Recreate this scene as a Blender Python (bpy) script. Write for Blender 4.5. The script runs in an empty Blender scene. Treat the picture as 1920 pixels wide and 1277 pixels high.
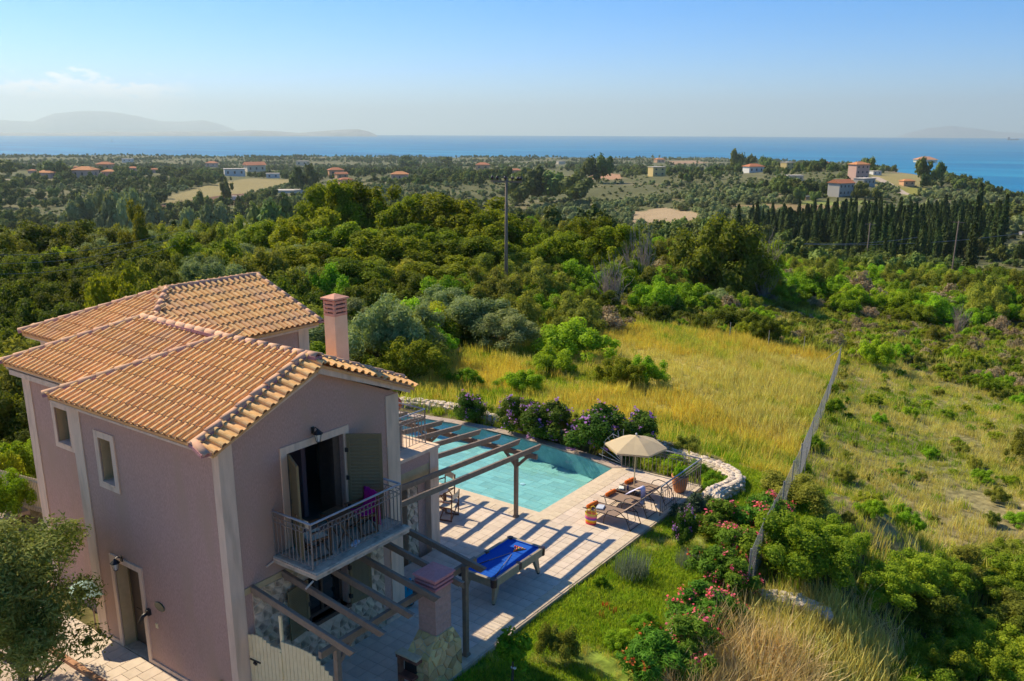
import bpy, bmesh, math, random
import numpy as np
from mathutils import Vector, Matrix
R_ = math.radians
scene = bpy.context.scene
COL = scene.collection

# ------------------------------------------------------------------ camera
CAM = np.array([13.6652, -9.4748, 11.7]); FPX, PPY = 1647.7, 713.4
PITCH, ROLL, YAW = 0.27699, 0.00407, 0.62235
def _basis():
    fw = np.array([-math.sin(YAW)*math.cos(PITCH), math.cos(YAW)*math.cos(PITCH), -math.sin(PITCH)])
    r = np.array([math.cos(YAW), math.sin(YAW), 0.0]); u = np.cross(r, fw)
    c, s = math.cos(ROLL), math.sin(ROLL)
    return c*r+s*u, -s*r+c*u, fw
CR, CU, CF = _basis()
cam_data = bpy.data.cameras.new('camera'); cam = bpy.data.objects.new('camera', cam_data); COL.objects.link(cam)
cam.matrix_world = Matrix(((CR[0], CU[0], -CF[0], CAM[0]), (CR[1], CU[1], -CF[1], CAM[1]), (CR[2], CU[2], -CF[2], CAM[2]), (0, 0, 0, 1)))
cam_data.sensor_width = 36.0; cam_data.sensor_fit = 'HORIZONTAL'; cam_data.lens = FPX/1920*36
cam_data.shift_y = (PPY-638.5)/1920
cam_data.clip_start = 0.3; cam_data.clip_end = 90000
scene.camera = cam

# ------------------------------------------------------------------ world, sun, exposure
SUN_DIR = Vector((1.0, -0.02, -0.87)).normalized()       # the way the light travels
SUN_EL = math.asin(-SUN_DIR.z)
world = bpy.data.worlds.new("World"); scene.world = world; world.use_nodes = True
wn = world.node_tree.nodes; wl = world.node_tree.links; wn.clear()
def nd(nodes, typ, **kw):
    n = nodes.new(typ)
    for k, v in kw.items(): setattr(n, k, v)
    return n
sky = nd(wn, 'ShaderNodeTexSky', sky_type='NISHITA', sun_disc=False)
sky.sun_elevation = SUN_EL; sky.sun_rotation = math.atan2(-SUN_DIR.x, -SUN_DIR.y)
sky.altitude = 0; sky.air_density = 0.58; sky.dust_density = 0.3; sky.ozone_density = 4.5
SKY_STRENGTH = 0.066
bg = nd(wn, 'ShaderNodeBackground'); bg.inputs['Strength'].default_value = SKY_STRENGTH
wo = nd(wn, 'ShaderNodeOutputWorld')
# low cumulus far out over the mountains, by direction
tc = nd(wn, 'ShaderNodeTexCoord'); sp = nd(wn, 'ShaderNodeSeparateXYZ'); wl.new(tc.outputs['Generated'], sp.inputs[0])
def wmath(op, a, b=None, clamp=False):
    n = nd(wn, 'ShaderNodeMath', operation=op, use_clamp=clamp)
    for i, v in enumerate((a, b)):
        if v is None: continue
        if isinstance(v, (int, float)): n.inputs[i].default_value = v
        else: wl.new(v, n.inputs[i])
    return n.outputs[0]
az = wmath('ARCTAN2', wmath('MULTIPLY', sp.outputs['X'], -1.0), sp.outputs['Y'])   # 0 at +Y, grows towards -X
el = wmath('ARCSINE', sp.outputs['Z'])
cv = nd(wn, 'ShaderNodeCombineXYZ'); wl.new(wmath('MULTIPLY', az, 9.0), cv.inputs[0]); wl.new(wmath('MULTIPLY', el, 22.0), cv.inputs[1])
def wnoise(scale, detail, rough, dist=0.0, off=(0, 0, 0)):
    m = nd(wn, 'ShaderNodeMapping'); m.inputs['Location'].default_value = off; wl.new(cv.outputs[0], m.inputs[0])
    n = nd(wn, 'ShaderNodeTexNoise'); n.inputs['Scale'].default_value = scale; n.inputs['Detail'].default_value = detail
    n.inputs['Roughness'].default_value = rough; n.inputs['Distortion'].default_value = dist; wl.new(m.outputs[0], n.inputs[0]); return n.outputs[0]
big = wnoise(1.05, 2, .5, 0, (.4, 0, 0)); fine = wnoise(4.2, 9, .62, .25)
tops = wmath('ADD', wmath('MULTIPLY', big, .062), wmath('MULTIPLY', fine, .05))
# cloud where elevation is below a bumpy top line; they thin out downwards into the haze
edge = wmath('SUBTRACT', wmath('ADD', tops, -0.012), el)
m1 = nd(wn, 'ShaderNodeMapRange'); m1.inputs[1].default_value = 0.0; m1.inputs[2].default_value = 0.006; wl.new(edge, m1.inputs[0])
m2 = nd(wn, 'ShaderNodeMapRange'); m2.inputs[1].default_value = 0.035; m2.inputs[2].default_value = 0.0; wl.new(edge, m2.inputs[0])
azl = nd(wn, 'ShaderNodeMapRange'); azl.inputs[1].default_value = 0.95; azl.inputs[2].default_value = 1.00; wl.new(az, azl.inputs[0])
gap = nd(wn, 'ShaderNodeMapRange'); gap.inputs[1].default_value = 0.34; gap.inputs[2].default_value = 0.46; wl.new(fine, gap.inputs[0])
cm = wmath('MULTIPLY', wmath('MULTIPLY', m1.outputs[0], m2.outputs[0]), wmath('MULTIPLY', azl.outputs[0], gap.outputs[0]))
cm = wmath('MULTIPLY', cm, 0.95, True)
hz_ = nd(wn, 'ShaderNodeMix', data_type='RGBA'); wl.new(cm, hz_.inputs[0]); wl.new(sky.outputs[0], hz_.inputs[6]); hz_.inputs[7].default_value = (9.5, 9.0, 8.8, 1)
hs = nd(wn, 'ShaderNodeHueSaturation'); hs.inputs['Saturation'].default_value = 1.46; hs.inputs['Value'].default_value = 1.0
wl.new(hz_.outputs[2], hs.inputs['Color'])
wl.new(hs.outputs[0], bg.inputs[0]); wl.new(bg.outputs[0], wo.inputs[0])
sun_d = bpy.data.lights.new('sun', 'SUN'); sun_d.energy = 2.3; sun_d.angle = R_(0.53); sun_d.color = (1.0, 0.85, 0.61)
sun = bpy.data.objects.new('sun', sun_d); COL.objects.link(sun); sun.rotation_euler = SUN_DIR.to_track_quat('-Z', 'Y').to_euler(); sun.location = (-20, 0, 40)
scene.view_settings.view_transform = 'Standard'; scene.view_settings.look = 'None'
scene.view_settings.gamma = 1.0; scene.view_settings.exposure = 1.6; scene.view_settings.use_curve_mapping = False
scene.render.engine = 'CYCLES'
scene.cycles.max_bounces = 8; scene.cycles.diffuse_bounces = 5; scene.cycles.glossy_bounces = 3
scene.cycles.transmission_bounces = 4; scene.cycles.transparent_max_bounces = 12; scene.cycles.volume_bounces = 0
scene.cycles.caustics_reflective = False; scene.cycles.caustics_refractive = False
scene.cycles.use_adaptive_sampling = True; scene.cycles.adaptive_threshold = 0.015
scene.cycles.sample_clamp_indirect = 6.0

# ------------------------------------------------------------------ helpers: tags and mesh builder
def tag(o, label=None, cat=None, group=None, kind=None):
    if label: o['label'] = label
    if cat: o['category'] = cat
    if group: o['group'] = group
    if kind: o['kind'] = kind
    return o
def empty(name, loc, label=None, cat=None, group=None, rz=0.0):
    o = bpy.data.objects.new(name, None); COL.objects.link(o); o.location = loc; o.rotation_euler = (0, 0, rz)
    o.empty_display_size = 0.2
    return tag(o, label, cat, group)
def link(name, me, parent=None, loc=(0, 0, 0), rot=(0, 0, 0), scale=(1, 1, 1)):
    o = bpy.data.objects.new(name, me); COL.objects.link(o); o.parent = parent
    o.location = loc; o.rotation_euler = rot; o.scale = scale
    return o
def copy_tree(o, parent=None):
    c = o.copy(); COL.objects.link(c); c.parent = parent
    for ch in list(o.children): copy_tree(ch, c)
    return c
def mesh_np(name, V, F, mats=(), mi=None, smooth=False, col=None):
    """V (n,3), F (m,k) with one k; col: per-face float written to attribute 'rnd'."""
    V = np.asarray(V, dtype=np.float32); F = np.asarray(F, dtype=np.int32); k = F.shape[1]
    me = bpy.data.meshes.new(name); me.vertices.add(len(V)); me.vertices.foreach_set('co', V.ravel())
    me.loops.add(F.size); me.loops.foreach_set('vertex_index', F.ravel())
    me.polygons.add(len(F)); me.polygons.foreach_set('loop_start', np.arange(0, F.size, k, dtype=np.int32))
    me.polygons.foreach_set('loop_total', np.full(len(F), k, dtype=np.int32))
    if mi is not None: me.polygons.foreach_set('material_index', np.asarray(mi, dtype=np.int32))
    me.polygons.foreach_set('use_smooth', np.full(len(F), smooth, dtype=bool))
    if col is not None:
        a = me.attributes.new('rnd', 'FLOAT', 'FACE'); a.data.foreach_set('value', np.asarray(col, dtype=np.float32))
    for m in mats: me.materials.append(m)
    me.update(calc_edges=True); return me
class MB:
    """collects boxes, beams, tubes, lathes, sweeps into one mesh"""
    def __init__(s): s.v = []; s.f = []; s.m = []; s.mi = 0; s.sm = []; s.smooth = False
    def add(s, vs, fs):
        b = len(s.v); s.v += [tuple(map(float, p)) for p in vs]
        for f in fs: s.f.append([b+i for i in f]); s.m.append(s.mi); s.sm.append(s.smooth)
        return s
    def box(s, x0, x1, y0, y1, z0, z1):
        x0, x1 = sorted((x0, x1)); y0, y1 = sorted((y0, y1)); z0, z1 = sorted((z0, z1))
        return s.add([(x0,y0,z0),(x1,y0,z0),(x1,y1,z0),(x0,y1,z0),(x0,y0,z1),(x1,y0,z1),(x1,y1,z1),(x0,y1,z1)],
                     [(0,3,2,1),(4,5,6,7),(0,1,5,4),(1,2,6,5),(2,3,7,6),(3,0,4,7)])
    def beam(s, p0, p1, w, h, up=(0, 0, 1), taper=1.0):
        p0 = Vector(p0); p1 = Vector(p1); d = (p1-p0).normalized(); u = Vector(up)
        if abs(d.dot(u)) > .98: u = Vector((0, 1, 0))
        r = d.cross(u).normalized(); u = r.cross(d).normalized()
        vs = []
        for p, k in ((p0, 1.0), (p1, taper)):
            for a, b in ((-1, -1), (1, -1), (1, 1), (-1, 1)): vs.append(p + r*(a*w*k/2) + u*(b*h*k/2))
        return s.add(vs, [(3,2,1,0),(4,5,6,7),(0,1,5,4),(1,2,6,5),(2,3,7,6),(3,0,4,7)])
    def tube(s, pts, r, n=6, cap=True, closed=False):
        pts = [Vector(p) for p in pts]; rs = r if isinstance(r, (list, tuple)) else [r]*len(pts)
        t0 = (pts[1]-pts[0]).normalized(); ref = Vector((0, 0, 1)) if abs(t0.z) < .9 else Vector((1, 0, 0))
        a = t0.cross(ref).normalized(); vs = []
        for i, p in enumerate(pts):
            if closed: t = (pts[(i+1) % len(pts)]-pts[i-1]).normalized()
            else: t = (pts[min(i+1, len(pts)-1)]-pts[max(i-1, 0)]).normalized()
            a = (a-t*a.dot(t)).normalized(); b = t.cross(a)
            for k in range(n):
                an = 2*math.pi*k/n; vs.append(p+(a*math.cos(an)+b*math.sin(an))*rs[i])
        fs = []; m = len(pts)
        for i in range(m if closed else m-1):
            for k in range(n):
                fs.append((i*n+k, i*n+(k+1) % n, ((i+1) % m)*n+(k+1) % n, ((i+1) % m)*n+k))
        if cap and not closed: fs += [tuple(range(n-1, -1, -1)), tuple((m-1)*n+k for k in range(n))]
        return s.add(vs, fs)
    def lathe(s, prof, n=16, c=(0, 0, 0), cap=True):
        vs = []; fs = []
        for r, z in prof:
            for k in range(n): an = 2*math.pi*k/n; vs.append((c[0]+r*math.cos(an), c[1]+r*math.sin(an), c[2]+z))
        for i in range(len(prof)-1):
            for k in range(n): fs.append((i*n+k, i*n+(k+1) % n, (i+1)*n+(k+1) % n, (i+1)*n+k))
        if cap: fs += [tuple(range(n-1, -1, -1)), tuple((len(prof)-1)*n+k for k in range(n))]
        return s.add(vs, fs)
    def prism(s, poly, z0, z1):
        n = len(poly); vs = [(x, y, z0) for x, y in poly]+[(x, y, z1) for x, y in poly]
        return s.add(vs, [tuple(range(n-1, -1, -1)), tuple(range(n, 2*n))]+[(i, (i+1) % n, n+(i+1) % n, n+i) for i in range(n)])
    def hull(s, lo, hi):
        n = len(lo); return s.add(list(lo)+list(hi), [tuple(range(n-1, -1, -1)), tuple(range(n, 2*n))]+[(i, (i+1) % n, n+(i+1) % n, n+i) for i in range(n)])
    def mesh(s, name, mats, bevel=0.0):
        me = bpy.data.meshes.new(name); me.from_pydata(s.v, [], s.f)
        for m in (mats if isinstance(mats, (list, tuple)) else [mats]): me.materials.append(m)
        me.polygons.foreach_set('material_index', s.m); me.polygons.foreach_set('use_smooth', s.sm)
        bm = bmesh.new(); bm.from_mesh(me); bmesh.ops.recalc_face_normals(bm, faces=bm.faces)
        if bevel > 0:
            es = [e for e in bm.edges if len(e.link_faces) == 2 and e.calc_face_angle(0) > .6]
            bmesh.ops.bevel(bm, geom=es, offset=bevel, segments=1, affect='EDGES', clamp_overlap=True)
        bm.to_mesh(me); bm.free(); me.update(); return me
    def build(s, name, mats, parent=None, bevel=0.0):
        """vertices are in world space while parents are unrotated"""
        me = s.mesh(name, mats, bevel); o = bpy.data.objects.new(name, me); COL.objects.link(o)
        if parent is not None:
            o.parent = parent; off = Vector((0, 0, 0)); q = parent
            while q is not None: off += q.location; q = q.parent
            me.transform(Matrix.Translation(-off))
        return o

# ------------------------------------------------------------------ materials
MATS = {}
def S(n, key, v):
    if key in n.inputs: n.inputs[key].default_value = v
def mat(name, c1, c2=None, scale=5.0, rough=.8, detail=4, bump=0.0, bscale=None, spec=.3, metal=0.0, obj_rand=0.0, coords='Object', lo=.35, hi=.65, stretch=(1, 1, 1), c3=None, s3=1.0, attr=None):
    if name in MATS: return MATS[name]
    m = bpy.data.materials.new(name); m.use_nodes = True; N = m.node_tree.nodes; L = m.node_tree.links
    b = N['Principled BSDF']; S(b, 'Roughness', rough); S(b, 'Specular IOR Level', spec); S(b, 'Metallic', metal)
    t = N.new('ShaderNodeTexCoord'); mp = N.new('ShaderNodeMapping'); mp.inputs['Scale'].default_value = stretch; L.new(t.outputs[coords], mp.inputs[0])
    out = None
    if c2 is not None:
        n = N.new('ShaderNodeTexNoise'); n.inputs['Scale'].default_value = scale; n.inputs['Detail'].default_value = detail; n.inputs['Roughness'].default_value = .6
        L.new(mp.outputs[0], n.inputs[0])
        r = N.new('ShaderNodeMapRange'); r.inputs[1].default_value = lo; r.inputs[2].default_value = hi; L.new(n.outputs[0], r.inputs[0])
        x = N.new('ShaderNodeMix'); x.data_type = 'RGBA'; x.inputs[6].default_value = (*c1, 1); x.inputs[7].default_value = (*c2, 1); L.new(r.outputs[0], x.inputs[0]); out = x.outputs[2]
        if c3 is not None:
            n3 = N.new('ShaderNodeTexNoise'); n3.inputs['Scale'].default_value = s3; n3.inputs['Detail'].default_value = 5; L.new(mp.outputs[0], n3.inputs[0])
            r3 = N.new('ShaderNodeMapRange'); r3.inputs[1].default_value = .5; r3.inputs[2].default_value = .72; L.new(n3.outputs[0], r3.inputs[0])
            x3 = N.new('ShaderNodeMix'); x3.data_type = 'RGBA'; x3.inputs[7].default_value = (*c3, 1); L.new(out, x3.inputs[6]); L.new(r3.outputs[0], x3.inputs[0]); out = x3.outputs[2]
    if obj_rand > 0 or attr:
        if out is None:
            rg = N.new('ShaderNodeRGB'); rg.outputs[0].default_value = (*c1, 1); out = rg.outputs[0]
        hsn = N.new('ShaderNodeHueSaturation'); L.new(out, hsn.inputs['Color'])
        if attr: src = N.new('ShaderNodeAttribute'); src.attribute_name = attr; so = src.outputs['Fac']
        else: src = N.new('ShaderNodeObjectInfo'); so = src.outputs['Random']
        v = N.new('ShaderNodeMapRange'); v.inputs[3].default_value = 1-(obj_rand or .2); v.inputs[4].default_value = 1+(obj_rand or .2); L.new(so, v.inputs[0]); L.new(v.outputs[0], hsn.inputs['Value'])
        w = N.new('ShaderNodeMath'); w.operation = 'FRACT'; w2 = N.new('ShaderNodeMath'); w2.operation = 'MULTIPLY'; w2.inputs[1].default_value = 7.31; L.new(so, w2.inputs[0]); L.new(w2.outputs[0], w.inputs[0])
        h = N.new('ShaderNodeMapRange'); h.inputs[3].default_value = .5-(obj_rand or .2)*.05; h.inputs[4].default_value = .5+(obj_rand or .2)*.05; L.new(w.outputs[0], h.inputs[0]); L.new(h.outputs[0], hsn.inputs['Hue'])
        out = hsn.outputs[0]
    if out is None: b.inputs['Base Color'].default_value = (*c1, 1)
    else: L.new(out, b.inputs['Base Color'])
    if bump > 0:
        n2 = N.new('ShaderNodeTexNoise'); n2.inputs['Scale'].default_value = bscale or scale*3; n2.inputs['Detail'].default_value = 5; L.new(mp.outputs[0], n2.inputs[0])
        bp = N.new('ShaderNodeBump'); bp.inputs['Strength'].default_value = 1.0; bp.inputs['Distance'].default_value = bump; L.new(n2.outputs[0], bp.inputs['Height']); L.new(bp.outputs[0], b.inputs['Normal'])
    MATS[name] = m; return m
def leafmat(name, ca, cb, trans=.35, rough=.65, var=.25, huev=.02, spec=.07):
    """leaf colour runs from ca to cb by the leaf's own random number, and by the plant's"""
    if name in MATS: return MATS[name]
    m = bpy.data.materials.new(name); m.use_nodes = True; N = m.node_tree.nodes; L = m.node_tree.links; b = N['Principled BSDF']
    S(b, 'Roughness', rough); S(b, 'Specular IOR Level', spec)
    a = N.new('ShaderNodeAttribute'); a.attribute_name = 'rnd'
    x = N.new('ShaderNodeMix'); x.data_type = 'RGBA'; x.inputs[6].default_value = (*ca, 1); x.inputs[7].default_value = (*cb, 1); L.new(a.outputs['Fac'], x.inputs[0])
    oi = N.new('ShaderNodeObjectInfo'); hsn = N.new('ShaderNodeHueSaturation'); L.new(x.outputs[2], hsn.inputs['Color'])
    v = N.new('ShaderNodeMapRange'); v.inputs[3].default_value = 1-var; v.inputs[4].default_value = 1+var; L.new(oi.outputs['Random'], v.inputs[0]); L.new(v.outputs[0], hsn.inputs['Value'])
    w = N.new('ShaderNodeMath'); w.operation = 'FRACT'; w2 = N.new('ShaderNodeMath'); w2.operation = 'MULTIPLY'; w2.inputs[1].default_value = 9.7; L.new(oi.outputs['Random'], w2.inputs[0]); L.new(w2.outputs[0], w.inputs[0])
    h = N.new('ShaderNodeMapRange'); h.inputs[3].default_value = .5-huev; h.inputs[4].default_value = .5+huev; L.new(w.outputs[0], h.inputs[0]); L.new(h.outputs[0], hsn.inputs['Hue'])
    L.new(hsn.outputs[0], b.inputs['Base Color'])
    tr = N.new('ShaderNodeBsdfTranslucent'); g = N.new('ShaderNodeMix'); g.data_type = 'RGBA'; g.blend_type = 'MULTIPLY'; g.inputs[0].default_value = 1; g.inputs[7].default_value = (1.25, 1.2, .55, 1)
    L.new(hsn.outputs[0], g.inputs[6]); L.new(g.outputs[2], tr.inputs[0])
    mx = N.new('ShaderNodeMixShader'); mx.inputs[0].default_value = trans; L.new(b.outputs[0], mx.inputs[1]); L.new(tr.outputs[0], mx.inputs[2])
    L.new(mx.outputs[0], N['Material Output'].inputs[0]); MATS[name] = m; return m

# ------------------------------------------------------------------ terrain height
FW = np.array([-math.sin(YAW), math.cos(YAW)]); RW = np.array([math.cos(YAW), math.sin(YAW)])
def to_wd(x, y):
    dx = np.asarray(x, float)-CAM[0]; dy = np.asarray(y, float)-CAM[1]
    return dx*RW[0]+dy*RW[1], dx*FW[0]+dy*FW[1]
def to_xy(w, d): return CAM[0]+w*RW[0]+d*FW[0], CAM[1]+w*RW[1]+d*FW[1]
DK = np.array([-80, 0, 20, 30, 42, 60, 90, 130, 180, 250, 350, 500, 700, 1000, 1500, 2000, 2800, 3050, 3400.])
TK = np.array([-1.2, -.6, -.3, 0, .22, .38, .5, .62, 1.2])
ZT = np.array([
 [-2,-1.2,-.8,-.8,-1,-1.5,-3,-9,-20,-32,-38,-37,-32,-36,-50,-62,-68,-108,-120],
 [-2,-1.0,-.6,-.6,-.8,-1.5,-3,-8,-20,-32,-38,-37,-32,-36,-50,-62,-68,-108,-120],
 [-2,-1.0,-.5,-.5,-.7,-1.2,-2.5,-6,-18,-32,-38,-37,-33,-38,-52,-64,-68,-108,-120],
 [-2,-1.2,-.6,-.5,-.8,-1.5,-2.6,-4,-12,-25,-31,-31,-29,-36,-50,-62,-68,-108,-120],
 [-3,-2.0,-1.4,-.9,-1.5,-2.4,-4.5,-8,-14,-20,-26,-26,-27,-35,-50,-60,-68,-108,-120],
 [-4,-3.0,-2.4,-2.2,-2.8,-3.8,-6.5,-11,-16,-21,-24,-22.5,-21,-31,-50,-64,-80,-115,-120],
 [-4,-3.5,-3.0,-3.0,-3.7,-5,-8,-12,-17,-22,-25,-27,-30,-40,-110,-120,-120,-120,-120],
 [-4,-3.5,-3.2,-3.3,-4.0,-5.5,-8.5,-13,-18,-23,-27,-33,-48,-110,-120,-120,-120,-120,-120],
 [-4,-3.5,-3.2,-3.3,-4.0,-5.5,-8.5,-13,-18,-23,-27,-33,-60,-115,-120,-120,-120,-120,-120.]])
def _vn(x, y, seed):
    xi = np.floor(x).astype(np.int64); yi = np.floor(y).astype(np.int64); fx = x-xi; fy = y-yi
    fx = fx*fx*(3-2*fx); fy = fy*fy*(3-2*fy)
    def h(a, b):
        n = (a*374761393+b*668265263+seed*974634777) & 0x7fffffff
        n = ((n ^ (n >> 13))*1274126177) & 0x7fffffff
        return ((n ^ (n >> 16)) & 0xffff)/65535.0
    return (h(xi, yi)*(1-fx)+h(xi+1, yi)*fx)*(1-fy)+(h(xi, yi+1)*(1-fx)+h(xi+1, yi+1)*fx)*fy
def fbm(x, y, s, seed=1, o=3):
    x = np.asarray(x, float)/s; y = np.asarray(y, float)/s; r = 0; a = .5
    for i in range(o): r = r+a*_vn(x*2**i+17*i, y*2**i+5*i, seed+i); a *= .5
    return r/(1-.5**o)-.5
def sstep(a, b, x): t = np.clip((x-a)/(b-a), 0, 1); return t*t*(3-2*t)
def ground(x, y):
    x = np.asarray(x, float); y = np.asarray(y, float); w, d = to_wd(x, y)
    t = np.clip(w/np.maximum(d, 22), -1.2, 1.2)
    ti = np.clip(np.searchsorted(TK, t)-1, 0, len(TK)-2); tf = (t-TK[ti])/(TK[ti+1]-TK[ti])
    dd = np.clip(d, DK[0], DK[-1]); di = np.clip(np.searchsorted(DK, dd)-1, 0, len(DK)-2); df = (dd-DK[di])/(DK[di+1]-DK[di])
    df = df*df*(3-2*df)*.5+df*.5
    z = (ZT[ti, di]*(1-df)+ZT[ti, di+1]*df)*(1-tf)+(ZT[ti+1, di]*(1-df)+ZT[ti+1, di+1]*df)*tf
    far = sstep(120, 400, d)*(1-sstep(2600, 3000, d))
    z = z+far*(fbm(w, d, 260, 3)*14+fbm(w, d, 70, 9)*5)+sstep(45, 90, d)*fbm(w, d, 16, 5)*1.4+sstep(25, 50, d)*fbm(w, d, 4, 7)*.25
    # levelled plot round the house
    dx = np.maximum(np.maximum(-15-x, x-7.0), 0); dy = np.maximum(np.maximum(-6-y, y-19.5), 0)
    k = 1-sstep(0, 5, np.hypot(dx, dy)); zp = -.12-.06*np.clip(x-2.8, 0, 9)
    zp = np.where((x < 0) & (y < .6), -.12, zp); zp = np.where((x < 3.0) & (x > -14) & (y > .6) & (y < 17.0) & (x < 2.5), -.30, zp)
    z = z*(1-k)+zp*k
    return z
def project(x, y, z):
    dx = np.asarray(x, float)-CAM[0]; dy = np.asarray(y, float)-CAM[1]; dz = np.asarray(z, float)-CAM[2]
    q = dx*CF[0]+dy*CF[1]+dz*CF[2]; q = np.where(np.abs(q) < 1e-6, 1e-6, q)
    return 960+FPX*(dx*CR[0]+dy*CR[1]+dz*CR[2])/q, PPY-FPX*(dx*CU[0]+dy*CU[1]+dz*CU[2])/q, q
def at(px, py, zoff=0.0, dmax=3500):
    """the place on the terrain seen at a picture position"""
    v = CR*((px-960)/FPX)-CU*((py-PPY)/FPX)+CF; v = v/np.hypot(v[0], v[1])
    s = np.concatenate([np.arange(8, 120, .25), np.geomspace(120, dmax, 1500)])
    X = CAM[0]+v[0]*s; Y = CAM[1]+v[1]*s; Z = CAM[2]+v[2]*s; g = ground(X, Y)+zoff
    i = np.argmax(Z < g)
    if not (Z < g).any(): i = len(s)-1
    return float(X[i]), float(Y[i]), float(g[i]-zoff)
def at_z(px, py, z):
    v = CR*((px-960)/FPX)-CU*((py-PPY)/FPX)+CF; s = (z-CAM[2])/v[2]
    return Vector((CAM[0]+v[0]*s, CAM[1]+v[1]*s, z))
def in_poly(px, py, poly):
    px = np.asarray(px); py = np.asarray(py); c = np.zeros(px.shape, bool); n = len(poly); j = n-1
    for i in range(n):
        xi, yi = poly[i]; xj, yj = poly[j]
        if yi != yj: c ^= ((yi > py) != (yj > py)) & (px < (xj-xi)*(py-yi)/(yj-yi)+xi)
        j = i
    return c
# ------------------------------------------------------------------ what covers the ground (outlined where each patch lies in view)
P_FIELD = [(800,700),(900,655),(1090,640),(1195,606),(1300,618),(1430,640),(1545,668),(1574,672),(1540,770),(1500,850),(1462,950),(1435,990),(1400,940),(1395,880),(1330,850),(1240,845),(1100,800),(960,770),(860,760),(770,748)]
P_RIGHT = [(1582,672),(1700,690),(1920,760),(2400,860),(2400,1150),(1900,1060),(1700,1045),(1600,1030),(1500,990),(1480,950)]
P_TALL = [(1240,1277),(1330,1180),(1420,1115),(1520,1105),(1620,1150),(1680,1210),(1690,1277),(1700,1500),(1150,1500)]
P_MAST = [(1480,975),(1600,1020),(1700,1035),(1900,1050),(2600,1140),(2600,1500),(1690,1500),(1690,1277),(1680,1200),(1600,1130),(1420,1090),(1440,980)]
FARF = [  # (outline, colour)
 ([(296,378),(360,352),(470,334),(560,338),(500,356),(420,368),(340,390)], (.30,.25,.11)),
 ([(296,384),(420,366),(470,362),(462,382),(360,396),(300,398)], (.16,.09,.06)),
 ([(388,425),(470,415),(462,446),(400,452),(300,436)], (.17,.18,.08)),
 ([(430,385),(465,384),(462,393),(428,394)], (.22,.22,.08)),
 ([(1178,398),(1250,390),(1312,400),(1300,436),(1240,442),(1178,412)], (.40,.30,.18)),
 ([(1370,384),(1540,382),(1600,388),(1560,402),(1380,402)], (.27,.20,.10)),
 ([(1634,326),(1760,322),(1745,346),(1700,352),(1632,348)], (.34,.29,.12)),
 ([(1680,352),(1740,352),(1720,368),(1690,366)], (.30,.29,.07)),
 ([(1800,382),(1925,384),(1925,392),(1800,394)], (.20,.30,.05)),
 ([(1105,326),(1165,326),(1165,336),(1105,336)], (.42,.24,.14)),
 ([(1500,378),(1640,376),(1620,384),(1500,385)], (.22,.26,.07)),
 ([(0,336),(60,334),(60,344),(0,346)], (.32,.27,.18)),
 ([(1240,302),(1300,301),(1330,305),(1260,309)], (.34,.22,.13)),
 ([(1680,318),(1760,318),(1760,326),(1680,326)], (.25,.16,.10)),
]
P_LAWN = [(872,1277),(1100,1085),(1235,972),(1310,925),(1390,930),(1400,1010),(1360,1120),(1300,1200),(1240,1277),(1240,1500),(700,1500)]
def cover(x, y):
    """0 maquis floor, 1 yellow field, 2 right slope, 3 tall dry grass, 4 mastic, 5 lawn, 6 far olive land, 7.. far fields"""
    z = ground(x, y); px, py, q = project(x, y, z); w, d = to_wd(x, y); c = np.zeros(px.shape, int)
    c[d > 200] = 6
    for i, (poly, col) in enumerate(FARF): c[in_poly(px, py, poly) & (q > 100)] = 7+i
    nr = (q > 3) & (q < 130)
    c[in_poly(px, py, P_RIGHT) & nr] = 2; c[in_poly(px, py, P_FIELD) & nr] = 1
    c[in_poly(px, py, P_MAST) & nr] = 4; c[in_poly(px, py, P_TALL) & nr] = 3
    c[in_poly(px, py, P_LAWN) & nr] = 5
    c[(q < 14) & (w > 0)] = 3
    c[(x > 2.5) & (x < 6.4) & (y < 20) & (y > -8)] = 5
    return c
def off_plot(x, y, m=0.0):
    return ~(((x > -16-m) & (x < 2.75+m) & (y > -1.6-m) & (y < 17.9+m)))
POOL_IN = [(-.66, 12.02), (-.66, 16.75), (-1.9, 17.05), (-3.4, 17.27), (-5.2, 17.4), (-6.9, 17.4), (-8.6, 17.22), (-10.3, 16.9), (-12.2, 16.4), (-12.2, 12.02)]
def grow(poly, m):
    n = len(poly); a = sum(poly[i][0]*poly[(i+1) % n][1]-poly[(i+1) % n][0]*poly[i][1] for i in range(n)); sg = 1 if a > 0 else -1; out = []
    for i in range(n):
        p, c, q = Vector(poly[i-1]), Vector(poly[i]), Vector(poly[(i+1) % n]); e1 = (c-p).normalized(); e2 = (q-c).normalized()
        n1 = Vector((e1.y, -e1.x))*sg; n2 = Vector((e2.y, -e2.x))*sg; b = (n1+n2).normalized(); out.append(tuple(c+b*(m/max(.3, b.dot(n1)))))
    return out
def steps(segs):
    out = []
    for a, b, s in segs: out += list(np.arange(a, b, s))
    return np.array(out)
ds = np.concatenate([steps([(-80, -8, 6), (-8, 12, 1), (12, 34, .3), (34, 80, .6), (80, 140, 1.2), (140, 260, 2.5), (260, 700, 6), (700, 3100, 20)]), [3100, 3150]])
wp = np.concatenate([steps([(0, 9, .3), (9, 45, .7), (45, 110, 1.8), (110, 300, 5), (300, 1200, 16)]), np.geomspace(1200, 4200, 60)])
wm_ = np.concatenate([steps([(.3, 16, .3), (16, 45, .7), (45, 110, 1.8), (110, 300, 5), (300, 1200, 16)]), np.geomspace(1200, 4200, 60)])
ws = np.concatenate([-wm_[::-1], wp])
W, D = np.meshgrid(ws, ds); X, Y = to_xy(W, D); Z = ground(X, Y); nw = len(ws)
V = np.stack([X.ravel(), Y.ravel(), Z.ravel()], 1)
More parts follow.
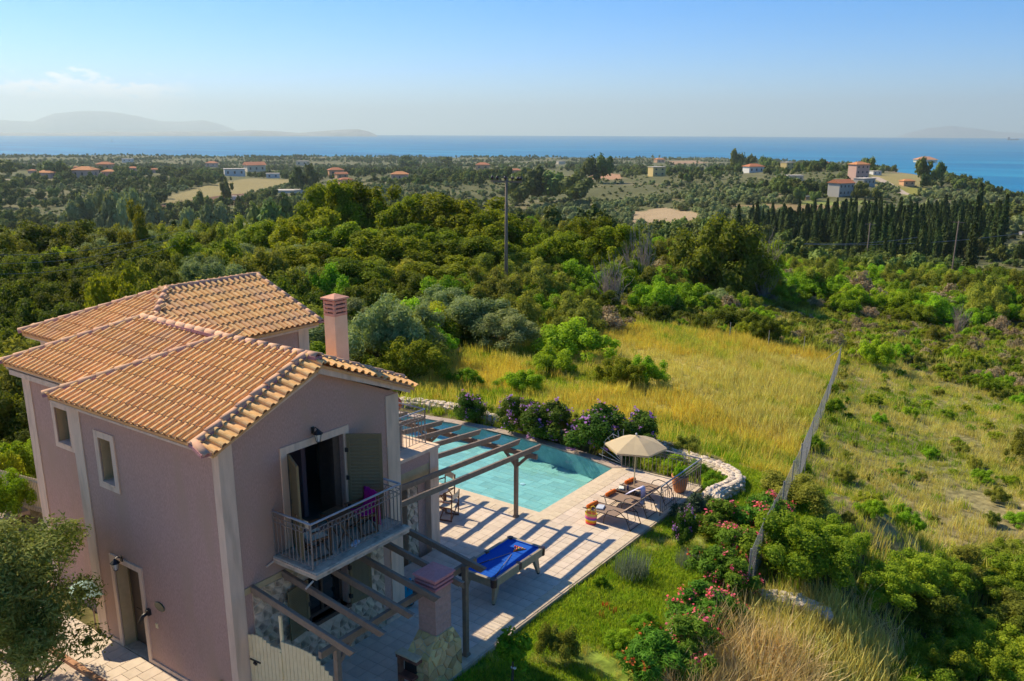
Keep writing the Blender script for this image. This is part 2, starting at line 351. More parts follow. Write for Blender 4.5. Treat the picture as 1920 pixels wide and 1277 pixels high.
ii, jj = np.meshgrid(np.arange(len(ds)-1), np.arange(nw-1), indexing='ij'); a0 = (ii*nw+jj).ravel()
F = np.stack([a0, a0+1, a0+nw+1, a0+nw], 1)
hole = grow(POOL_IN, .06); inh = in_poly(V[:, 0], V[:, 1], hole); F = F[~inh[F].any(1)]
me = mesh_np('ground', V, F, smooth=True)
cv_ = cover(X.ravel(), Y.ravel())
base = {0: (.15,.135,.05), 1: (.44,.36,.10), 2: (.29,.245,.115), 3: (.34,.25,.10), 4: (.13,.12,.04), 5: (.20,.27,.04), 6: (.13,.135,.06)}
for i, (p_, c_) in enumerate(FARF): base[7+i] = c_
cols = np.array([base[i] for i in range(7+len(FARF))])[cv_]
n1 = fbm(V[:, 0], V[:, 1], 7, 21, 4)[:, None]; n2 = fbm(V[:, 0], V[:, 1], 2.2, 33, 3)[:, None]; n3 = fbm(V[:, 0], V[:, 1], 40, 41, 4)[:, None]
fld = (cv_ == 1)[:, None]; rt = (cv_ == 2)[:, None]; far = (cv_ == 6)[:, None]; th = (cv_ == 0)[:, None]; lw = (cv_ == 5)[:, None]
cols = np.where(fld, cols*(1+n2*.5)+np.clip(n1*3, 0, 1)*(np.array([.27,.26,.06])-cols)*.7, cols)
cols = np.where(rt, cols*(1+n2*.7)+np.clip(n1*3+.2, 0, 1)*(np.array([.17,.185,.06])-cols)*.8, cols)
cols = np.where(far, cols*(1+n1*.3)+np.clip(n3*5-.4, 0, 1)*(np.array([.26,.22,.12])-cols)*.7, cols)
cols = np.where(th, cols+np.clip(n1*3, 0, 1)*(np.array([.20,.17,.10])-cols)*.7, cols)
cols = np.where(lw, cols+np.clip(n2*4, 0, 1)*(np.array([.24,.22,.09])-cols)*.6, cols)
ca = me.color_attributes.new('cov', 'FLOAT_COLOR', 'POINT'); ca.data.foreach_set('color', np.concatenate([np.clip(cols, .01, 1), np.ones((len(cols), 1))], 1).astype(np.float32).ravel())
gm = bpy.data.materials.new('ground'); gm.use_nodes = True; N = gm.node_tree.nodes; L = gm.node_tree.links; b = N['Principled BSDF']; S(b, 'Roughness', .95); S(b, 'Specular IOR Level', .1)
at_ = N.new('ShaderNodeAttribute'); at_.attribute_name = 'cov'; t_ = N.new('ShaderNodeTexCoord'); n_ = N.new('ShaderNodeTexNoise'); n_.inputs['Scale'].default_value = 3.0; n_.inputs['Detail'].default_value = 8
L.new(t_.outputs['Object'], n_.inputs[0]); r_ = N.new('ShaderNodeMapRange'); r_.inputs[1].default_value = .3; r_.inputs[2].default_value = .7; r_.inputs[3].default_value = .55; r_.inputs[4].default_value = 1.4; L.new(n_.outputs[0], r_.inputs[0])
h_ = N.new('ShaderNodeHueSaturation'); L.new(at_.outputs['Color'], h_.inputs['Color']); L.new(r_.outputs[0], h_.inputs['Value']); L.new(h_.outputs[0], b.inputs['Base Color'])
bp_ = N.new('ShaderNodeBump'); bp_.inputs['Distance'].default_value = .08; L.new(n_.outputs[0], bp_.inputs['Height']); L.new(bp_.outputs[0], b.inputs['Normal'])
me.materials.append(gm); g_ob = link('ground', me); tag(g_ob, kind='structure')

# ------------------------------------------------------------------ sea
SEA = -90.0
rr = np.concatenate([[0], np.geomspace(400, 19300, 40)]); na = 180
vs = [(CAM[0], CAM[1], SEA)]; fs3 = []
for r in rr[1:]:
    for k in range(na): an = 2*math.pi*k/na; vs.append((CAM[0]+r*math.cos(an), CAM[1]+r*math.sin(an), SEA))
V = np.array(vs); Q = []
for i in range(len(rr)-2):
    for k in range(na): Q.append((1+i*na+k, 1+i*na+(k+1) % na, 1+(i+1)*na+(k+1) % na, 1+(i+1)*na+k))
me = mesh_np('sea', V, Q, smooth=True)
sm = bpy.data.materials.new('sea_water'); sm.use_nodes = True; N = sm.node_tree.nodes; L = sm.node_tree.links; b = N['Principled BSDF']
t_ = N.new('ShaderNodeTexCoord'); mp_ = N.new('ShaderNodeMapping'); mp_.inputs['Rotation'].default_value = (0, 0, -YAW-.12); mp_.inputs['Scale'].default_value = (.0011, .0050, 1); L.new(t_.outputs['Object'], mp_.inputs[0])
n_ = N.new('ShaderNodeTexNoise'); n_.inputs['Scale'].default_value = 1.0; n_.inputs['Detail'].default_value = 7; n_.inputs['Distortion'].default_value = .5; L.new(mp_.outputs[0], n_.inputs[0])
cr = N.new('ShaderNodeValToRGB'); e = cr.color_ramp.elements; e[0].position = .36; e[0].color = (.000,.15,.33,1); e[1].position = .68; e[1].color = (.015,.27,.45,1)
x_ = e.new(.52); x_.color = (.000,.185,.38,1); L.new(n_.outputs[0], cr.inputs[0]); L.new(cr.outputs[0], b.inputs['Base Color'])
S(b, 'Roughness', .45); S(b, 'Specular IOR Level', .16); S(b, 'IOR', 1.33)
n2_ = N.new('ShaderNodeTexNoise'); n2_.inputs['Scale'].default_value = .11; n2_.inputs['Detail'].default_value = 6; L.new(t_.outputs['Object'], n2_.inputs[0])
bp_ = N.new('ShaderNodeBump'); bp_.inputs['Distance'].default_value = 1.6; bp_.inputs['Strength'].default_value = .8; L.new(n2_.outputs[0], bp_.inputs['Height']); L.new(bp_.outputs[0], b.inputs['Normal'])
me.materials.append(sm); tag(link('sea', me), kind='structure')

# ------------------------------------------------------------------ mountains across the water
m_hill = mat('far_hill', (.36,.37,.36), (.26,.28,.26), scale=.004, rough=.95)
def ridge(name, dist, depth, prof, seed, label=None):
    xs = np.array([p[0] for p in prof], float); ys = np.array([p[1] for p in prof], float)
    px = np.arange(xs[0], xs[-1]+1, 3.0); top = np.interp(px, xs, ys); n = 15; vs = []
    rng = np.random.default_rng(seed)
    for a, tp in zip(px, top):
        v = CR*((a-960)/FPX)-CU*((tp-PPY)/FPX)+CF; v = v/math.hypot(v[0], v[1]); h = CAM[2]+v[2]*dist-SEA
        for j in range(n):
            u = j/(n-1)*2-1; s = dist+u*depth/2
            k = max(0.0, (1-u*u))**.8
            z0_ = SEA-20 if dist < 20000 else SEA-280; z = z0_+(h+SEA-z0_)*k+(fbm(np.array(a*dist/1650), np.array(s), 900, seed, 5)*h*.5*(k*(1-k)*4))
            vs.append((CAM[0]+v[0]*s, CAM[1]+v[1]*s, float(z)))
    Q = [(i*n+j, (i+1)*n+j, (i+1)*n+j+1, i*n+j+1) for i in range(len(px)-1) for j in range(n-1)]
    me = mesh_np(name, np.array(vs), Q, mats=[m_hill], smooth=True); return tag(link(name, me), kind='structure')
ridge('mountain', 33000, 4000, [(-900,262),(-760,215),(-560,235),(-300,205),(-150,222),(-60,222),(0,225),(60,228),(100,213),(150,208),(205,209),(250,216),(300,227),(340,228),(380,225),(410,232),(440,243),(470,262)], 3)
ridge('mountain', 15800, 1400, [(-500,262),(-400,246),(-200,250),(0,248),(120,249),(200,246),(260,248),(330,246),(420,247),(470,244),(520,246),(560,249),(600,246),(640,243),(672,242),(690,246),(704,252),(712,258)], 8)
ridge('mountain', 33500, 3000, [(1660,264),(1700,250),(1740,240),(1785,236),(1830,241),(1880,248),(1925,250),(1990,240),(2080,246),(2160,268)], 12)

# ------------------------------------------------------------------ haze
hb = MB(); hb.box(CAM[0]-37000, CAM[0]+37000, CAM[1]-37000, CAM[1]+37000, -400, 1150)
hm = bpy.data.materials.new('haze'); hm.use_nodes = True; N = hm.node_tree.nodes; L = hm.node_tree.links; N.remove(N['Principled BSDF'])
pv = N.new('ShaderNodeVolumePrincipled'); pv.inputs['Color'].default_value = (.80, .97, 1.0, 1); pv.inputs['Density'].default_value = 6.8e-5; pv.inputs['Anisotropy'].default_value = 0.25
L.new(pv.outputs[0], N['Material Output'].inputs['Volume']); hm.volume_intersection_method if hasattr(hm, 'volume_intersection_method') else None
tag(hb.build('haze', hm), kind='stuff')
# ------------------------------------------------------------------ plant meshes
def unit(v): return v/np.maximum(np.linalg.norm(v, axis=-1, keepdims=True), 1e-9)
def cards(P, Nn, size, aspect, rng, tri=False, bend=None):
    n = len(P); a = unit(np.cross(Nn, unit(rng.normal(size=(n, 3))))); b = np.cross(Nn, a)
    l = (a*size[:, None]*aspect/2); s = (b*size[:, None]/2)
    if tri:
        V = np.stack([P-l, P+s*.9, P+l], 1).reshape(-1, 3); F = np.arange(3*n).reshape(n, 3)
    else:
        V = np.stack([P-l, P+s-Nn*size[:, None]*.12, P+l, P-s-Nn*size[:, None]*.12], 1).reshape(-1, 3); F = np.arange(4*n).reshape(n, 4)
    return V, F
def lump(c, r, rng, nu=7, nv=5):
    vs = []; 
    for j in range(nv+1):
        th = math.pi*j/nv
        for i in range(nu):
            an = 2*math.pi*i/nu+j*.4; k = r*(1+rng.uniform(-.15, .15))
            vs.append((c[0]+k*math.sin(th)*math.cos(an), c[1]+k*math.sin(th)*math.sin(an), c[2]+k*.85*math.cos(th)))
    Q = [(j*nu+i, j*nu+(i+1) % nu, (j+1)*nu+(i+1) % nu, (j+1)*nu+i) for j in range(nv) for i in range(nu)]
    return np.array(vs), np.array(Q)
def crown_mesh(name, m, seed, R=(1, 1, .8), zc=.7, clumps=26, cr=(.24, .42), leaves=3000, leaf=.07, aspect=1.3, up=.35, low=-.35, core=.62, fill=.25, flat=1.0, flowers=None, shape=None, stray=.06):
    """a crown: clumps spread over a bumpy ellipsoid, leaf-sized faces over each clump"""
    rng = np.random.default_rng(seed); C_ = []; rad = []
    k = 0
    while len(C_) < clumps and k < 4000:
        k += 1; d = unit(rng.normal(size=3)); 
        if d[2] < low: continue
        rr_ = 1-rng.uniform(0, 1)**1.7*.62
        if rng.uniform() < fill: rr_ *= .6
        r = rng.uniform(*cr); p = np.array([d[0]*R[0], d[1]*R[1], d[2]*R[2]])*max(0, rr_-r*.55)
        if shape: p = shape(p, rng)
        C_.append(p+np.array([0, 0, zc])); rad.append(r)
    C_ = np.array(C_); rad = np.array(rad); wts = rad**2/np.sum(rad**2)
    ci = rng.choice(len(C_), leaves, p=wts); d = rng.normal(size=(leaves, 3)); d[:, 2] += up; d = unit(d)
    rr_ = rad[ci]*(1-np.abs(rng.normal(size=leaves))*.16+(rng.uniform(size=leaves) < stray)*rng.uniform(.05, .35, leaves))
    P = C_[ci]+d*rr_[:, None]*np.array([1, 1, flat]); P[:, 2] = np.maximum(P[:, 2], .02)
    Nn = unit(d*1.0+rng.normal(size=(leaves, 3))*.55+np.array([0, 0, .25]))
    size = leaf*rng.uniform(.6, 1.35, leaves)
    V, F = cards(P, Nn, size, aspect, rng); rnd = np.clip(rng.normal(.5, .22, leaves)+(rng.uniform(size=len(C_))[ci]-.5)*.5, 0, 1)
    mi = np.zeros(len(F), int); mats = [m]
    if flowers:
        fm, share, fs_ = flowers; nf = int(leaves*share); dd = rng.normal(size=(nf, 3)); dd[:, 2] += .7; dd = unit(dd)
        # flowers sit in heads
        nh = max(6, nf//9); hi = rng.choice(len(C_), nh, p=wts); hd = rng.normal(size=(nh, 3)); hd[:, 2] += .6; hd = unit(hd)
        hp = C_[hi]+hd*rad[hi][:, None]*1.08; fi = rng.integers(0, nh, nf); FP = hp[fi]+rng.normal(size=(nf, 3))*fs_*.75
        FP[:, 2] = np.maximum(FP[:, 2], .05)
        fv, ff = cards(FP, unit(hd[fi]+rng.normal(size=(nf, 3))*.6), np.full(nf, fs_)*rng.uniform(.7, 1.2, nf), 1.0, rng)
        F = np.concatenate([F, ff+len(V)]); V = np.concatenate([V, fv]); rnd = np.concatenate([rnd, rng.uniform(0, 1, nf)]); mi = np.concatenate([mi, np.ones(nf, int)]); mats.append(fm)
    if core > 0:
        for c, r in zip(C_, rad):
            lv, lf = lump(c, r*core, rng); lv[:, 2] = np.maximum(lv[:, 2], 0)
            F = np.concatenate([F, lf+len(V)]); V = np.concatenate([V, lv]); rnd = np.concatenate([rnd, np.full(len(lf), .3)]); mi = np.concatenate([mi, np.zeros(len(lf), int)])  # inner lumps get a darker leaf tone, crown shade put into the colour
    return mesh_np(name, V, F, mats=mats, mi=mi, col=rnd)
def branch_pts(p, d, L, n, rng, wob=.25, upk=.1):
    pts = [Vector(p)]; d = Vector(d).normalized()
    for i in range(n):
        d = (d+Vector(rng.normal(size=3))*wob*.5+Vector((0, 0, upk))).normalized(); pts.append(pts[-1]+d*(L/n))
    return pts, d
def trunk_mesh(name, m, seed, h, r, spread, limbs=5, twigs=3, n=6, lean=0.1, start=.35):
    rng = np.random.default_rng(seed); mb = MB(); mb.smooth = True
    pts, d = branch_pts((0, 0, -.25), (rng.uniform(-lean, lean), rng.uniform(-lean, lean), 1), h*.75, 5, rng, .18, .15)
    mb.tube(pts, [r*(1.35 if i == 0 else 1-.5*i/5) for i in range(6)], n)
    for k in range(limbs):
        t = start+(1-start)*k/max(1, limbs-1); i = min(4, int(t*5)); p = pts[i].lerp(pts[i+1], t*5-i if t < 1 else 1)
        an = k*2.4+rng.uniform(-.4, .4); dd = (math.cos(an), math.sin(an), .55+.5*t)
        q, e = branch_pts(p, dd, spread*(1.05-.4*t), 4, rng, .3, .12); mb.tube(q, [r*.5*(1-.2*j) for j in range(5)], 5)
        for w_ in range(twigs):
            j = 1+w_ % 3; a2 = rng.normal(size=3); a2[2] = abs(a2[2])
            q2, _ = branch_pts(q[j], Vector(a2)*.8+e, spread*.45, 3, rng, .3, .1); mb.tube(q2, [r*.2, r*.15, r*.1, r*.05], 4)
    return mb.mesh(name, m)
def twig_mesh(name, m, seed, h, n=140, spread=.8, r=.012):
    """a leafless bush: forking twigs from the ground"""
    rng = np.random.default_rng(seed); mb = MB()
    for k in range(n//9):
        a = rng.uniform(0, 6.28); dd = Vector((math.cos(a)*spread*rng.uniform(.2, 1), math.sin(a)*spread*rng.uniform(.2, 1), 1))
        q, e = branch_pts((rng.uniform(-.1, .1)*h, rng.uniform(-.1, .1)*h, -.05), dd, h*rng.uniform(.6, 1), 4, rng, .3, .05); mb.tube(q, [r*2.2*(1-.18*j) for j in range(5)], 3, cap=False)
        for w_ in range(8):
            j = rng.integers(1, 5); a2 = Vector(rng.normal(size=3)); a2.z = abs(a2.z)*.7; q2, _ = branch_pts(q[j], a2*.7+e, h*rng.uniform(.2, .42), 3, rng, .35, .03)
            mb.tube(q2, [r*.9, r*.7, r*.5, r*.3], 3, cap=False)
    return mb.mesh(name, m)
def cypress_mesh(name, m, seed, leaves=900, leaf=.05):
    """unit height, narrow flame shape"""
    rng = np.random.default_rng(seed); z = rng.uniform(0.03, 1, leaves)**.9; an = rng.uniform(0, 6.28, leaves)
    prof = np.interp(z, [0, .12, .35, .6, .85, 1], [.055, .088, .098, .078, .04, .004])*(1+.18*np.sin(an*3+z*9+seed))
    P = np.stack([np.cos(an)*prof, np.sin(an)*prof, z], 1)*np.stack([rng.uniform(.75, 1.08, leaves)]*2+[np.ones(leaves)], 1)
    Nn = unit(np.stack([np.cos(an), np.sin(an), np.full(leaves, .5)], 1)+rng.normal(size=(leaves, 3))*.4)
    V, F = cards(P, Nn, leaf*rng.uniform(.5, 1.1, leaves), 1.8, rng); rnd = rng.uniform(0, 1, leaves)
    vs = []; nu = 7; zz = [0, .12, .35, .6, .85, .98]; pr = [.03, .07, .08, .062, .03, .004]
    for a, b in zip(zz, pr):
        for i in range(nu): vs.append((b*math.cos(6.283*i/nu), b*math.sin(6.283*i/nu), a))
    Q = np.array([(j*nu+i, j*nu+(i+1) % nu, (j+1)*nu+(i+1) % nu, (j+1)*nu+i) for j in range(5) for i in range(nu)])
    F = np.concatenate([F, Q+len(V)]); V = np.concatenate([V, np.array(vs)]); rnd = np.concatenate([rnd, np.full(len(Q), .2)])  # inner cone in a darker leaf tone, interior shade put into the colour
    return mesh_np(name, V, F, mats=[m], col=rnd)
def blades(name, m, seed, n=26, h=.5, spread=.28, w=.02, lean=.35, seg=2, heads=None):
    rng = np.random.default_rng(seed); V = []; F = []; rnd = []; mi = []
    for k in range(n):
        a = rng.uniform(0, 6.28); r0 = spread*rng.uniform(0, 1)**.7; b = np.array([math.cos(a)*r0, math.sin(a)*r0, 0.]); a2 = rng.uniform(0, 6.28)
        H = h*rng.uniform(.55, 1.15); ln = lean*rng.uniform(.2, 1)*H; d = np.array([math.cos(a2), math.sin(a2), 0]); s = np.array([-d[1], d[0], 0])*w*rng.uniform(.6, 1.2)/2; i0 = len(V)
        if seg == 1: V += [b-s, b+s, b+d*ln+np.array([0, 0, H])]; F.append((i0, i0+1, i0+2, i0+2))
        else:
            mid = b+d*ln*.35+np.array([0, 0, H*.6]); V += [b-s, b+s, mid+s*.8, mid-s*.8, b+d*ln+np.array([0, 0, H])+s*.15, b+d*ln+np.array([0, 0, H])-s*.15]
            F += [(i0, i0+1, i0+2, i0+3), (i0+3, i0+2, i0+4, i0+5)]
        while len(rnd) < len(F): rnd.append(rng.uniform()); mi.append(0)
    F = np.array(F)
    if seg == 1: F = F[:, :3]
    return mesh_np(name, np.array(V), F, mats=[m], mi=mi, col=rnd)

# leaf colours, raised above real albedo to make up for weak fill light
L_oak = leafmat('oak_leaf', (0.099,0.152,0.010), (0.377,0.430,0.027), trans=.42, var=.28)
L_dark = leafmat('dark_leaf', (0.063,0.093,0.010), (0.198,0.234,0.026), trans=.38, var=.3)
L_brt = leafmat('bright_leaf', (0.152,0.278,0.015), (0.377,0.573,0.031), trans=.38, var=.25)
L_mast = leafmat('mastic_leaf', (0.139,0.225,0.017), (0.408,0.473,0.035), trans=.42, var=.25)
L_oliv = leafmat('olive_leaf', (0.160,0.224,0.068), (0.447,0.502,0.234), trans=.34, var=.22)
L_heath = leafmat('heath_leaf', (0.152,0.188,0.026), (0.394,0.413,0.063), trans=.38, var=.3)
L_brn = leafmat('brown_leaf', (0.251,0.188,0.099), (0.502,0.413,0.234), trans=.15, var=.25)
L_cyp = leafmat('cypress_leaf', (.030,.055,.012), (.085,.125,.030), trans=.1, var=.3)
L_far = leafmat('far_leaf', (0.072,0.111,0.026), (0.215,0.260,0.053), trans=.2, var=.45, huev=.03)
L_farol = leafmat('far_olive_leaf', (0.152,0.198,0.063), (0.323,0.358,0.160), trans=.2, var=.35)
L_yel = leafmat('yellow_leaf', (0.150,0.210,0.012), (0.330,0.390,0.030), trans=.4, var=.2)
M_bark = mat('bark', (.16,.13,.10), (.07,.055,.04), scale=9, bump=.03)
M_twig = mat('dry_twig', (.46,.37,.29), (.32,.25,.20), scale=3)

VEG = {}
VEG['oak'] = [crown_mesh('crown_oak', L_oak, 10+i, R=(1, 1, .85), zc=.95, clumps=80, cr=(.12, .24), leaves=17000, leaf=.038, up=.45, low=-.55, fill=.2) for i in range(3)]
VEG['shrub_dark'] = [crown_mesh('crown_dark', L_dark, 20+i, R=(1, 1, .75), zc=.45, clumps=44, cr=(.15, .29), leaves=9000, leaf=.042, low=-.3) for i in range(3)]
VEG['shrub_bright'] = [crown_mesh('crown_bright', L_brt, 30+i, R=(1, 1, .7), zc=.4, clumps=44, cr=(.14, .27), leaves=9000, leaf=.042, low=-.3) for i in range(3)]
VEG['shrub_mastic'] = [crown_mesh('crown_mastic', L_mast, 40+i, R=(1, 1, .6), zc=.38, clumps=64, cr=(.12, .23), leaves=11500, leaf=.034, low=-.3, up=.6) for i in range(3)]
VEG['olive'] = [crown_mesh('crown_olive', L_oliv, 50+i, R=(1, 1, .85), zc=.85, clumps=40, cr=(.18, .32), leaves=11000, leaf=.027, aspect=3.2, up=.5, low=-.6, stray=.18) for i in range(3)]
VEG['heath'] = [crown_mesh('crown_heath', L_heath, 60+i, R=(1, 1, .8), zc=.45, clumps=30, cr=(.16, .32), leaves=8000, leaf=.030, aspect=2.8, up=.9, low=-.3, stray=.15) for i in range(3)]
VEG['shrub_brown'] = [crown_mesh('crown_brown', L_brn, 70+i, R=(1, 1, .6), zc=.35, clumps=26, cr=(.16, .32), leaves=2600, leaf=.05, aspect=2.2, low=-.3, core=.4) for i in range(2)]
VEG['yellow'] = [crown_mesh('crown_yellow', L_yel, 80+i, R=(1, 1, .75), zc=.6, clumps=46, cr=(.13, .25), leaves=8500, leaf=.040, low=-.4) for i in range(2)]
VEG['far'] = [crown_mesh('crown_far', L_far, 90+i, R=(1, 1, .85), zc=.75, clumps=11, cr=(.28, .5), leaves=420, leaf=.17, low=-.5, core=.8) for i in range(5)]
VEG['farolive'] = [crown_mesh('crown_far_olive', L_farol, 96+i, R=(1, 1, .7), zc=.6, clumps=9, cr=(.3, .5), leaves=300, leaf=.17, low=-.5, core=.8) for i in range(3)]
VEG['cypress'] = [cypress_mesh('crown_cypress', L_cyp, 100+i) for i in range(4)]
VEG['twigs'] = [twig_mesh('bare_twigs', M_twig, 110+i, 1.0, 330, 1.0, .0065) for i in range(3)]
T_oak = [trunk_mesh('trunk_oak', M_bark, 120+i, 1.0, .05, .55) for i in range(2)]
T_olive = [trunk_mesh('trunk_olive', M_bark, 124+i, .9, .07, .5, limbs=6, start=.15) for i in range(2)]
T_cyp = [trunk_mesh('trunk_cypress', M_bark, 128, .5, .012, .05, limbs=0)]
prng = np.random.default_rng(77)
def plant(name, kind, x, y, r, h, label, cat, group, trunk=None, z=None, sink=0.0):
    """one plant of its own: radius r, height h"""
    vs = VEG[kind]; me = vs[prng.integers(len(vs))]; top = {'oak': 1.78, 'olive': 1.68, 'cypress': 1.0, 'twigs': 1.0, 'yellow': 1.3, 'far': 1.55, 'farolive': 1.25}.get(kind, 1.15)
    if z is None: z = float(ground(x, y))
    rz = prng.uniform(0, 6.28); sc = (r*prng.uniform(.9, 1.1), r*prng.uniform(.9, 1.1), h/top)
    if trunk:
        o = empty(name, (x, y, z-sink), label, cat, group)
        link('crown', me, o, rot=(0, 0, rz), scale=sc); link('trunk', trunk[prng.integers(len(trunk))], o, rot=(0, 0, rz), scale=(r, r, h/top))
    else:
        o = link(name, me, None, (x, y, z-sink), (0, 0, rz), sc); tag(o, label, cat, group)
    return o
def where(x, y, d, h):
    px = float(project(x, y, 0)[0]); s = 'low ' if h < 1.5 else 'tall ' if h > 2.9 else ''
    zx = 'behind the villa roofs' if px < 380 else 'above the back roof of the villa' if px < 600 else 'right of the villa chimney' if px < 800 else 'left of the utility pole' if px < 940 else 'right of the utility pole' if px < 1120 else 'between the yellow field and the bare tree' if px < 1280 else 'below the big round oak' if px < 1440 else 'above the far end of the fence' if px < 1600 else 'on the right slope' if px < 1780 else 'at the right edge of the slope'
    return s, ('nearest' if d < 48 else 'lower' if d < 62 else 'middle' if d < 80 else 'upper' if d < 105 else 'topmost')+' thicket, '+zx
def hero(name, kind, px, d, ytop, r, label, cat, group=None, trunk=None):
    """stands d metres ahead of the viewpoint in the column px and reaches up to the row ytop"""
    t = (px-960)/FPX; v = CR*t-CU*((ytop-PPY)/FPX)+CF; f = v[0]*FW[0]+v[1]*FW[1]; s = d/f
    x, y, zt = CAM[0]+v[0]*s, CAM[1]+v[1]*s, CAM[2]+v[2]*s; z = float(ground(x, y))
    return plant(name, kind, x, y, r, max(.5, zt-z), label, cat, group, trunk)

# geometry-node scatter for what nobody could count
SRC = bpy.data.collections.new('sources')
def scatter(name, P, rot, scl, sources, kind='stuff', tilt=None):
    n = len(P); me = bpy.data.meshes.new(name); me.vertices.add(n); me.vertices.foreach_set('co', np.asarray(P, np.float32).ravel())
    rv = np.zeros((n, 3), np.float32); rv[:, 2] = rot
    if tilt is not None: rv[:, :2] = tilt
    a = me.attributes.new('rv', 'FLOAT_VECTOR', 'POINT'); a.data.foreach_set('vector', rv.ravel())
    s3 = np.asarray(scl, np.float32); s3 = np.repeat(s3[:, None], 3, 1) if s3.ndim == 1 else s3
    a = me.attributes.new('sv', 'FLOAT_VECTOR', 'POINT'); a.data.foreach_set('vector', s3.ravel())
    a = me.attributes.new('ix', 'INT', 'POINT'); a.data.foreach_set('value', prng.integers(0, len(sources), n).astype(np.int32))
    col = bpy.data.collections.new(name+'_sources')
    for s in sources: o = bpy.data.objects.new(s.name+'_source', s); col.objects.link(o)
    ng = bpy.data.node_groups.new(name, 'GeometryNodeTree'); ng.interface.new_socket('Geometry', in_out='INPUT', socket_type='NodeSocketGeometry'); ng.interface.new_socket('Geometry', in_out='OUTPUT', socket_type='NodeSocketGeometry')
    N = ng.nodes; L = ng.links; gi = N.new('NodeGroupInput'); go = N.new('NodeGroupOutput'); ip = N.new('GeometryNodeInstanceOnPoints'); ci = N.new('GeometryNodeCollectionInfo')
    ci.inputs['Collection'].default_value = col; ci.inputs['Separate Children'].default_value = True; ci.inputs['Reset Children'].default_value = True
    def na(nm, ty): q = N.new('GeometryNodeInputNamedAttribute'); q.data_type = ty; q.inputs['Name'].default_value = nm; return q.outputs['Attribute']
    L.new(gi.outputs[0], ip.inputs['Points']); L.new(ci.outputs[0], ip.inputs['Instance']); ip.inputs['Pick Instance'].default_value = True
    L.new(na('ix', 'INT'), ip.inputs['Instance Index']); L.new(na('rv', 'FLOAT_VECTOR'), ip.inputs['Rotation']); L.new(na('sv', 'FLOAT_VECTOR'), ip.inputs['Scale']); L.new(ip.outputs[0], go.inputs[0])
    o = link(name, me); md = o.modifiers.new('scatter', 'NODES'); md.node_group = ng; return tag(o, kind=kind)
def jitter_wd(w0, w1, d0, d1, s, rng):
    w, d = np.meshgrid(np.arange(w0, w1, s), np.arange(d0, d1, s)); w = w.ravel()+rng.uniform(-.5, .5, w.size)*s; d = d.ravel()+rng.uniform(-.5, .5, d.size)*s
    return w, d
def visible(x, y, z, m=60, top=0): 
    px, py, q = project(x, y, z); return (q > 2) & (px > -m) & (px < 1920+m) & (py < 1277+m*2)
# ================================================================== the villa
M_stucco = mat('stucco', (.62,.395,.31), (.45,.28,.215), scale=38, rough=.95, spec=.1, bump=.005, bscale=140, stretch=(1.3, 1.3, .4), c3=(.50,.33,.235), s3=1.0, lo=.3, hi=.7)
M_trim = mat('trim_plaster', (.84,.62,.44), (.74,.54,.38), scale=2.2, rough=.9, spec=.15, bump=.002, bscale=120, stretch=(3, 3, .5), c3=(.60,.44,.31), s3=1.6)
M_cream = mat('cream_paint', (.88,.73,.42), (.80,.65,.36), scale=6, rough=.6)
M_band = mat('ochre_plaster', (.60,.45,.24), (.52,.39,.20), scale=5, rough=.9)
M_tile = mat('roof_tile', (.85,.54,.245), (.76,.42,.155), scale=9, rough=.8, spec=.2, obj_rand=.10, c3=(.66,.41,.23), s3=1.4)
M_tile2 = mat('roof_tile_joined', (.85,.54,.245), (.76,.42,.155), scale=9, rough=.8, spec=.2, attr='rnd', obj_rand=.10, c3=(.66,.41,.23), s3=1.4)
M_cap = mat('ridge_tile', (.72,.43,.27), (.63,.36,.22), scale=7, rough=.8, obj_rand=.10)
M_mortar = mat('pink_mortar', (.50,.25,.25), (.40,.19,.20), scale=12, rough=.95, bump=.02)
M_slab = mat('balcony_concrete', (.66,.55,.41), (.52,.42,.31), scale=7, rough=.9, bump=.004, c3=(.26,.21,.16), s3=4)
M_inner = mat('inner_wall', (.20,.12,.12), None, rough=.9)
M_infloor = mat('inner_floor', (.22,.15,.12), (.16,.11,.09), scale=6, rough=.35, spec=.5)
M_olivew = mat('olive_painted_wood', (.24,.19,.095), (.195,.155,.078), scale=14, rough=.55, stretch=(1, 1, 12))
M_brownw = mat('brown_painted_wood', (.10,.070,.050), (.075,.052,.038), scale=12, rough=.5, spec=.4)
M_beam = mat('pergola_wood', (.27,.20,.14), (.21,.155,.11), scale=7, rough=.6, spec=.35, stretch=(1, 1, 1), bump=.002, bscale=60)
M_iron = mat('painted_iron', (.30,.25,.21), (.24,.20,.17), scale=20, rough=.5, spec=.5)
M_rail = mat('worn_hand_rail', (.42,.42,.43), (.33,.32,.33), scale=8, rough=.35, spec=.5)
M_black = mat('black_metal', (.018,.017,.018), None, rough=.45, spec=.5)
M_stone = mat('wall_stone', (.74,.58,.40), (.56,.43,.28), scale=6, rough=.95, bump=.02, obj_rand=.28, c3=(.22,.17,.12), s3=4)
M_joint = mat('stone_joint', (.70,.55,.38), (.58,.45,.31), scale=10, rough=.95, bump=.01)
M_dkglass = bpy.data.materials.new('window_glass'); M_dkglass.use_nodes = True
_b = M_dkglass.node_tree.nodes['Principled BSDF']; _b.inputs['Base Color'].default_value = (.012, .014, .016, 1); S(_b, 'Roughness', .05); S(_b, 'Specular IOR Level', .6)

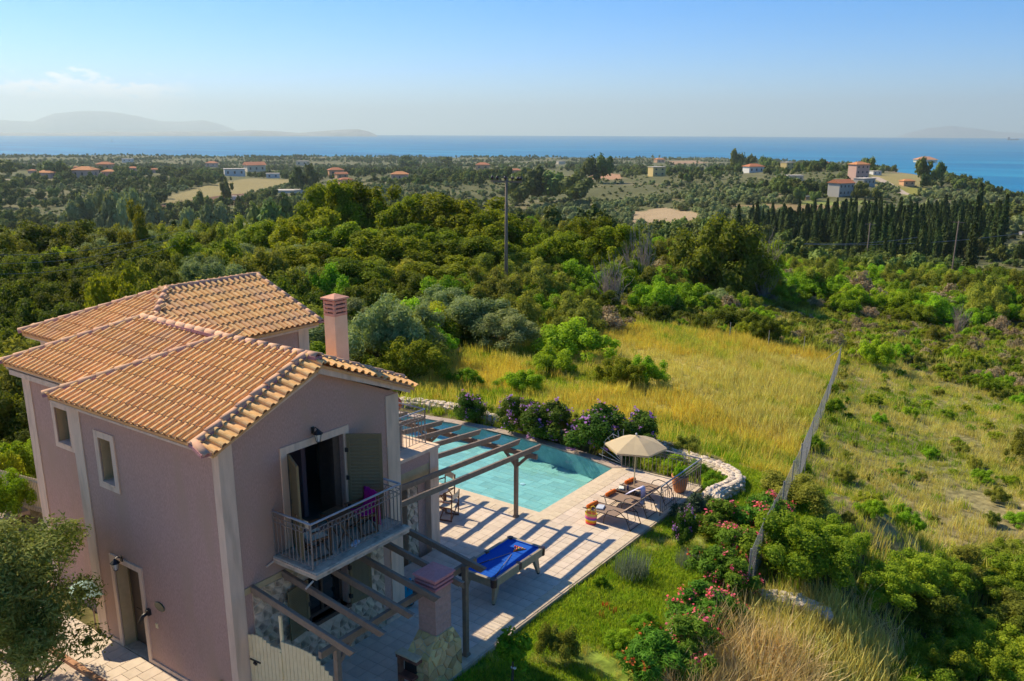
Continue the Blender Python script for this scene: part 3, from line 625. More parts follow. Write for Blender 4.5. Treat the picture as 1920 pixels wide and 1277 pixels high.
villa = empty('villa', (-5, 3, 0), 'two-storey mauve stucco villa with orange tiled roofs and cream corner bands', 'house')
def V_(mb, name, m, parent=None, bevel=0): return mb.build(name, m, parent or villa, bevel)
def panel(mb, ax, face, th, u0, u1, z0, z1, holes=()):
    """a wall lying across axis ax with its outside at face, thickness th going inwards (signed), with openings"""
    us = sorted({u0, u1, *[h[0] for h in holes], *[h[1] for h in holes]}); zs = sorted({z0, z1, *[h[2] for h in holes], *[h[3] for h in holes]})
    for a, b in zip(us[:-1], us[1:]):
        run = None
        for c, d in zip(zs[:-1], zs[1:]):
            um, zm = (a+b)/2, (c+d)/2
            if any(h[0] < um < h[1] and h[2] < zm < h[3] for h in holes): continue
            if ax == 'x': mb.box(face, face+th, a, b, c, d)
            else: mb.box(a, b, face, face+th, c, d)
ZB = -.4
# --- front block: side wall (faces the entry) and gable wall (faces the terrace)
DOOR = (-4.30, -3.28, ZB, 2.25); WIN1 = (-4.27, -3.78, 4.18, 5.22)
mb = MB(); panel(mb, 'y', 0, .38, -5.30, -.38, ZB, 5.80, [DOOR, WIN1]); V_(mb, 'wall', M_stucco)
BD = (1.60, 3.19, 3.20, 5.29); GW = (1.88, 3.10, 1.15, 2.28)
mb = MB(); panel(mb, 'x', 0, -.38, 0, 4.95, ZB, 5.80, [BD, GW])
mb.add([(0,0,5.8),(0,4.95,5.8),(0,2.475,6.86),(-.38,0,5.8),(-.38,4.95,5.8),(-.38,2.475,6.86)], [(0,1,2),(3,5,4),(0,2,5,3),(1,4,5,2)]); V_(mb, 'wall', M_stucco)
mb = MB(); mb.box(-5.30, -.38, 4.57, 4.95, ZB, 5.8); V_(mb, 'wall', M_stucco)                  # far side of the front block
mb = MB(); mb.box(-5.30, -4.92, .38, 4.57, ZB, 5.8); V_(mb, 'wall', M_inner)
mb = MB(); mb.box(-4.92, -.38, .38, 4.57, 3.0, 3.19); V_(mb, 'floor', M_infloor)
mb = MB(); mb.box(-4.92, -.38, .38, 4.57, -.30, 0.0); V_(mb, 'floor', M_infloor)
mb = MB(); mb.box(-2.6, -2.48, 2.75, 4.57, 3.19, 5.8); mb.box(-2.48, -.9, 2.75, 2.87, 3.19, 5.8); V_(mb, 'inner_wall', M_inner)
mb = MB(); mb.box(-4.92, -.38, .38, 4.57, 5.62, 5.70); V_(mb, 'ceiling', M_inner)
# --- middle block, set back
WINM = (-7.26, -6.66, 4.30, 5.20)
mb = MB(); panel(mb, 'y', .60, .38, -8.65, -5.30, ZB, 5.78, [WINM]); V_(mb, 'wall', M_stucco)
mb = MB(); mb.box(-8.65, -8.27, .98, 5.2, ZB, 5.78); mb.box(-8.27, -5.3, 4.8, 5.2, ZB, 5.78); V_(mb, 'wall', M_stucco)
# --- back block
mb = MB(); mb.box(-12.55, -7.42, 3.05, 8.80, ZB, 5.72); V_(mb, 'wall', M_stucco)
# corner bands, proud of the walls
def band(x0, x1, y0, y1, z1, z0=-.2): mb = MB(); mb.box(x0, x1, y0, y1, z0, z1); return V_(mb, 'corner_band', M_trim)
band(-5.33, -4.95, -.025, .02, 5.80); band(-.19, .022, -.024, .02, 5.83)
mb = MB(); mb.add([(-.001,.02,-.2),(.022,.02,-.2),(.022,.30,-.2),(-.001,.30,-.2),(-.001,.02,5.83),(.022,.02,5.83),(.022,.30,5.92),(-.001,.30,5.92)], [(0,3,2,1),(4,5,6,7),(0,1,5,4),(1,2,6,5),(2,3,7,6),(3,0,4,7)]); V_(mb, 'corner_band', M_trim)
band(-.001, .022, 4.55, 4.975, 5.80); band(-.4, .0, 4.951, 4.975, 5.80)
band(-8.68, -8.30, .575, .62, 5.78); band(-8.675, -8.6, .62, 1.0, 5.78)
band(-7.421, -7.395, 8.42, 8.83, 5.70); band(-7.8, -7.40, 8.80, 8.826, 5.70); band(-12.58, -12.2, 3.02, 3.06, 5.70)
for q_ in ((-5.32, -4.42, -.035, .0, 0, .10), (-3.15, .03, -.035, .0, 0, .10), (.0, .03, .30, .5, 0, .1), (.0, .035, 4.30, 4.97, 0, .1)): mb = MB(); mb.box(*q_); V_(mb, 'plinth', M_trim)
# cornices under the eaves
def cornice(pts, m=M_trim, w=.16, h=.16): mb = MB(); mb.beam(pts[0], pts[1], w, h); return V_(mb, 'cornice', m)
cornice(((-5.50, -.10, 5.885), (.16, -.10, 5.885)), w=.26, h=.15); cornice(((-8.85, .50, 5.90), (-5.35, .50, 5.90)), w=.24, h=.2)
cornice(((.09, -.28, 5.86), (.09, 2.52, 6.94)), w=.18, h=.15); cornice(((.10, 2.44, 6.945), (.10, 5.22, 5.86)), w=.20, h=.19)
cornice(((-12.75, 2.95, 5.80), (-7.2, 2.95, 5.80)), w=.22, h=.16); cornice(((-7.30, 2.85, 5.79), (-7.30, 8.95, 5.79)), w=.24, h=.18)

# --- surrounds, windows, doors
def frame_y(face, x0, x1, z0, z1, t, out=.03, sill=True):
    mb = MB(); mb.box(x0-t, x0, face-out, face+.01, z0-(t if sill else 0), z1+t); mb.box(x1, x1+t, face-out, face+.01, z0-(t if sill else 0), z1+t)
    mb.box(x0, x1, face-out, face+.01, z1, z1+t)
    if sill: mb.box(x0, x1, face-out, face+.01, z0-t, z0)
    return V_(mb, 'surround', M_trim)
frame_y(0, *WIN1[:2], *WIN1[2:], .15); frame_y(.60, *WINM[:2], *WINM[2:], .14)
frame_y(0, DOOR[0], DOOR[1], 0, DOOR[3], .13, .035, False)
for (x0, x1, z0, z1), y in ((WIN1, 0), (WINM, .6)):
    w_ = empty('window', (x0, y, z0)); w_.parent = villa; w_.location = Vector((x0, y, z0))-villa.location
    def B2(mb, name, m):
        me = mb.mesh(name, m); me.transform(Matrix.Translation(-Vector((x0, y, z0)))); o = link(name, me, w_); return o
    mb = MB(); yy = y+.24
    for a, b, c, d in ((x0, x0+.05, z0, z1), (x1-.05, x1, z0, z1), (x0+.05, x1-.05, z0, z0+.05), (x0+.05, x1-.05, z1-.05, z1)): mb.box(a, b, yy, yy+.06, c, d)
    B2(mb, 'frame', M_olivew)
    mb = MB(); mb.box(x0+.05, x1-.05, yy+.02, yy+.03, z0+.05, z1-.05); B2(mb, 'pane', M_dkglass)
    mb = MB(); mb.box(x0-.0, x1+.0, y-.05, y+.24, z0-.03, z0+.012); B2(mb, 'sill', M_trim)
    mb = MB(); mb.box(x0+.001, x0+.012, y+.02, yy, z0+.012, z1-.002); B2(mb, 'reveal', M_band)
ent = empty('entrance_door', (0, 0, 0)); ent.parent = villa; ent.location = Vector((DOOR[0], .3, 0))-villa.location
def part_at(parent, world, mb, name, m, bevel=0): me = mb.mesh(name, m, bevel); me.transform(Matrix.Translation(-Vector(world))); return link(name, me, parent)
mb = MB(); mb.box(DOOR[0]+.001, DOOR[0]+.014, .01, .36, 0, DOOR[3]-.002); part_at(ent, (DOOR[0], .3, 0), mb, 'reveal', M_band)
mb = MB(); mb.box(DOOR[0]+.06, DOOR[1]-.06, .30, .35, .02, DOOR[3]-.06); part_at(ent, (DOOR[0], .3, 0), mb, 'leaf', M_brownw)
mb = MB(); mb.box(DOOR[0]+.014, DOOR[0]+.06, .28, .37, 0, DOOR[3]); mb.box(DOOR[1]-.06, DOOR[1], .28, .37, 0, DOOR[3]); mb.box(DOOR[0]+.06, DOOR[1]-.06, .28, .37, DOOR[3]-.06, DOOR[3]); part_at(ent, (DOOR[0], .3, 0), mb, 'frame', M_olivew)
mb = MB()
for a, b in ((.12, .95), (1.08, 2.05)): mb.box(DOOR[0]+.18, DOOR[1]-.18, .285, .30, a, b)
part_at(ent, (DOOR[0], .3, 0), mb, 'door_panel', M_brownw)
mb = MB(); mb.tube([(DOOR[1]-.16, .30, 1.05), (DOOR[1]-.16, .24, 1.05), (DOOR[1]-.28, .24, 1.05)], .012, 6); part_at(ent, (DOOR[0], .3, 0), mb, 'handle', M_black)
mb = MB(); mb.box(DOOR[0], DOOR[1], -.02, .38, -.02, .012); V_(mb, 'door_sill', M_slab)
# balcony door surround
mb = MB(); t = .16; mb.box(-.01, .03, BD[0]-t, BD[0], 3.2, BD[3]+t); mb.box(-.01, .03, BD[1], BD[1]+t, 3.2, BD[3]+t); mb.box(-.01, .03, BD[0], BD[1], BD[3], BD[3]+t); V_(mb, 'surround', M_trim)
def louvre(name, hinge, ang, wid, z0, z1, nsl, m, parent_label=None, mid=True, cell=villa):
    """a louvred leaf hinged at a vertical line, opening angle measured from +Y towards +X"""
    e = empty(name, (0, 0, 0)); e.parent = cell; e.location = Vector((hinge[0], hinge[1], z0))-cell.location; e.rotation_euler = (0, 0, -ang)
    h = z1-z0; mb = MB(); s = .07
    mb.box(-.02, .02, 0, s, 0, h); mb.box(-.02, .02, wid-s, wid, 0, h); mb.box(-.018, .018, s, wid-s, 0, s+.02); mb.box(-.018, .018, s, wid-s, h-s, h)
    link('frame', mb.mesh('frame', m), e)
    sl = MB(); sl.add([(.019, s, 0), (-.012, s, .040), (-.012, wid-s, .040), (.019, wid-s, 0), (.019, s, .008), (-.012, s, .048), (-.012, wid-s, .048), (.019, wid-s, .008)], [(0,1,2,3),(4,7,6,5),(0,4,5,1),(2,6,7,3),(0,3,7,4),(1,5,6,2)]); sm = sl.mesh('slat', m)
    step = (h-2*s-.03)/nsl
    for k in range(nsl): link('slat', sm, e, loc=(0, 0, s+.022+k*step))
    mb = MB(); mb.box(-.003, .003, s, wid-s, s+.02, h-s); link('backing', mb.mesh('backing', m), e)
    mb = MB()
    for zz in (.18*h, .5*h, .82*h): mb.box(-.03, .03, -.035, .04, zz-.05, zz+.05)
    link('hinge', mb.mesh('hinge', M_black), e); return e
louvre('shutter', (.05, 3.24), R_(52), .78, 3.22, 5.27, 24, M_olivew)
louvre('shutter', (.05, 1.64), R_(118), .74, 3.22, 5.27, 24, M_olivew)
# door leaves folded inside, curtain, bed glimpsed in the room
mb = MB(); mb.box(-.75, -.06, 1.66, 1.71, 3.22, 5.25); V_(mb, 'door_leaf', M_brownw)
mb = MB(); mb.box(-.20, -.10, 2.98, 3.17, 3.22, 5.25); mb.box(-.75, -.2, 3.12, 3.17, 3.22, 5.25); V_(mb, 'door_leaf', M_brownw)
M_quilt = mat('bed_cover', (.30,.24,.26), (.22,.17,.20), scale=5, rough=.9)
mb = MB(); mb.box(-2.3, -.95, 1.72, 2.62, 3.45, 3.68); V_(mb, 'bed_mattress', mat('bed_linen', (.78,.72,.70), (.66,.58,.58), scale=6, rough=.9, bump=.02, bscale=5), bevel=.05)
mb = MB(); mb.box(-2.35, -.9, 1.68, 2.66, 3.19, 3.449); V_(mb, 'bed_frame', M_brownw)
for k in (1.95, 2.38): mb = MB(); mb.box(-2.25, -1.95, k-.17, k+.17, 3.68, 3.80); V_(mb, 'pillow', mat('pillow_white', (.80,.78,.76), None, rough=.9), bevel=.05)
M_wicker = mat('tan_panel', (.30,.19,.12), None, rough=.8)
# ground window: opening, frame, shutters
gw = empty('window', (0, 0, 0)); gw.parent = villa; gw.location = Vector((0, GW[0], GW[2]))-villa.location; o0 = (0, GW[0], GW[2])
mb = MB(); mb.box(-.25, -.18, GW[0], GW[0]+.07, GW[2], GW[3]); mb.box(-.25, -.18, GW[1]-.07, GW[1], GW[2], GW[3]); mb.box(-.25, -.18, GW[0], GW[1], GW[2], GW[2]+.07); mb.box(-.25, -.18, GW[0], GW[1], GW[3]-.07, GW[3]); mb.box(-.25, -.17, 2.46, 2.52, GW[2]+.07, GW[3]-.07); part_at(gw, o0, mb, 'frame', M_brownw)
for a, b in ((GW[0]+.07, 2.46), (2.52, GW[1]-.07)): mb = MB(); mb.box(-.22, -.21, a, b, GW[2]+.07, GW[3]-.07); part_at(gw, o0, mb, 'pane', M_dkglass)
mb = MB(); mb.box(-.18, .06, GW[0]-.05, GW[1]+.05, GW[2]-.09, GW[2]+.0); part_at(gw, o0, mb, 'sill', M_brownw)
louvre('shutter', (.08, 1.88), R_(172), .62, 1.15, 2.32, 24, M_olivew); louvre('shutter', (.08, 3.12), R_(10), .58, 1.15, 2.28, 24, M_olivew)

# --- balcony
mb = MB(); mb.box(0.001, 1.31, 1.08, 3.84, 3.03, 3.19); V_(mb, 'balcony_slab', M_slab, bevel=.012)
mb = MB(); mb.box(0.031, 1.34, 1.06, 3.86, 3.13, 3.165); V_(mb, 'balcony_edge', M_trim)
mb = MB(); mb.tube([(1.28, 1.02, 3.05), (1.30, .80, 2.98)], .02, 6); mb.tube([(.05, 1.08, 3.10), (.05, .86, 3.05)], .02, 6); V_(mb, 'drain_pipe', M_trim)
BAL = MB(); BAL.beam((0, 0, .0), (0, 0, .78), .013, .013, up=(1, 0, 0)); ME_bal = BAL.mesh('baluster', M_iron)
RG = MB(); RG.tube([(.052*math.cos(a), 0, .052*math.sin(a)) for a in np.linspace(0, 2*math.pi, 10)[:-1]], .006, 4, closed=True); ME_ring = RG.mesh('ring', M_iron)
def railing(parent, runs, z, pitch=.115, h=1.0, base=.08, post=True, org=None, rings=True):
    """iron railing with a round top rail, a row of rings under it, straight balusters"""
    org = Vector(org if org else (0, 0, 0))
    for p0, p1 in runs:
        a = Vector((*p0, z)); b = Vector((*p1, z)); d = b-a; n = max(2, round(d.length/pitch)); u = d.normalized(); an = math.atan2(u.y, u.x)
        mb = MB(); mb.smooth = True; mb.tube([a+Vector((0, 0, h)), b+Vector((0, 0, h))], .024, 8); link('top_rail', shift(mb.mesh('top_rail', M_rail), org), parent)
        mb = MB()
        for hh in (base, h-.12, h-.235): mb.beam(a+Vector((0, 0, hh)), b+Vector((0, 0, hh)), .016, .010)
        link('cross_rail', shift(mb.mesh('cross_rail', M_iron), org), parent)
        for k in range(n+1):
            p = a+d*(k/n)
            if k in (0, n):
                if k == 0 and (p0, p1) != tuple(runs[0]): continue
                mb = MB(); mb.beam(p, p+Vector((0, 0, h)), .026, .026, up=(1, 0, 0)); link('post', shift(mb.mesh('post', M_iron), org), parent)
            else: link('baluster', ME_bal, parent, loc=p+Vector((0, 0, base))-org, scale=(1, 1, (h-.235-base)/.78))
            if k < n and rings:
                q = a+d*((k+.5)/n); link('ring', ME_ring, parent, loc=q+Vector((0, 0, h-.178))-org, rot=(0, 0, an))
def shift(me, org): me.transform(Matrix.Translation(-org)); return me
def piece(name, parent, org): e = empty(name, (0, 0, 0)); e.parent = parent; e.location = Vector(org)-parent.location if parent is villa else Vector(org); return e
r1 = piece('balcony_railing', villa, (0, 1.14, 3.19))
railing(r1, [((0.02, 1.14), (1.16, 1.14)), ((1.16, 1.14), (1.16, 3.74)), ((1.16, 3.74), (0.02, 3.74))], 3.19, org=(0, 1.14, 3.19))

# --- ground floor extension with a roof terrace
EX = -1.66
mb = MB(); panel(mb, 'x', EX-.04, -.36, 4.951, 8.10, 2.72, 3.06); V_(mb, 'parapet_wall', M_stucco)
mb = MB(); mb.box(EX-.20, EX-.06, 4.951, 8.35, 2.30, 2.719); V_(mb, 'lintel', M_band)
mb = MB(); mb.box(-5.2, EX-.40, 4.951, 8.30, 2.75, 3.05); V_(mb, 'terrace_slab', M_slab)
mb = MB(); mb.box(-5.2, EX+.03, 4.952, 8.36, 3.06, 3.16); V_(mb, 'terrace_top', M_trim, bevel=.01)
mb = MB(); mb.box(EX-.42, EX-.02, 7.98, 8.34, ZB, 3.058); V_(mb, 'pillar', M_trim)
mb = MB(); mb.box(EX-.40, EX-.22, 7.66, 7.978, ZB, 2.30); V_(mb, 'wall', M_stucco)
mb = MB(); mb.box(EX-.52, EX-.25, 7.22, 7.658, ZB, 2.30); V_(mb, 'stone_jamb', M_joint)
mb = MB(); mb.box(EX-1.0, EX-.53, 7.10, 7.22, ZB, 2.29); V_(mb, 'jamb', M_band)
mb = MB(); mb.box(EX-1.25, EX-1.02, 4.95, 7.2, ZB, 2.7); V_(mb, 'wall', M_stucco)
mb = MB(); mb.box(EX-1.019, EX-.99, 5.75, 6.95, .0, 2.15); V_(mb, 'glass_door', M_dkglass)
mb = MB(); mb.box(EX-1.0, EX-.93, 6.95, 7.08, 0, 2.2); mb.box(EX-1.0, EX-.93, 5.62, 5.75, 0, 2.2); V_(mb, 'door_frame', M_brownw)
mb = MB(); mb.box(-5.2, EX-.42, 8.0, 8.3, ZB, 2.75); V_(mb, 'wall', M_stucco)
r2 = piece('terrace_railing', villa, (-2.05, 5, 3.16))
railing(r2, [((-2.05, 5.05), (-2.05, 8.22)), ((-2.05, 8.22), (-5.1, 8.22))], 3.16, org=(-2.05, 5, 3.16), pitch=.13)
M_greyw = mat('grey_painted_wood', (.24,.215,.19), (.20,.18,.16), scale=8, rough=.6)
mb = MB(); mb.box(-2.42, -2.36, 6.9, 7.60, 3.17, 3.86)
for k in range(4): mb.box(-2.36, -2.35, 6.94+k*.16, 7.07+k*.16, 3.22, 3.82)
tag(mb.build('storage_box', M_greyw), 'grey wooden leaf standing inside the upper terrace railing', 'panel')  # an open grey shutter leaf, no box

# --- stone facing on the gable wall, stone by stone
def clip_poly(poly, n, c):
    out = []; m = len(poly)
    for i in range(m):
        p, q = poly[i], poly[(i+1) % m]; dp = p[0]*n[0]+p[1]*n[1]-c; dq = q[0]*n[0]+q[1]*n[1]-c
        if dp <= 0: out.append(p)
        if dp*dq < 0: t_ = dp/(dp-dq); out.append((p[0]+(q[0]-p[0])*t_, p[1]+(q[1]-p[1])*t_))
    return out
def voronoi(u0, u1, v0, v1, s, seed, gap=.012, squash=1.0):
    r = random.Random(seed); P = []; nu = max(1, round((u1-u0)/s)); nv = max(1, round((v1-v0)/(s*squash)))
    for j in range(nv):
        for i in range(nu): P.append((u0+(i+.5+r.uniform(-.38, .38)+(.25 if j % 2 else -.25))*(u1-u0)/nu, v0+(j+.5+r.uniform(-.38, .38))*(v1-v0)/nv))
    cells = []
    for i, p in enumerate(P):
        poly = [(u0, v0), (u1, v0), (u1, v1), (u0, v1)]
        for j, q in enumerate(P):
            if i == j or abs(q[0]-p[0]) > 3*s or abs(q[1]-p[1]) > 3*s: continue
            n = (q[0]-p[0], q[1]-p[1]); L_ = math.hypot(*n); n = (n[0]/L_, n[1]/L_); c = n[0]*(p[0]+q[0])/2+n[1]*(p[1]+q[1])/2-gap/2; poly = clip_poly(poly, n, c)
            if len(poly) < 3: break
        if len(poly) >= 3: cells.append((p, poly))
    return cells
def stones(parent, org, cells, place, depth, m, seed, name='stone', skip=None):
    """place(u, v, h) gives the world point; every stone is an object"""
    r = random.Random(seed)
    for p, poly in cells:
        if skip and skip(p, poly): continue
        cu = sum(q[0] for q in poly)/len(poly); cv2 = sum(q[1] for q in poly)/len(poly); h = depth*r.uniform(.6, 1.25)
        lo = [place(u, v, 0) for u, v in poly]; hi = [place(cu+(u-cu)*.86, cv2+(v-cv2)*.86, h*r.uniform(.75, 1.05)) for u, v in poly]; mid = [place(cu+(u-cu)*.98, cv2+(v-cv2)*.98, h*.55) for u, v in poly]
        mb = MB(); n = len(poly); mb.add(lo+mid+hi, [tuple(range(2*n, 3*n))]+[(i, (i+1) % n, n+(i+1) % n, n+i) for i in range(n)]+[(n+i, n+(i+1) % n, 2*n+(i+1) % n, 2*n+i) for i in range(n)])
        me = mb.mesh(name, m); c0 = Vector(place(cu, cv2, 0)); me.transform(Matrix.Translation(-c0)); link(name, me, parent, loc=c0-Vector(org))
sf = piece('stone_facing', villa, (0, .5, 0))
mb = MB(); panel(mb, 'x', .001, .018, .49, 4.28, -.1, 2.62, [(GW[0]-.02, GW[1]+.02, GW[2]-.10, GW[3]+.05)]); me = mb.mesh('joints', M_joint); me.transform(Matrix.Translation((0, -.5, 0))); link('joints', me, sf)
cells = voronoi(.49, 4.28, -.05, 2.62, .25, 4, gap=.03, squash=.75)
def inwin(p, poly): return any(GW[0]-.06 < u < GW[1]+.06 and GW[2]-.14 < v < GW[3]+.08 for u, v in poly+[p])
stones(sf, (0, .5, 0), cells, lambda u, v, h: (.019+h, u, v), .022, M_stone, 7, skip=inwin)
mb = MB(); mb.box(.0, .020, .30, 4.55, 2.622, 2.76); V_(mb, 'band', M_band)
sj = piece('stone_facing', villa, (EX-.25, 7.3, 0)); stones(sj, (EX-.25, 7.3, 0), voronoi(7.225, 7.655, 0, 2.3, .24, 9, gap=.02), lambda u, v, h: (EX-.249+h, u, v), .03, M_stone, 8)

# --- roofs
def stile(L=.455, w=.212, h=.062):
    """one curved tile: x across, y up the slope, z out"""
    prof = []
    for k in range(7): a = math.pi*(1-k/6); prof.append((-.036+.062*math.cos(a), .010+h*math.sin(a)))
    prof += [(.055, .004), (.085, .002), (w/2+.006, .010)]
    n = len(prof); t = .014; vs = []; fs = []
    for y, dz in ((0, .030), (L, .0)):
        for off in (0, -t): vs += [(x, y, z+dz+off) for x, z in prof]
    # rows: front top 0, front bottom n, back top 2n, back bottom 3n
    for i in range(n-1):
        fs.append((i, i+1, 2*n+i+1, 2*n+i)); fs.append((i, n+i, n+i+1, i+1))
    fs.append((0, 2*n, 3*n, n)); fs.append((n-1, 2*n-1, 4*n-1, 3*n-1))
    return vs, fs
TV, TF = stile(); TVn = np.array(TV)
def tile_me(): mb = MB(); mb.smooth = False; mb.add(TV, TF); me = mb.mesh('roof_tile', M_tile); return me
ME_tile = tile_me()
TS, TC = .212, .41
def in_convex(u, v, poly, m=0.0):
    n = len(poly); s = 0
    for i in range(n):
        a, b = poly[i], poly[(i+1) % n]; cr_ = (b[0]-a[0])*(v-a[1])-(b[1]-a[1])*(u-a[0]); L_ = math.hypot(b[0]-a[0], b[1]-a[1])
        if cr_ < -m*L_: return False
    return True
tile_budget = [296]
def roof_plane(parent, porg, O, U, Vv, poly, as_objects=True, seed=0, lift=.035, margin=.02):
    """tiles over the convex polygon poly (u along the eave, v up the slope, metres, counter-clockwise)"""
    O, U, Vv = Vector(O), Vector(U).normalized(), Vector(Vv).normalized(); Wn = U.cross(Vv).normalized(); Vv = Wn.cross(U).normalized(); r = random.Random(seed)
    us = [p[0] for p in poly]; vs = [p[1] for p in poly]; n0 = math.floor(min(us)/TS); n1 = math.ceil(max(us)/TS); m1 = math.ceil(max(vs)/TC)
    M = Matrix(((U.x, Vv.x, Wn.x, 0), (U.y, Vv.y, Wn.y, 0), (U.z, Vv.z, Wn.z, 0), (0, 0, 0, 1)))
    JV, JF, JR = [], [], []
    for j in range(0, m1):
        for i in range(n0, n1+1):
            u = i*TS+TS/2; v = j*TC-.03
            cs = [(u-TS/2, v+.02), (u+TS/2, v+.02), (u+TS/2, v+TC), (u-TS/2, v+TC)]; ins = [in_convex(a, b, poly, margin) for a, b in cs]
            if not any(ins) and not in_convex(u, v+TC/2, poly): continue
            full = all(ins) or j == 0 and ins[2] and ins[3]
            P = O+U*u+Vv*v+Wn*(lift+r.uniform(-.004, .004)); tw = r.uniform(-.012, .012)
            if as_objects and tile_budget[0] > 0:
                tile_budget[0] -= 1
                if full: me = ME_tile
                else:
                    bm = bmesh.new(); bm.from_mesh(ME_tile)
                    for k in range(len(poly)):
                        a, b = poly[k], poly[(k+1) % len(poly)]
                        if a[1] < .01 and b[1] < .01: continue
                        e = Vector((b[0]-a[0], b[1]-a[1])).normalized(); nn = Vector((e.y, -e.x)); c = Vector((a[0]-u, a[1]-v))+nn*.03
                        bmesh.ops.bisect_plane(bm, geom=bm.verts[:]+bm.edges[:]+bm.faces[:], plane_co=(c.x, c.y, 0), plane_no=(nn.x, nn.y, 0), clear_outer=True)
                    if len(bm.faces) < 4: bm.free(); tile_budget[0] += 1; continue
                    me = bpy.data.meshes.new('roof_tile'); bm.to_mesh(me); bm.free(); me.materials.append(M_tile)
                o = link('roof_tile', me, parent); o.matrix_local = Matrix.Translation(P-Vector(porg)) @ M @ Matrix.Rotation(tw, 4, 'Z')
            else:
                if full or True:
                    vv = TVn.copy()
                    if not full:
                        keep = in_convex(u, v+TC*.5, poly, .06)
                        if not keep: continue
                    W = np.array(P)+vv[:, :1]*np.array(U)+vv[:, 1:2]*np.array(Vv)+vv[:, 2:]*np.array(Wn); b0 = len(JV)*len(TVn); JV.append(W); JF += [tuple(b0+q for q in f) for f in TF]; JR += [r.random()]*len(TF)
    if JV:
        W = np.concatenate(JV)-np.array(porg); me = mesh_np('tile_field', W, JF, mats=[M_tile2], col=JR); tag(link('tile_field', me, parent), kind='stuff')
def deck(parent, porg, pts, th=.10, m=None, name='roof_deck'):
    P = [Vector(p)-Vector(porg) for p in pts]; n = (P[1]-P[0]).cross(P[2]-P[0]).normalized(); n = n if n.z > 0 else -n
    mb = MB(); mb.hull([p-n*th for p in P], P); return link(name, mb.mesh(name, m or M_tile2), parent)
CAPM = MB(); _n = 7; _pv = []
for y, r0, dz in ((0, .092, .012), (.45, .078, 0)):
    for k in range(_n): a = math.pi*k/(_n-1); _pv.append((r0*math.cos(a), y, dz+r0*.92*math.sin(a)))
for y, r0, dz in ((0, .078, .010), (.45, .064, 0)):
    for k in range(_n): a = math.pi*k/(_n-1); _pv.append((r0*math.cos(a), y, dz+r0*.92*math.sin(a)))
_pf = [(k, k+1, _n+k+1, _n+k) for k in range(_n-1)]+[(2*_n+k, 3*_n+k, 3*_n+k+1, 2*_n+k+1) for k in range(_n-1)]+[(k, 2*_n+k, 2*_n+k+1, k+1) for k in range(_n-1)]+[(_n+k, _n+k+1, 3*_n+k+1, 3*_n+k) for k in range(_n-1)]
CAPM.smooth = True; CAPM.add(_pv, _pf); ME_cap = CAPM.mesh('ridge_tile', M_cap)
def caps(parent, porg, p0, p1, lift=.06, step=.40):
    p0, p1 = Vector(p0), Vector(p1); d = p1-p0; n = max(1, round(d.length/step)); u = d.normalized(); x = u.cross(Vector((0, 0, 1))).normalized(); w = x.cross(u)
    for k in range(n):
        P = p0+d*(k/n)+w*lift-Vector(porg); M = Matrix(((x.x, u.x, w.x, P.x), (x.y, u.y, w.y, P.y), (x.z, u.z, w.z, P.z), (0, 0, 0, 1))); o = link('ridge_tile', ME_cap, parent); o.matrix_local = M @ Matrix.Diagonal((1, d.length/n/.40, 1, 1))
    mb = MB(); mb.beam(p0+w*(lift-.02), p1+w*(lift-.02), .20, .07, up=w); me = mb.mesh('mortar', M_mortar); me.transform(Matrix.Translation(-Vector(porg))); link('mortar', me, parent)
SL = .411
def F_z(y): return 5.98+SL*(min(y, 5.0-y)+.32)
# front roof
ro = (-2.7, 2.5, 6.5); fr = piece('roof', villa, ro); XR = -.20
zr = F_z(2.5); ce = math.hypot(1, SL)
e0, e1, rg, hp = (-5.62, -.32, 5.98), (XR, -.32, 5.98), (XR, 2.5, zr), (-2.95, 2.5, zr)
roof_plane(fr, ro, e0, (1, 0, 0), (0, 1, SL), [(0, 0), (XR+5.62, 0), (XR+5.62, 2.82*ce), (5.62-2.95, 2.82*ce)], True, 1)
deck(fr, ro, [e0, e1, rg, hp]); deck(fr, ro, [(XR, 5.32, 5.98), (-5.62, 5.32, 5.98), hp, rg]); deck(fr, ro, [(-5.62, 5.32, 5.98), e0, hp])
mb = MB(); mb.hull([Vector(p)-Vector(ro) for p in ((-5.6, -.30, 5.86), (-.05, -.30, 5.86), (-.05, 5.3, 5.86), (-5.6, 5.3, 5.86))], [Vector(p)-Vector(ro) for p in ((-5.6, -.30, 5.9), (-.05, -.30, 5.9), (-.05, 5.3, 5.9), (-5.6, 5.3, 5.9))]); link('soffit', mb.mesh('soffit', M_trim), fr)
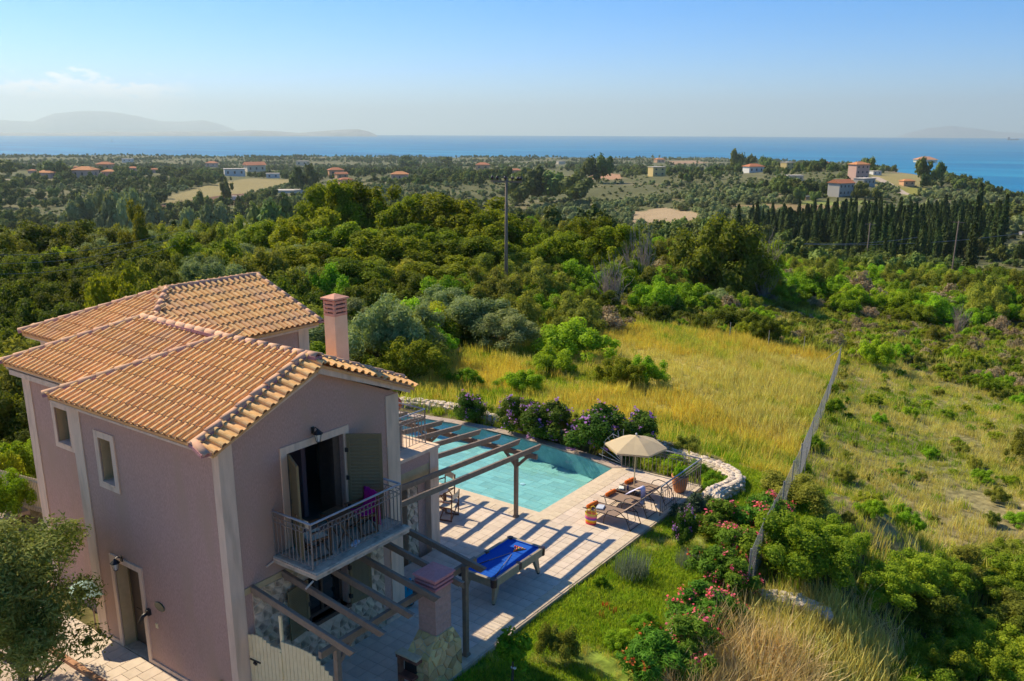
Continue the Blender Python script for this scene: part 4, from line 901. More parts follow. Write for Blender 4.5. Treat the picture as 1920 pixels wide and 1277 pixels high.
# strips of tiles hanging out over the gable
def strip(ya, yb, flip):
    za, zb = F_z(ya), F_z(yb); U = Vector((0, yb-ya, zb-za)); L_ = U.length; O = Vector((.27, ya, za-.13))
    if not flip: roof_plane(fr, ro, O, U, (-.47, 0, .13), [(0, 0), (L_, 0), (L_, .46), (0, .46)], True, 5, lift=.03, margin=.06)
    else: O = Vector((.27, yb, zb-.13)); roof_plane(fr, ro, O, -U, (-.47, 0, .13), [(0, 0), (L_, 0), (L_, .46), (0, .46)], True, 6, lift=.03, margin=.06)
    deck(fr, ro, [(.25, ya, za-.12), (.25, yb, zb-.12), (XR, yb, zb), (XR, ya, za)], .06)
def strip_n(ya, yb):
    # U x V must point up: along -Y on this side
    za, zb = F_z(ya), F_z(yb); U = Vector((0, yb-ya, zb-za)); L_ = U.length; V2 = Vector((-.47, 0, .13)); W_ = U.cross(V2)
    if W_.z < 0: O = Vector((.27, yb, zb-.13)); U = -U
    else: O = Vector((.27, ya, za-.13))
    roof_plane(fr, ro, O, U, V2, [(0, 0), (L_, 0), (L_, .46), (0, .46)], True, 5, lift=.03, margin=.06)
    deck(fr, ro, [(.25, ya, za-.12), (.25, yb, zb-.12), (XR, yb, zb), (XR, ya, za)], .06)
strip_n(-.30, 2.5); strip_n(2.5, 5.30)
caps(fr, ro, (XR, -.40, F_z(-.40)), (XR, 2.5, zr)); caps(fr, ro, (XR, 5.36, F_z(5.36)), (XR, 2.5, zr)); caps(fr, ro, (XR+.35, 2.5, zr-.02), (-2.95, 2.5, zr)); caps(fr, ro, (-5.66, -.36, 5.97), (-2.95, 2.5, zr)); caps(fr, ro, (XR-.02, -.34, 5.99), (.24, -.42, 5.88), step=.5)
# middle roof
ro2 = (-6.5, 2.0, 6.4); mr = piece('roof', villa, ro2); MS = .42; mz = 6.06+MS*(2.78-.35); cm_ = math.hypot(1, MS)
roof_plane(mr, ro2, (-9.05, .35, 6.06), (1, 0, 0), (0, 1, MS), [(0, 0), (3.62, 0), (6.05, 2.43*cm_), (2.45, 2.43*cm_)], True, 2)
deck(mr, ro2, [(-9.05, .35, 6.06), (-5.2, .35, 6.06), (-2.9, 2.78, mz), (-6.6, 2.78, mz)]); deck(mr, ro2, [(-2.9, 2.78, mz), (-2.9, 5.2, 6.06), (-9.05, 5.2, 6.06), (-6.6, 2.78, mz)]); deck(mr, ro2, [(-9.05, 5.2, 6.06), (-9.05, .35, 6.06), (-6.6, 2.78, mz)])
mb = MB(); mb.hull([Vector(p)-Vector(ro2) for p in ((-9.0, .38, 5.93), (-5.25, .38, 5.93), (-5.25, 5.1, 5.93), (-9.0, 5.1, 5.93))], [Vector(p)-Vector(ro2) for p in ((-9.0, .38, 5.97), (-5.25, .38, 5.97), (-5.25, 5.1, 5.97), (-9.0, 5.1, 5.97))]); link('soffit', mb.mesh('soffit', M_trim), mr)
caps(mr, ro2, (-9.10, .30, 6.04), (-6.6, 2.78, mz)); caps(mr, ro2, (-6.62, 2.78, mz), (-2.9, 2.56, mz+.03))
# back roof
ro3 = (-10, 6, 6.3); br = piece('roof', villa, ro3); bz = 7.05; be = 5.88; ex0, ex1, bx = -12.95, -7.05, -9.98; by0, by1, ry0 = 2.70, 9.0, 5.68
s1 = (bz-be)/(ry0-by0); s2 = (bz-be)/(ex1-bx); c1_ = math.hypot(1, s1); c2_ = math.hypot(1, s2)
roof_plane(br, ro3, (ex1, by0, be), (0, 1, 0), (-1, 0, s2), [(0, 0), (by1-by0, 0), (by1-by0, (ex1-bx)*c2_), (ry0-by0, (ex1-bx)*c2_)], True, 3)
roof_plane(br, ro3, (ex0, by0, be), (1, 0, 0), (0, 1, s1), [(0, 0), (ex1-ex0, 0), (bx-ex0, (ry0-by0)*c1_)], True, 4)
deck(br, ro3, [(ex1, by0, be), (ex1, by1, be), (bx, by1, bz), (bx, ry0, bz)]); deck(br, ro3, [(ex0, by0, be), (ex1, by0, be), (bx, ry0, bz)]); deck(br, ro3, [(bx, ry0, bz), (bx, by1, bz), (ex0, by1, be), (ex0, by0, be)])
mb = MB(); mb.add([Vector(p)-Vector(ro3) for p in ((ex0+.1, by1-.02, be-.1), (ex1-.1, by1-.02, be-.1), (bx, by1-.02, bz-.08), (ex0+.1, by1-.1, be-.1), (ex1-.1, by1-.1, be-.1), (bx, by1-.1, bz-.08))], [(0,1,2),(3,5,4),(0,3,4,1),(1,4,5,2),(2,5,3,0)]); link('gable', mb.mesh('gable', M_stucco), br)
mb = MB(); mb.hull([Vector(p)-Vector(ro3) for p in ((ex0+.05, by0+.05, be-.14), (ex1-.05, by0+.05, be-.14), (ex1-.05, by1, be-.14), (ex0+.05, by1, be-.14))], [Vector(p)-Vector(ro3) for p in ((ex0+.05, by0+.05, be-.1), (ex1-.05, by0+.05, be-.1), (ex1-.05, by1, be-.1), (ex0+.05, by1, be-.1))]); link('soffit', mb.mesh('soffit', M_trim), br)
caps(br, ro3, (ex0-.04, by0-.04, be), (bx, ry0, bz)); caps(br, ro3, (ex1+.04, by0-.04, be), (bx, ry0, bz)); caps(br, ro3, (bx, ry0, bz), (bx, by1+.08, bz)); caps(br, ro3, (ex1+.1, by1, be-.02), (bx, by1, bz))

# --- chimney behind the front roof
ch = piece('chimney', villa, (-1.15, 4.35, 5.8))
M_pinkpl = mat('pink_plaster', (.88,.63,.41), (.82,.57,.36), scale=4, rough=.9); M_pinkcap = mat('pink_cap', (.72,.37,.25), (.64,.31,.21), scale=10, rough=.9, bump=.004)
oc = Vector((-1.15, 4.35, 5.8)); CX0, CX1, CY0, CY1 = -1.34, -.99, 4.05, 4.44
mb = MB(); mb.box(CX0, CX1, CY0, CY1, 5.8, 7.62); part_at(ch, oc, mb, 'shaft', M_pinkpl)
for k in range(4): mb = MB(); mb.box(CX0-.006, CX1+.006, CY0-.006, CY1+.006, 7.62+k*.095, 7.62+k*.095+.062); part_at(ch, oc, mb, 'vent_course', M_pinkcap, .006)
mb = MB(); mb.box(CX0+.06, CX1-.06, CY0+.06, CY1-.06, 7.62, 8.0); part_at(ch, oc, mb, 'flue', M_black)
for a, b in ((CX0, CY0), (CX1-.05, CY0), (CX0, CY1-.05), (CX1-.05, CY1-.05)): mb = MB(); mb.box(a, a+.05, b, b+.05, 7.62, 7.99); part_at(ch, oc, mb, 'vent_post', M_pinkcap)
mb = MB(); q = [(CX0-.045, CY0-.045), (CX1+.045, CY0-.045), (CX1+.045, CY1+.045), (CX0-.045, CY1+.045)]; cx_, cy_ = (CX0+CX1)/2, (CY0+CY1)/2
mb.prism(q, 7.995, 8.035); mb.hull([(x, y, 8.035) for x, y in q], [(cx_+(x-cx_)*.15, cy_+(y-cy_)*.15, 8.11) for x, y in q]); part_at(ch, oc, mb, 'cap', M_pinkcap)

# --- wall lanterns, plaque, intercom, small fittings
M_lampglass = mat('lamp_glass', (.75,.70,.60), None, rough=.15, spec=.5)
def lantern(p, n, label):
    e = empty('wall_lantern', p, label, 'lamp'); n = Vector(n); c = n*.17+Vector((0, 0, -.08))
    mb = MB(); mb.beam(n*.001, n*.03, .07, .14, up=(0, 0, 1)); link('back_plate', mb.mesh('back_plate', M_black), e)
    mb = MB(); mb.tube([n*.02+Vector((0, 0, .0)), n*.10+Vector((0, 0, .08)), n*.17+Vector((0, 0, .05))], .010, 6); link('arm', mb.mesh('arm', M_black), e)
    mb = MB(); mb.lathe([(.005, .15), (.03, .12), (.11, .04), (.112, .03)], 6, c); link('hood', mb.mesh('hood', M_black), e)
    mb = MB(); mb.lathe([(.075, .035), (.045, -.13)], 6, c); link('glass', mb.mesh('glass', M_lampglass), e)
    mb = MB(); mb.lathe([(.048, -.13), (.052, -.145), (.02, -.165)], 6, c)
    for k in range(6): a = math.pi*k/3; mb.tube([c+Vector((.078*math.cos(a), .078*math.sin(a), .035)), c+Vector((.047*math.cos(a), .047*math.sin(a), -.13))], .005, 4)
    link('cage', mb.mesh('cage', M_black), e)
lantern((0.001, 2.34, 5.60), (1, 0, 0), 'black wall lantern above the balcony door'); lantern((-3.88, -.036, 2.42), (0, -1, 0), 'black wall lantern above the side entrance door')
M_green = mat('green_enamel', (.02,.06,.035), None, rough=.3, spec=.6)
mb = MB(); mb.lathe([(.18, 0), (.19, .012), (.17, .022)], 20); me = mb.mesh('house_plaque', M_green); o = link('house_plaque', me, None, (-2.62, -.002, 1.62), (R_(90), 0, 0), (1, .58, 1)); tag(o, 'oval dark green plaque on the wall right of the side door', 'sign')
e = empty('wall_spotlight', (-3.05, 0, 1.30), 'black wall fitting on the right edge of the side door surround', 'lamp')
mb = MB(); mb.box(-.05, .05, -.08, 0, -.02, .12); link('base', mb.mesh('base', M_black), e); mb = MB(); mb.smooth = True; mb.tube([(0, -.06, .05), (-.02, -.16, .0), (-.06, -.24, -.16)], [.04, .045, .05], 8); link('head', mb.mesh('head', M_black), e)
mb = MB(); mb.box(-2.86, -2.78, -.02, 0, 1.02, 1.13); tag(mb.build('door_bell', M_cream), 'small square yellowish box on the wall below the plaque', 'bell')
hs_ = MB(); hs_.smooth = True
for k in range(5):
    a0 = random.Random(k).uniform(-.02, .02); hs_.tube([(-.55+.12*math.cos(t_)+a0, -.03-.008*k, .34+.27*math.sin(t_)) for t_ in np.linspace(0, 6.28, 16)[:-1]], .011, 5, closed=True)
M_hose = mat('yellow_hose', (.48,.42,.14), None, rough=.5); tag(hs_.build('garden_hose', M_hose), 'coiled yellow hose hanging low on the side wall', 'hose')
# ================================================================== terrace, walkway, pool
M_pave = mat('paving', (.70,.58,.46), (.63,.52,.41), scale=4, rough=.75, spec=.25, obj_rand=.07, c3=(.58,.47,.365), s3=.55)
M_pave2 = mat('paving_joined', (.70,.58,.46), (.63,.52,.41), scale=4, rough=.75, spec=.25, attr='rnd', obj_rand=.07, c3=(.58,.47,.365), s3=.55)
M_grout = mat('grout', (.60,.48,.37), (.54,.43,.33), scale=10, rough=.95)
M_coping = mat('coping_stone', (.66,.55,.40), (.58,.47,.33), scale=5, rough=.8, obj_rand=.06)
M_edge = mat('terrace_edge', (.55,.44,.32), (.42,.33,.24), scale=5, rough=.9, bump=.004)
ter = empty('terrace', (0, 0, 0)); tag(ter, kind='structure')
XE, YE = 2.66, 17.12
mb = MB()
mb.box(.0, XE, -.15, 8.36, -.5, -.022); mb.box(-9.0, XE, 8.36, 11.72, -.5, -.022); mb.box(-.35, XE, 11.72, YE, -.5, -.022); mb.box(-1.66, .0, 4.96, 8.36, -.5, -.022)
mb.build('base_slab', M_grout, ter)
mb = MB(); mb.box(XE+.001, XE+.05, .2, YE+.05, -.6, -.012); mb.box(-.3, XE+.05, YE+.001, YE+.05, -.6, -.012); mb.build('terrace_edge', M_edge, ter)
PT = .3333
def paving(parent, x0, x1, y0, y1, skip=None, objs=True, budget=None, t=PT, ty=None, m=None, name='paving_tile', g=.008, cam_first=True, off=False):
    ty = ty or t; L_ = []
    nx = int(round((x1-x0)/t)); ny = int(round((y1-y0)/ty)); tx_ = (x1-x0)/nx; ty_ = (y1-y0)/ny
    for i in range(nx):
        for j in range(ny):
            a = x0+i*tx_; b = y0+j*ty_; cx, cy = a+tx_/2, b+ty_/2
            if skip and skip(cx, cy): continue
            L_.append((cx, cy, tx_, ty_))
    return L_
def tile_objs(parent, L_, budget, z, th, m, mj, name):
    rnd_ = random.Random(4); L_ = sorted(L_, key=lambda c: -1/((c[0]-CAM[0])**2+(c[1]-CAM[1])**2)); cache = {}
    for c in L_[:budget]:
        k = (round(c[2], 3), round(c[3], 3))
        if k not in cache:
            mb = MB(); a, b, e = c[2]/2-.004, c[3]/2-.004, .004
            mb.hull([(-a, -b, -th), (a, -b, -th), (a, b, -th), (-a, b, -th)], [(-a, -b, -.003), (a, -b, -.003), (a, b, -.003), (-a, b, -.003)]); mb.hull([(-a, -b, -.003), (a, -b, -.003), (a, b, -.003), (-a, b, -.003)], [(-a+e, -b+e, 0), (a-e, -b+e, 0), (a-e, b-e, 0), (-a+e, b-e, 0)])
            mb.f = [f for q, f in enumerate(mb.f) if q not in (1, 6)]; mb.m = mb.m[:len(mb.f)]; mb.sm = mb.sm[:len(mb.f)]; cache[k] = mb.mesh(name, m)
        link(name, cache[k], parent, loc=(c[0], c[1], z+rnd_.uniform(-.001, .001)))
    R0 = L_[budget:]
    if R0:
        V = []; F = []; C_ = []
        for c in R0:
            a, b = c[2]/2-.004, c[3]/2-.004; n = len(V); V += [(c[0]-a, c[1]-b, z), (c[0]+a, c[1]-b, z), (c[0]+a, c[1]+b, z), (c[0]-a, c[1]+b, z), (c[0]-a, c[1]-b, z-th), (c[0]+a, c[1]-b, z-th), (c[0]+a, c[1]+b, z-th), (c[0]-a, c[1]+b, z-th)]
            F += [(n, n+1, n+2, n+3), (n, n+4, n+5, n+1), (n+1, n+5, n+6, n+2), (n+2, n+6, n+7, n+3), (n+3, n+7, n+4, n)]; C_ += [rnd_.random()]*5
        tag(link(name+'s', mesh_np(name+'s', V, F, mats=[mj], col=C_), parent), kind='stuff')
tl = paving(ter, .0, 2.333, 0.3, 17.0, skip=lambda x, y: False)
tl = [c for c in tl if not (c[1] > 11.66 and c[0] < -.3)]
tl += paving(ter, -9.0, 0, 8.36, 11.36) + paving(ter, -1.66, 0, 4.96, 8.36)
tile_objs(ter, tl, 298, 0.0, .02, M_pave, M_pave2, 'paving_tile')
# light border tiles along the outer edge and round the pool
bl = paving(ter, 2.333, XE, .3, 17.12, t=.333) + paving(ter, .0, 2.333, 17.0, 17.12, t=.333, ty=.12)+paving(ter, -.33, 0, 11.36, 17.12, t=.33)
tile_objs(ter, bl, 60, .003, .024, M_coping, M_coping, 'border_tile')
cl = paving(ter, -9.0, -.33, 11.36, 11.72, t=.36, ty=.36); tile_objs(ter, cl, 40, .003, .024, M_coping, M_coping, 'coping_tile')
mb = MB(); mb.box(-.66, -.33, 11.72, 17.12, -.5, -.004); mb.box(-9, -.66, 11.72, 12.02, -.5, -.004); mb.build('pool_edge', M_coping, ter)
# entry walkway
wk = empty('walkway', (0, 0, 0)); tag(wk, kind='structure'); mb = MB(); mb.box(-14, .0, -1.0, -.04, -.4, -.022); mb.build('base_slab', M_grout, wk)
M_brick = mat('walk_kerb', (.50,.27,.14), (.42,.22,.12), scale=8, rough=.85, obj_rand=.12)
wl_ = []
for j in range(42):
    x = -14+j*.333
    for k, (a, b) in enumerate(((-1.0, -.52), (-.52, -.04)) if j % 2 else ((-1.0, -.68), (-.68, -.36), (-.36, -.04))): wl_.append((x+.1665, (a+b)/2, .333, b-a))
tile_objs(wk, wl_, 120, 0, .02, M_pave, M_pave2, 'paving_tile')
for k in range(34): mb = MB(); mb.box(-9.9+k*.30, -9.9+k*.30+.292, -1.13, -1.004, -.3, .006); mb.build('kerb_brick', M_brick, wk, .006)
# side yard beyond the entry, under the olive tree
M_yard = mat('yard_gravel', (.66,.53,.42), (.54,.42,.32), scale=30, rough=.95, bump=.01)
mb = MB(); mb.box(-22, -14.0, -3.0, 2.6, -.4, -.06); mb.box(-22, 5.5, -16.0, -3.0, -.9, -.09); mb.box(-9, 5.5, -3.0, -1.13, -.9, -.088); mb.box(-14.0, -8.7, -.04, .6, -.4, -.055); mb.box(-14, -9.0, -2.999, -1.13, -.4, -.065); tag(mb.build('yard', M_yard), kind='structure')  # gravel added out of view to bounce warm light onto the side wall

# ---- pool
pool = empty('swimming_pool', (-5, 14.5, 0), 'swimming pool with turquoise stone floor and a long curved far edge', 'pool'); WL = -.07
M_pt = mat('pool_stone', (.46,.62,.54), (.34,.52,.47), scale=2.2, rough=.8, obj_rand=.13, c3=(.52,.62,.50), s3=1.5)
M_ptj = mat('pool_stone_joined', (.46,.62,.54), (.34,.52,.47), scale=2.2, rough=.8, attr='rnd', obj_rand=.13, c3=(.52,.62,.50), s3=1.5)
M_pj = mat('pool_joint', (.34,.52,.48), None, rough=.9)
M_pwall = mat('pool_wall', (.30,.50,.52), (.22,.42,.46), scale=5, rough=.7)
ctr = (-5, 14.5, 0); inner = POOL_IN; outer = grow(inner, .42)
mb = MB(); n = len(inner); fl = [(x, y, -.74) for x, y in inner]; mb.add(fl, [tuple(range(n))]); mb.build('floor', M_pj, pool)
M_ceram = M_pwall
mb = MB()
for i in range(n):
    a, b = inner[i], inner[(i+1) % n]; mb.add([(a[0], a[1], -1.34), (b[0], b[1], -1.34), (b[0], b[1], -.02), (a[0], a[1], -.02)], [(0, 1, 2, 3)])
mb.build('pool_wall', M_pwall, pool)
mb = MB(); far_i = list(range(1, n-1))
for i in range(1, n-1):
    a, b = inner[i], inner[i+1]; c, d = outer[i+1], outer[i]
    L_ = math.hypot(b[0]-a[0], b[1]-a[1]); m_ = max(1, round(L_/.62))
    for k in range(m_):
        f = lambda p, q, t: (p[0]+(q[0]-p[0])*t, p[1]+(q[1]-p[1])*t); g_ = .004/L_
        q4 = [f(a, b, k/m_+g_), f(a, b, (k+1)/m_-g_), f(d, c, (k+1)/m_-g_), f(d, c, k/m_+g_)]; s_ = MB(); s_.prism(q4, -.06, .012)
        s_.build('coping_slab', M_pinkcop if 'M_pinkcop' in globals() else mat('pool_coping', (.46,.37,.31), (.38,.30,.25), scale=4, rough=.85, obj_rand=.1), pool, .004)
    mb.add([(d[0], d[1], -1.4), (c[0], c[1], -1.4), (c[0], c[1], -.061), (d[0], d[1], -.061)], [(0, 1, 2, 3)]); mb.add([(d[0], d[1], -.062), (c[0], c[1], -.062), (b[0], b[1], -.062), (a[0], a[1], -.062)], [(0, 1, 2, 3)])
mb.build('outer_wall', M_edge, pool)
pr = random.Random(12); PTL = []
y = 12.02
while y < 17.4:
    hgt = pr.choice([.3, .3, .45]); x = -12.2+pr.uniform(0, .5)
    while x < -.66:
        wd = pr.choice([.45, .6, .6, .9, .3]); x1 = min(x+wd, -.66); y1 = y+hgt
        cs = [(x, y), (x1, y), (x1, y1), (x, y1)]
        if all(in_poly(np.array(c[0]), np.array(c[1]), grow(inner, .02)) for c in cs) and x1-x > .08: PTL.append(((x+x1)/2, (y+y1)/2, x1-x, y1-y))
        x = x1
    y += hgt
tile_objs(pool, [], 0, 0, 0, M_pt, M_ptj, 'pool_stone')
pe = [(c[0]+5, c[1]-14.5, c[2], c[3]) for c in PTL]
def tiles_rel(parent, L_, budget, z, th, m, mj, name):
    L_ = sorted(L_, key=lambda c: (c[0]+parent.location.x-CAM[0])**2+(c[1]+parent.location.y-CAM[1])**2); cache = {}
    for c in L_[:budget]:
        k = (round(c[2], 2), round(c[3], 2))
        if k not in cache: mb = MB(); mb.box(-c[2]/2+.004, c[2]/2-.004, -c[3]/2+.004, c[3]/2-.004, -th, 0); cache[k] = mb.mesh(name, m)
        link(name, cache[k], parent, loc=(c[0], c[1], z))
    if len(L_) > budget:
        V = []; F = []; C_ = []
        for c in L_[budget:]:
            a, b = c[2]/2-.004, c[3]/2-.004; n = len(V); V += [(c[0]-a, c[1]-b, z), (c[0]+a, c[1]-b, z), (c[0]+a, c[1]+b, z), (c[0]-a, c[1]+b, z)]; F.append((n, n+1, n+2, n+3)); C_.append(pr.random())
        tag(link(name+'s', mesh_np(name+'s', V, F, mats=[mj], col=C_), parent), kind='stuff')
tiles_rel(pool, pe, 280, -.725, .012, M_pt, M_ptj, 'pool_stone')
for k in range(4): mb = MB(); s_ = 1.35-.3*k; mb.box(-.66-s_, -.662, 12.022, 12.02+s_*.75, -.72+.15*k, -.57+.15*k); mb.build('step', M_pt, pool, .01)
wm = bpy.data.materials.new('pool_water'); wm.use_nodes = True; N = wm.node_tree.nodes; L = wm.node_tree.links; N.remove(N['Principled BSDF'])
tr_ = N.new('ShaderNodeBsdfTransparent'); tr_.inputs[0].default_value = (.70, .94, .985, 1); gl_ = N.new('ShaderNodeBsdfGlossy'); gl_.inputs['Roughness'].default_value = .03
lw_ = N.new('ShaderNodeLayerWeight'); pw_ = N.new('ShaderNodeMath'); pw_.operation = 'POWER'; pw_.inputs[1].default_value = 5.0; L.new(lw_.outputs['Facing'], pw_.inputs[0]); lw_.inputs[0].default_value = .5; ma_ = N.new('ShaderNodeMath'); ma_.operation = 'MULTIPLY_ADD'; ma_.inputs[1].default_value = .9; ma_.inputs[2].default_value = .02; L.new(pw_.outputs[0], ma_.inputs[0]); mx_ = N.new('ShaderNodeMixShader'); L.new(ma_.outputs[0], mx_.inputs[0]); L.new(tr_.outputs[0], mx_.inputs[1]); L.new(gl_.outputs[0], mx_.inputs[2]); L.new(mx_.outputs[0], N['Material Output'].inputs[0])
t_ = N.new('ShaderNodeTexCoord'); n_ = N.new('ShaderNodeTexNoise'); n_.inputs['Scale'].default_value = 2.6; n_.inputs['Detail'].default_value = 4; n_.inputs['Distortion'].default_value = .6; L.new(t_.outputs['Object'], n_.inputs[0]); bp_ = N.new('ShaderNodeBump'); bp_.inputs['Distance'].default_value = .006; L.new(n_.outputs[0], bp_.inputs['Height']); L.new(bp_.outputs[0], gl_.inputs['Normal'])
me = bpy.data.meshes.new('water'); me.from_pydata([(x+5, y-14.5, WL) for x, y in inner], [], [tuple(range(len(inner)))]); me.materials.append(wm); me.update(); link('water', me, pool)
M_white = mat('white_plastic', (.8,.8,.78), None, rough=.4)
for x, y in ((-5.0, 13.2), (-3.4, 15.0), (-2.2, 13.0)): mb = MB(); mb.lathe([(.10, 0), (.10, .02), (.02, .03)], 12, (x, y, -.72)); mb.build('pool_light', M_white, pool)

# ---- pergolas
def pergola(name, org, label, beams, cross, posts, braces):
    e = empty(name, org, label, 'pergola'); org = Vector(org)
    def add(nm, mb, bv=.004): me = mb.mesh(nm, M_beam, bv); me.transform(Matrix.Translation(-org)); link(nm, me, e)
    for p0, p1, w, h in beams:
        p0, p1 = Vector(p0), Vector(p1); d = (p1-p0).normalized(); q = p1-d*.13; mb = MB()
        r = d.cross(Vector((0, 0, 1))).normalized()*(w/2); u = Vector((0, 0, h/2))
        mb.hull([p0-r-u, p0+r-u, p0+r+u, p0-r+u], [q-r-u, q+r-u, p1+r+u, p1-r+u]); add('beam', mb)
    for p0, p1, w, h in cross: mb = MB(); mb.beam(p0, p1, w, h); add('cross_beam', mb)
    for x, y, z1, w in posts: mb = MB(); mb.box(x-w/2, x+w/2, y-w/2, y+w/2, .0, z1); add('post', mb); mb = MB(); mb.box(x-w/2-.02, x+w/2+.02, y-w/2-.02, y+w/2+.02, 0, .06); add('post_shoe', mb)
    for p0, p1, w in braces: mb = MB(); mb.beam(p0, p1, w, .09); add('brace', mb)
    return e
pergola('pergola', (-.5, 11.3, 0), 'brown wooden pergola between the villa and the pool edge',
  [((x, y0, 2.66), (x, 11.80, 2.33), .075, .15) for x, y0 in ((-.50, 5.0), (-1.28, 5.0), (-2.03, 8.05), (-2.83, 8.32), (-3.63, 8.32), (-4.42, 8.32), (-5.2, 8.32), (-6.0, 8.32))],
  [((-.28, 11.28, 2.18), (-6.6, 11.28, 2.18), .09, .15)], [(-1.05, 11.28, 2.105, .11), (-4.6, 11.28, 2.105, .11)],
  [((-1.05, 11.28, 1.70), (-.62, 11.28, 2.12), .07), ((-1.05, 11.28, 1.70), (-1.48, 11.28, 2.12), .07), ((-4.6, 11.28, 1.70), (-4.17, 11.28, 2.12), .07), ((-4.6, 11.28, 1.70), (-5.03, 11.28, 2.12), .07)])
pergola('pergola', (2.35, 2.5, 0), 'brown wooden pergola in front of the gable wall over the shaded terrace',
  [((.04, y, 2.72), (2.97, y, 2.30), .085, .15) for y in (.48, 1.28, 2.10, 2.90, 3.70, 4.48)],
  [((2.30, .20, 2.19), (2.30, 4.95, 2.19), .09, .15)], [(2.30, .62, 2.115, .11), (2.42, 4.42, 2.30, .11)],
  [((2.30, .62, 1.75), (2.30, 1.02, 2.13), .07), ((2.42, 4.42, 1.75), (2.33, 4.02, 2.13), .07)])

# ---- stone barbecue with block chimney
bb = empty('barbecue', (2.3, 3.3, 0), 'stone-clad garden barbecue with a block chimney and a pink cap', 'barbecue'); ob = Vector((2.3, 3.3, 0))
M_block = mat('concrete_block', (.56,.35,.28), (.48,.29,.23), scale=14, rough=.95, bump=.006, bscale=60); M_bmort = mat('block_joint', (.44,.36,.28), None, rough=.95)
M_pinkslab = mat('pink_slab', (.74,.30,.27), (.66,.25,.23), scale=14, rough=.95, bump=.004, bscale=80); M_ystone = mat('yellow_stone', (.66,.46,.17), (.62,.50,.28), scale=3, rough=.9, bump=.012, obj_rand=.30, c3=(.62,.34,.08), s3=2.2); M_ysj = mat('yellow_stone_joint', (.68,.56,.36), (.58,.47,.30), scale=10, rough=.95, bump=.01)
BX0, BX1, BY0, BY1 = 1.98, 2.70, 2.78, 3.90; SX0, SX1, SY0, SY1 = 2.14, 2.63, 3.14, 3.66
def badd(nm, mb, m, bv=0): return part_at(bb, ob, mb, nm, m, bv)
mb = MB(); mb.box(BX0+.12, BX1, BY0+.06, BY1, -.5, .80); badd('core', mb, M_ysj)
mb = MB(); mb.hull([(BX0+.12, BY0, .80), (BX1, BY0, .80), (BX1, BY1, .80), (BX0+.12, BY1, .80)], [(SX0, SY0, 1.22), (SX1+.02, SY0, 1.22), (SX1+.02, SY1, 1.22), (SX0, SY1, 1.22)]); badd('hood', mb, M_ysj)
# yellow stones: terrace-side face, front face, hood slopes
stones(bb, ob, [(p, q) for p, q in voronoi(BY0, BY1, .0, .82, .21, 31, gap=.022, squash=1.3)], lambda u, v, h: (BX1+h, u, v), .03, M_ystone, 2)
stones(bb, ob, voronoi(BX0+.3, BX1, .0, .80, .20, 32, gap=.022), lambda u, v, h: (u, BY0+.059-h, v), .03, M_ystone, 3)
def hood_face(p0, p1, q0, q1):
    p0, p1, q0, q1 = map(Vector, (p0, p1, q0, q1)); nn = (p1-p0).cross(q0-p0).normalized(); return lambda u, v, h: tuple((p0.lerp(p1, u)).lerp(q0.lerp(q1, u), v)+nn*h)
def hcells(seed, a, b): return [((p[0]/a, p[1]/b), [(x/a, y/b) for x, y in q]) for p, q in voronoi(0, a, 0, b, .2, seed, gap=.022)]
stones(bb, ob, hcells(33, 1.0, .55), hood_face((BX1, BY0, .80), (BX1, BY1, .80), (SX1+.02, SY0, 1.22), (SX1+.02, SY1, 1.22)), .028, M_ystone, 4)
stones(bb, ob, hcells(34, .6, .55), hood_face((BX0+.12, BY0, .80), (BX1, BY0, .80), (SX0, SY0, 1.22), (SX1+.02, SY0, 1.22)), .028, M_ystone, 5)
mb = MB(); mb.box(BX0-.08, BX1-.18, BY0-.17, BY0+.06, .80, .86); badd('mantel', mb, M_ysj, .01)
M_rbrick = mat('small_brick', (.30,.13,.08), (.22,.09,.06), scale=8, rough=.9, obj_rand=.2)
for k in range(10): mb = MB(); x = BX0-.07+k*.062; mb.box(x, x+.052, BY0-.155, BY0+.05, .72, .798); badd('brick', mb, M_rbrick)
mb = MB(); mb.box(BX0-.06, BX0+.02, BY0-.12, BY0+.0, .0, .72); badd('pier', mb, M_rbrick); mb = MB(); mb.box(BX0+.02, BX0+.36, BY0+.02, BY0+.058, .35, .72); badd('firebox', mb, M_black); mb = MB(); mb.box(BX0-.02, BX0+.4, BY0-.16, BY0+.05, .27, .33); badd('shelf', mb, M_rbrick)
for k in range(5):
    z0 = 1.22+k*.215; mb = MB(); mb.box(SX0, SX1, SY0, SY1, z0, z0+.205); badd('chimney_block', mb, M_block, .006); mb = MB(); mb.box(SX0+.008, SX1-.008, SY0+.008, SY1-.008, z0+.205, z0+.215); badd('joint', mb, M_bmort)
zt = 1.22+5*.215
for k in range(3): g_ = (.07, .055, .05)[k]; mb = MB(); mb.box(SX0-g_, SX1+g_, SY0-g_, SY1+g_, zt+.02+k*.085, zt+.075+k*.085); badd('cap_slab', mb, M_pinkslab, .01); mb = MB(); mb.box(SX0+.05, SX1-.05, SY0+.05, SY1-.05, zt+.0+k*.085, zt+.02+k*.085); badd('spacer', mb, M_black)
q = [(SX0-.08, SY0-.08), (SX1+.08, SY0-.08), (SX1+.08, SY1+.08), (SX0-.08, SY1+.08)]; cx_, cy_ = (SX0+SX1)/2, (SY0+SY1)/2
mb = MB(); mb.prism(q, zt+.25, zt+.29); mb.hull([(x, y, zt+.29) for x, y in q], [(cx_+(x-cx_)*.2, cy_+(y-cy_)*.2, zt+.34) for x, y in q]); badd('cap', mb, M_pinkslab, .01)

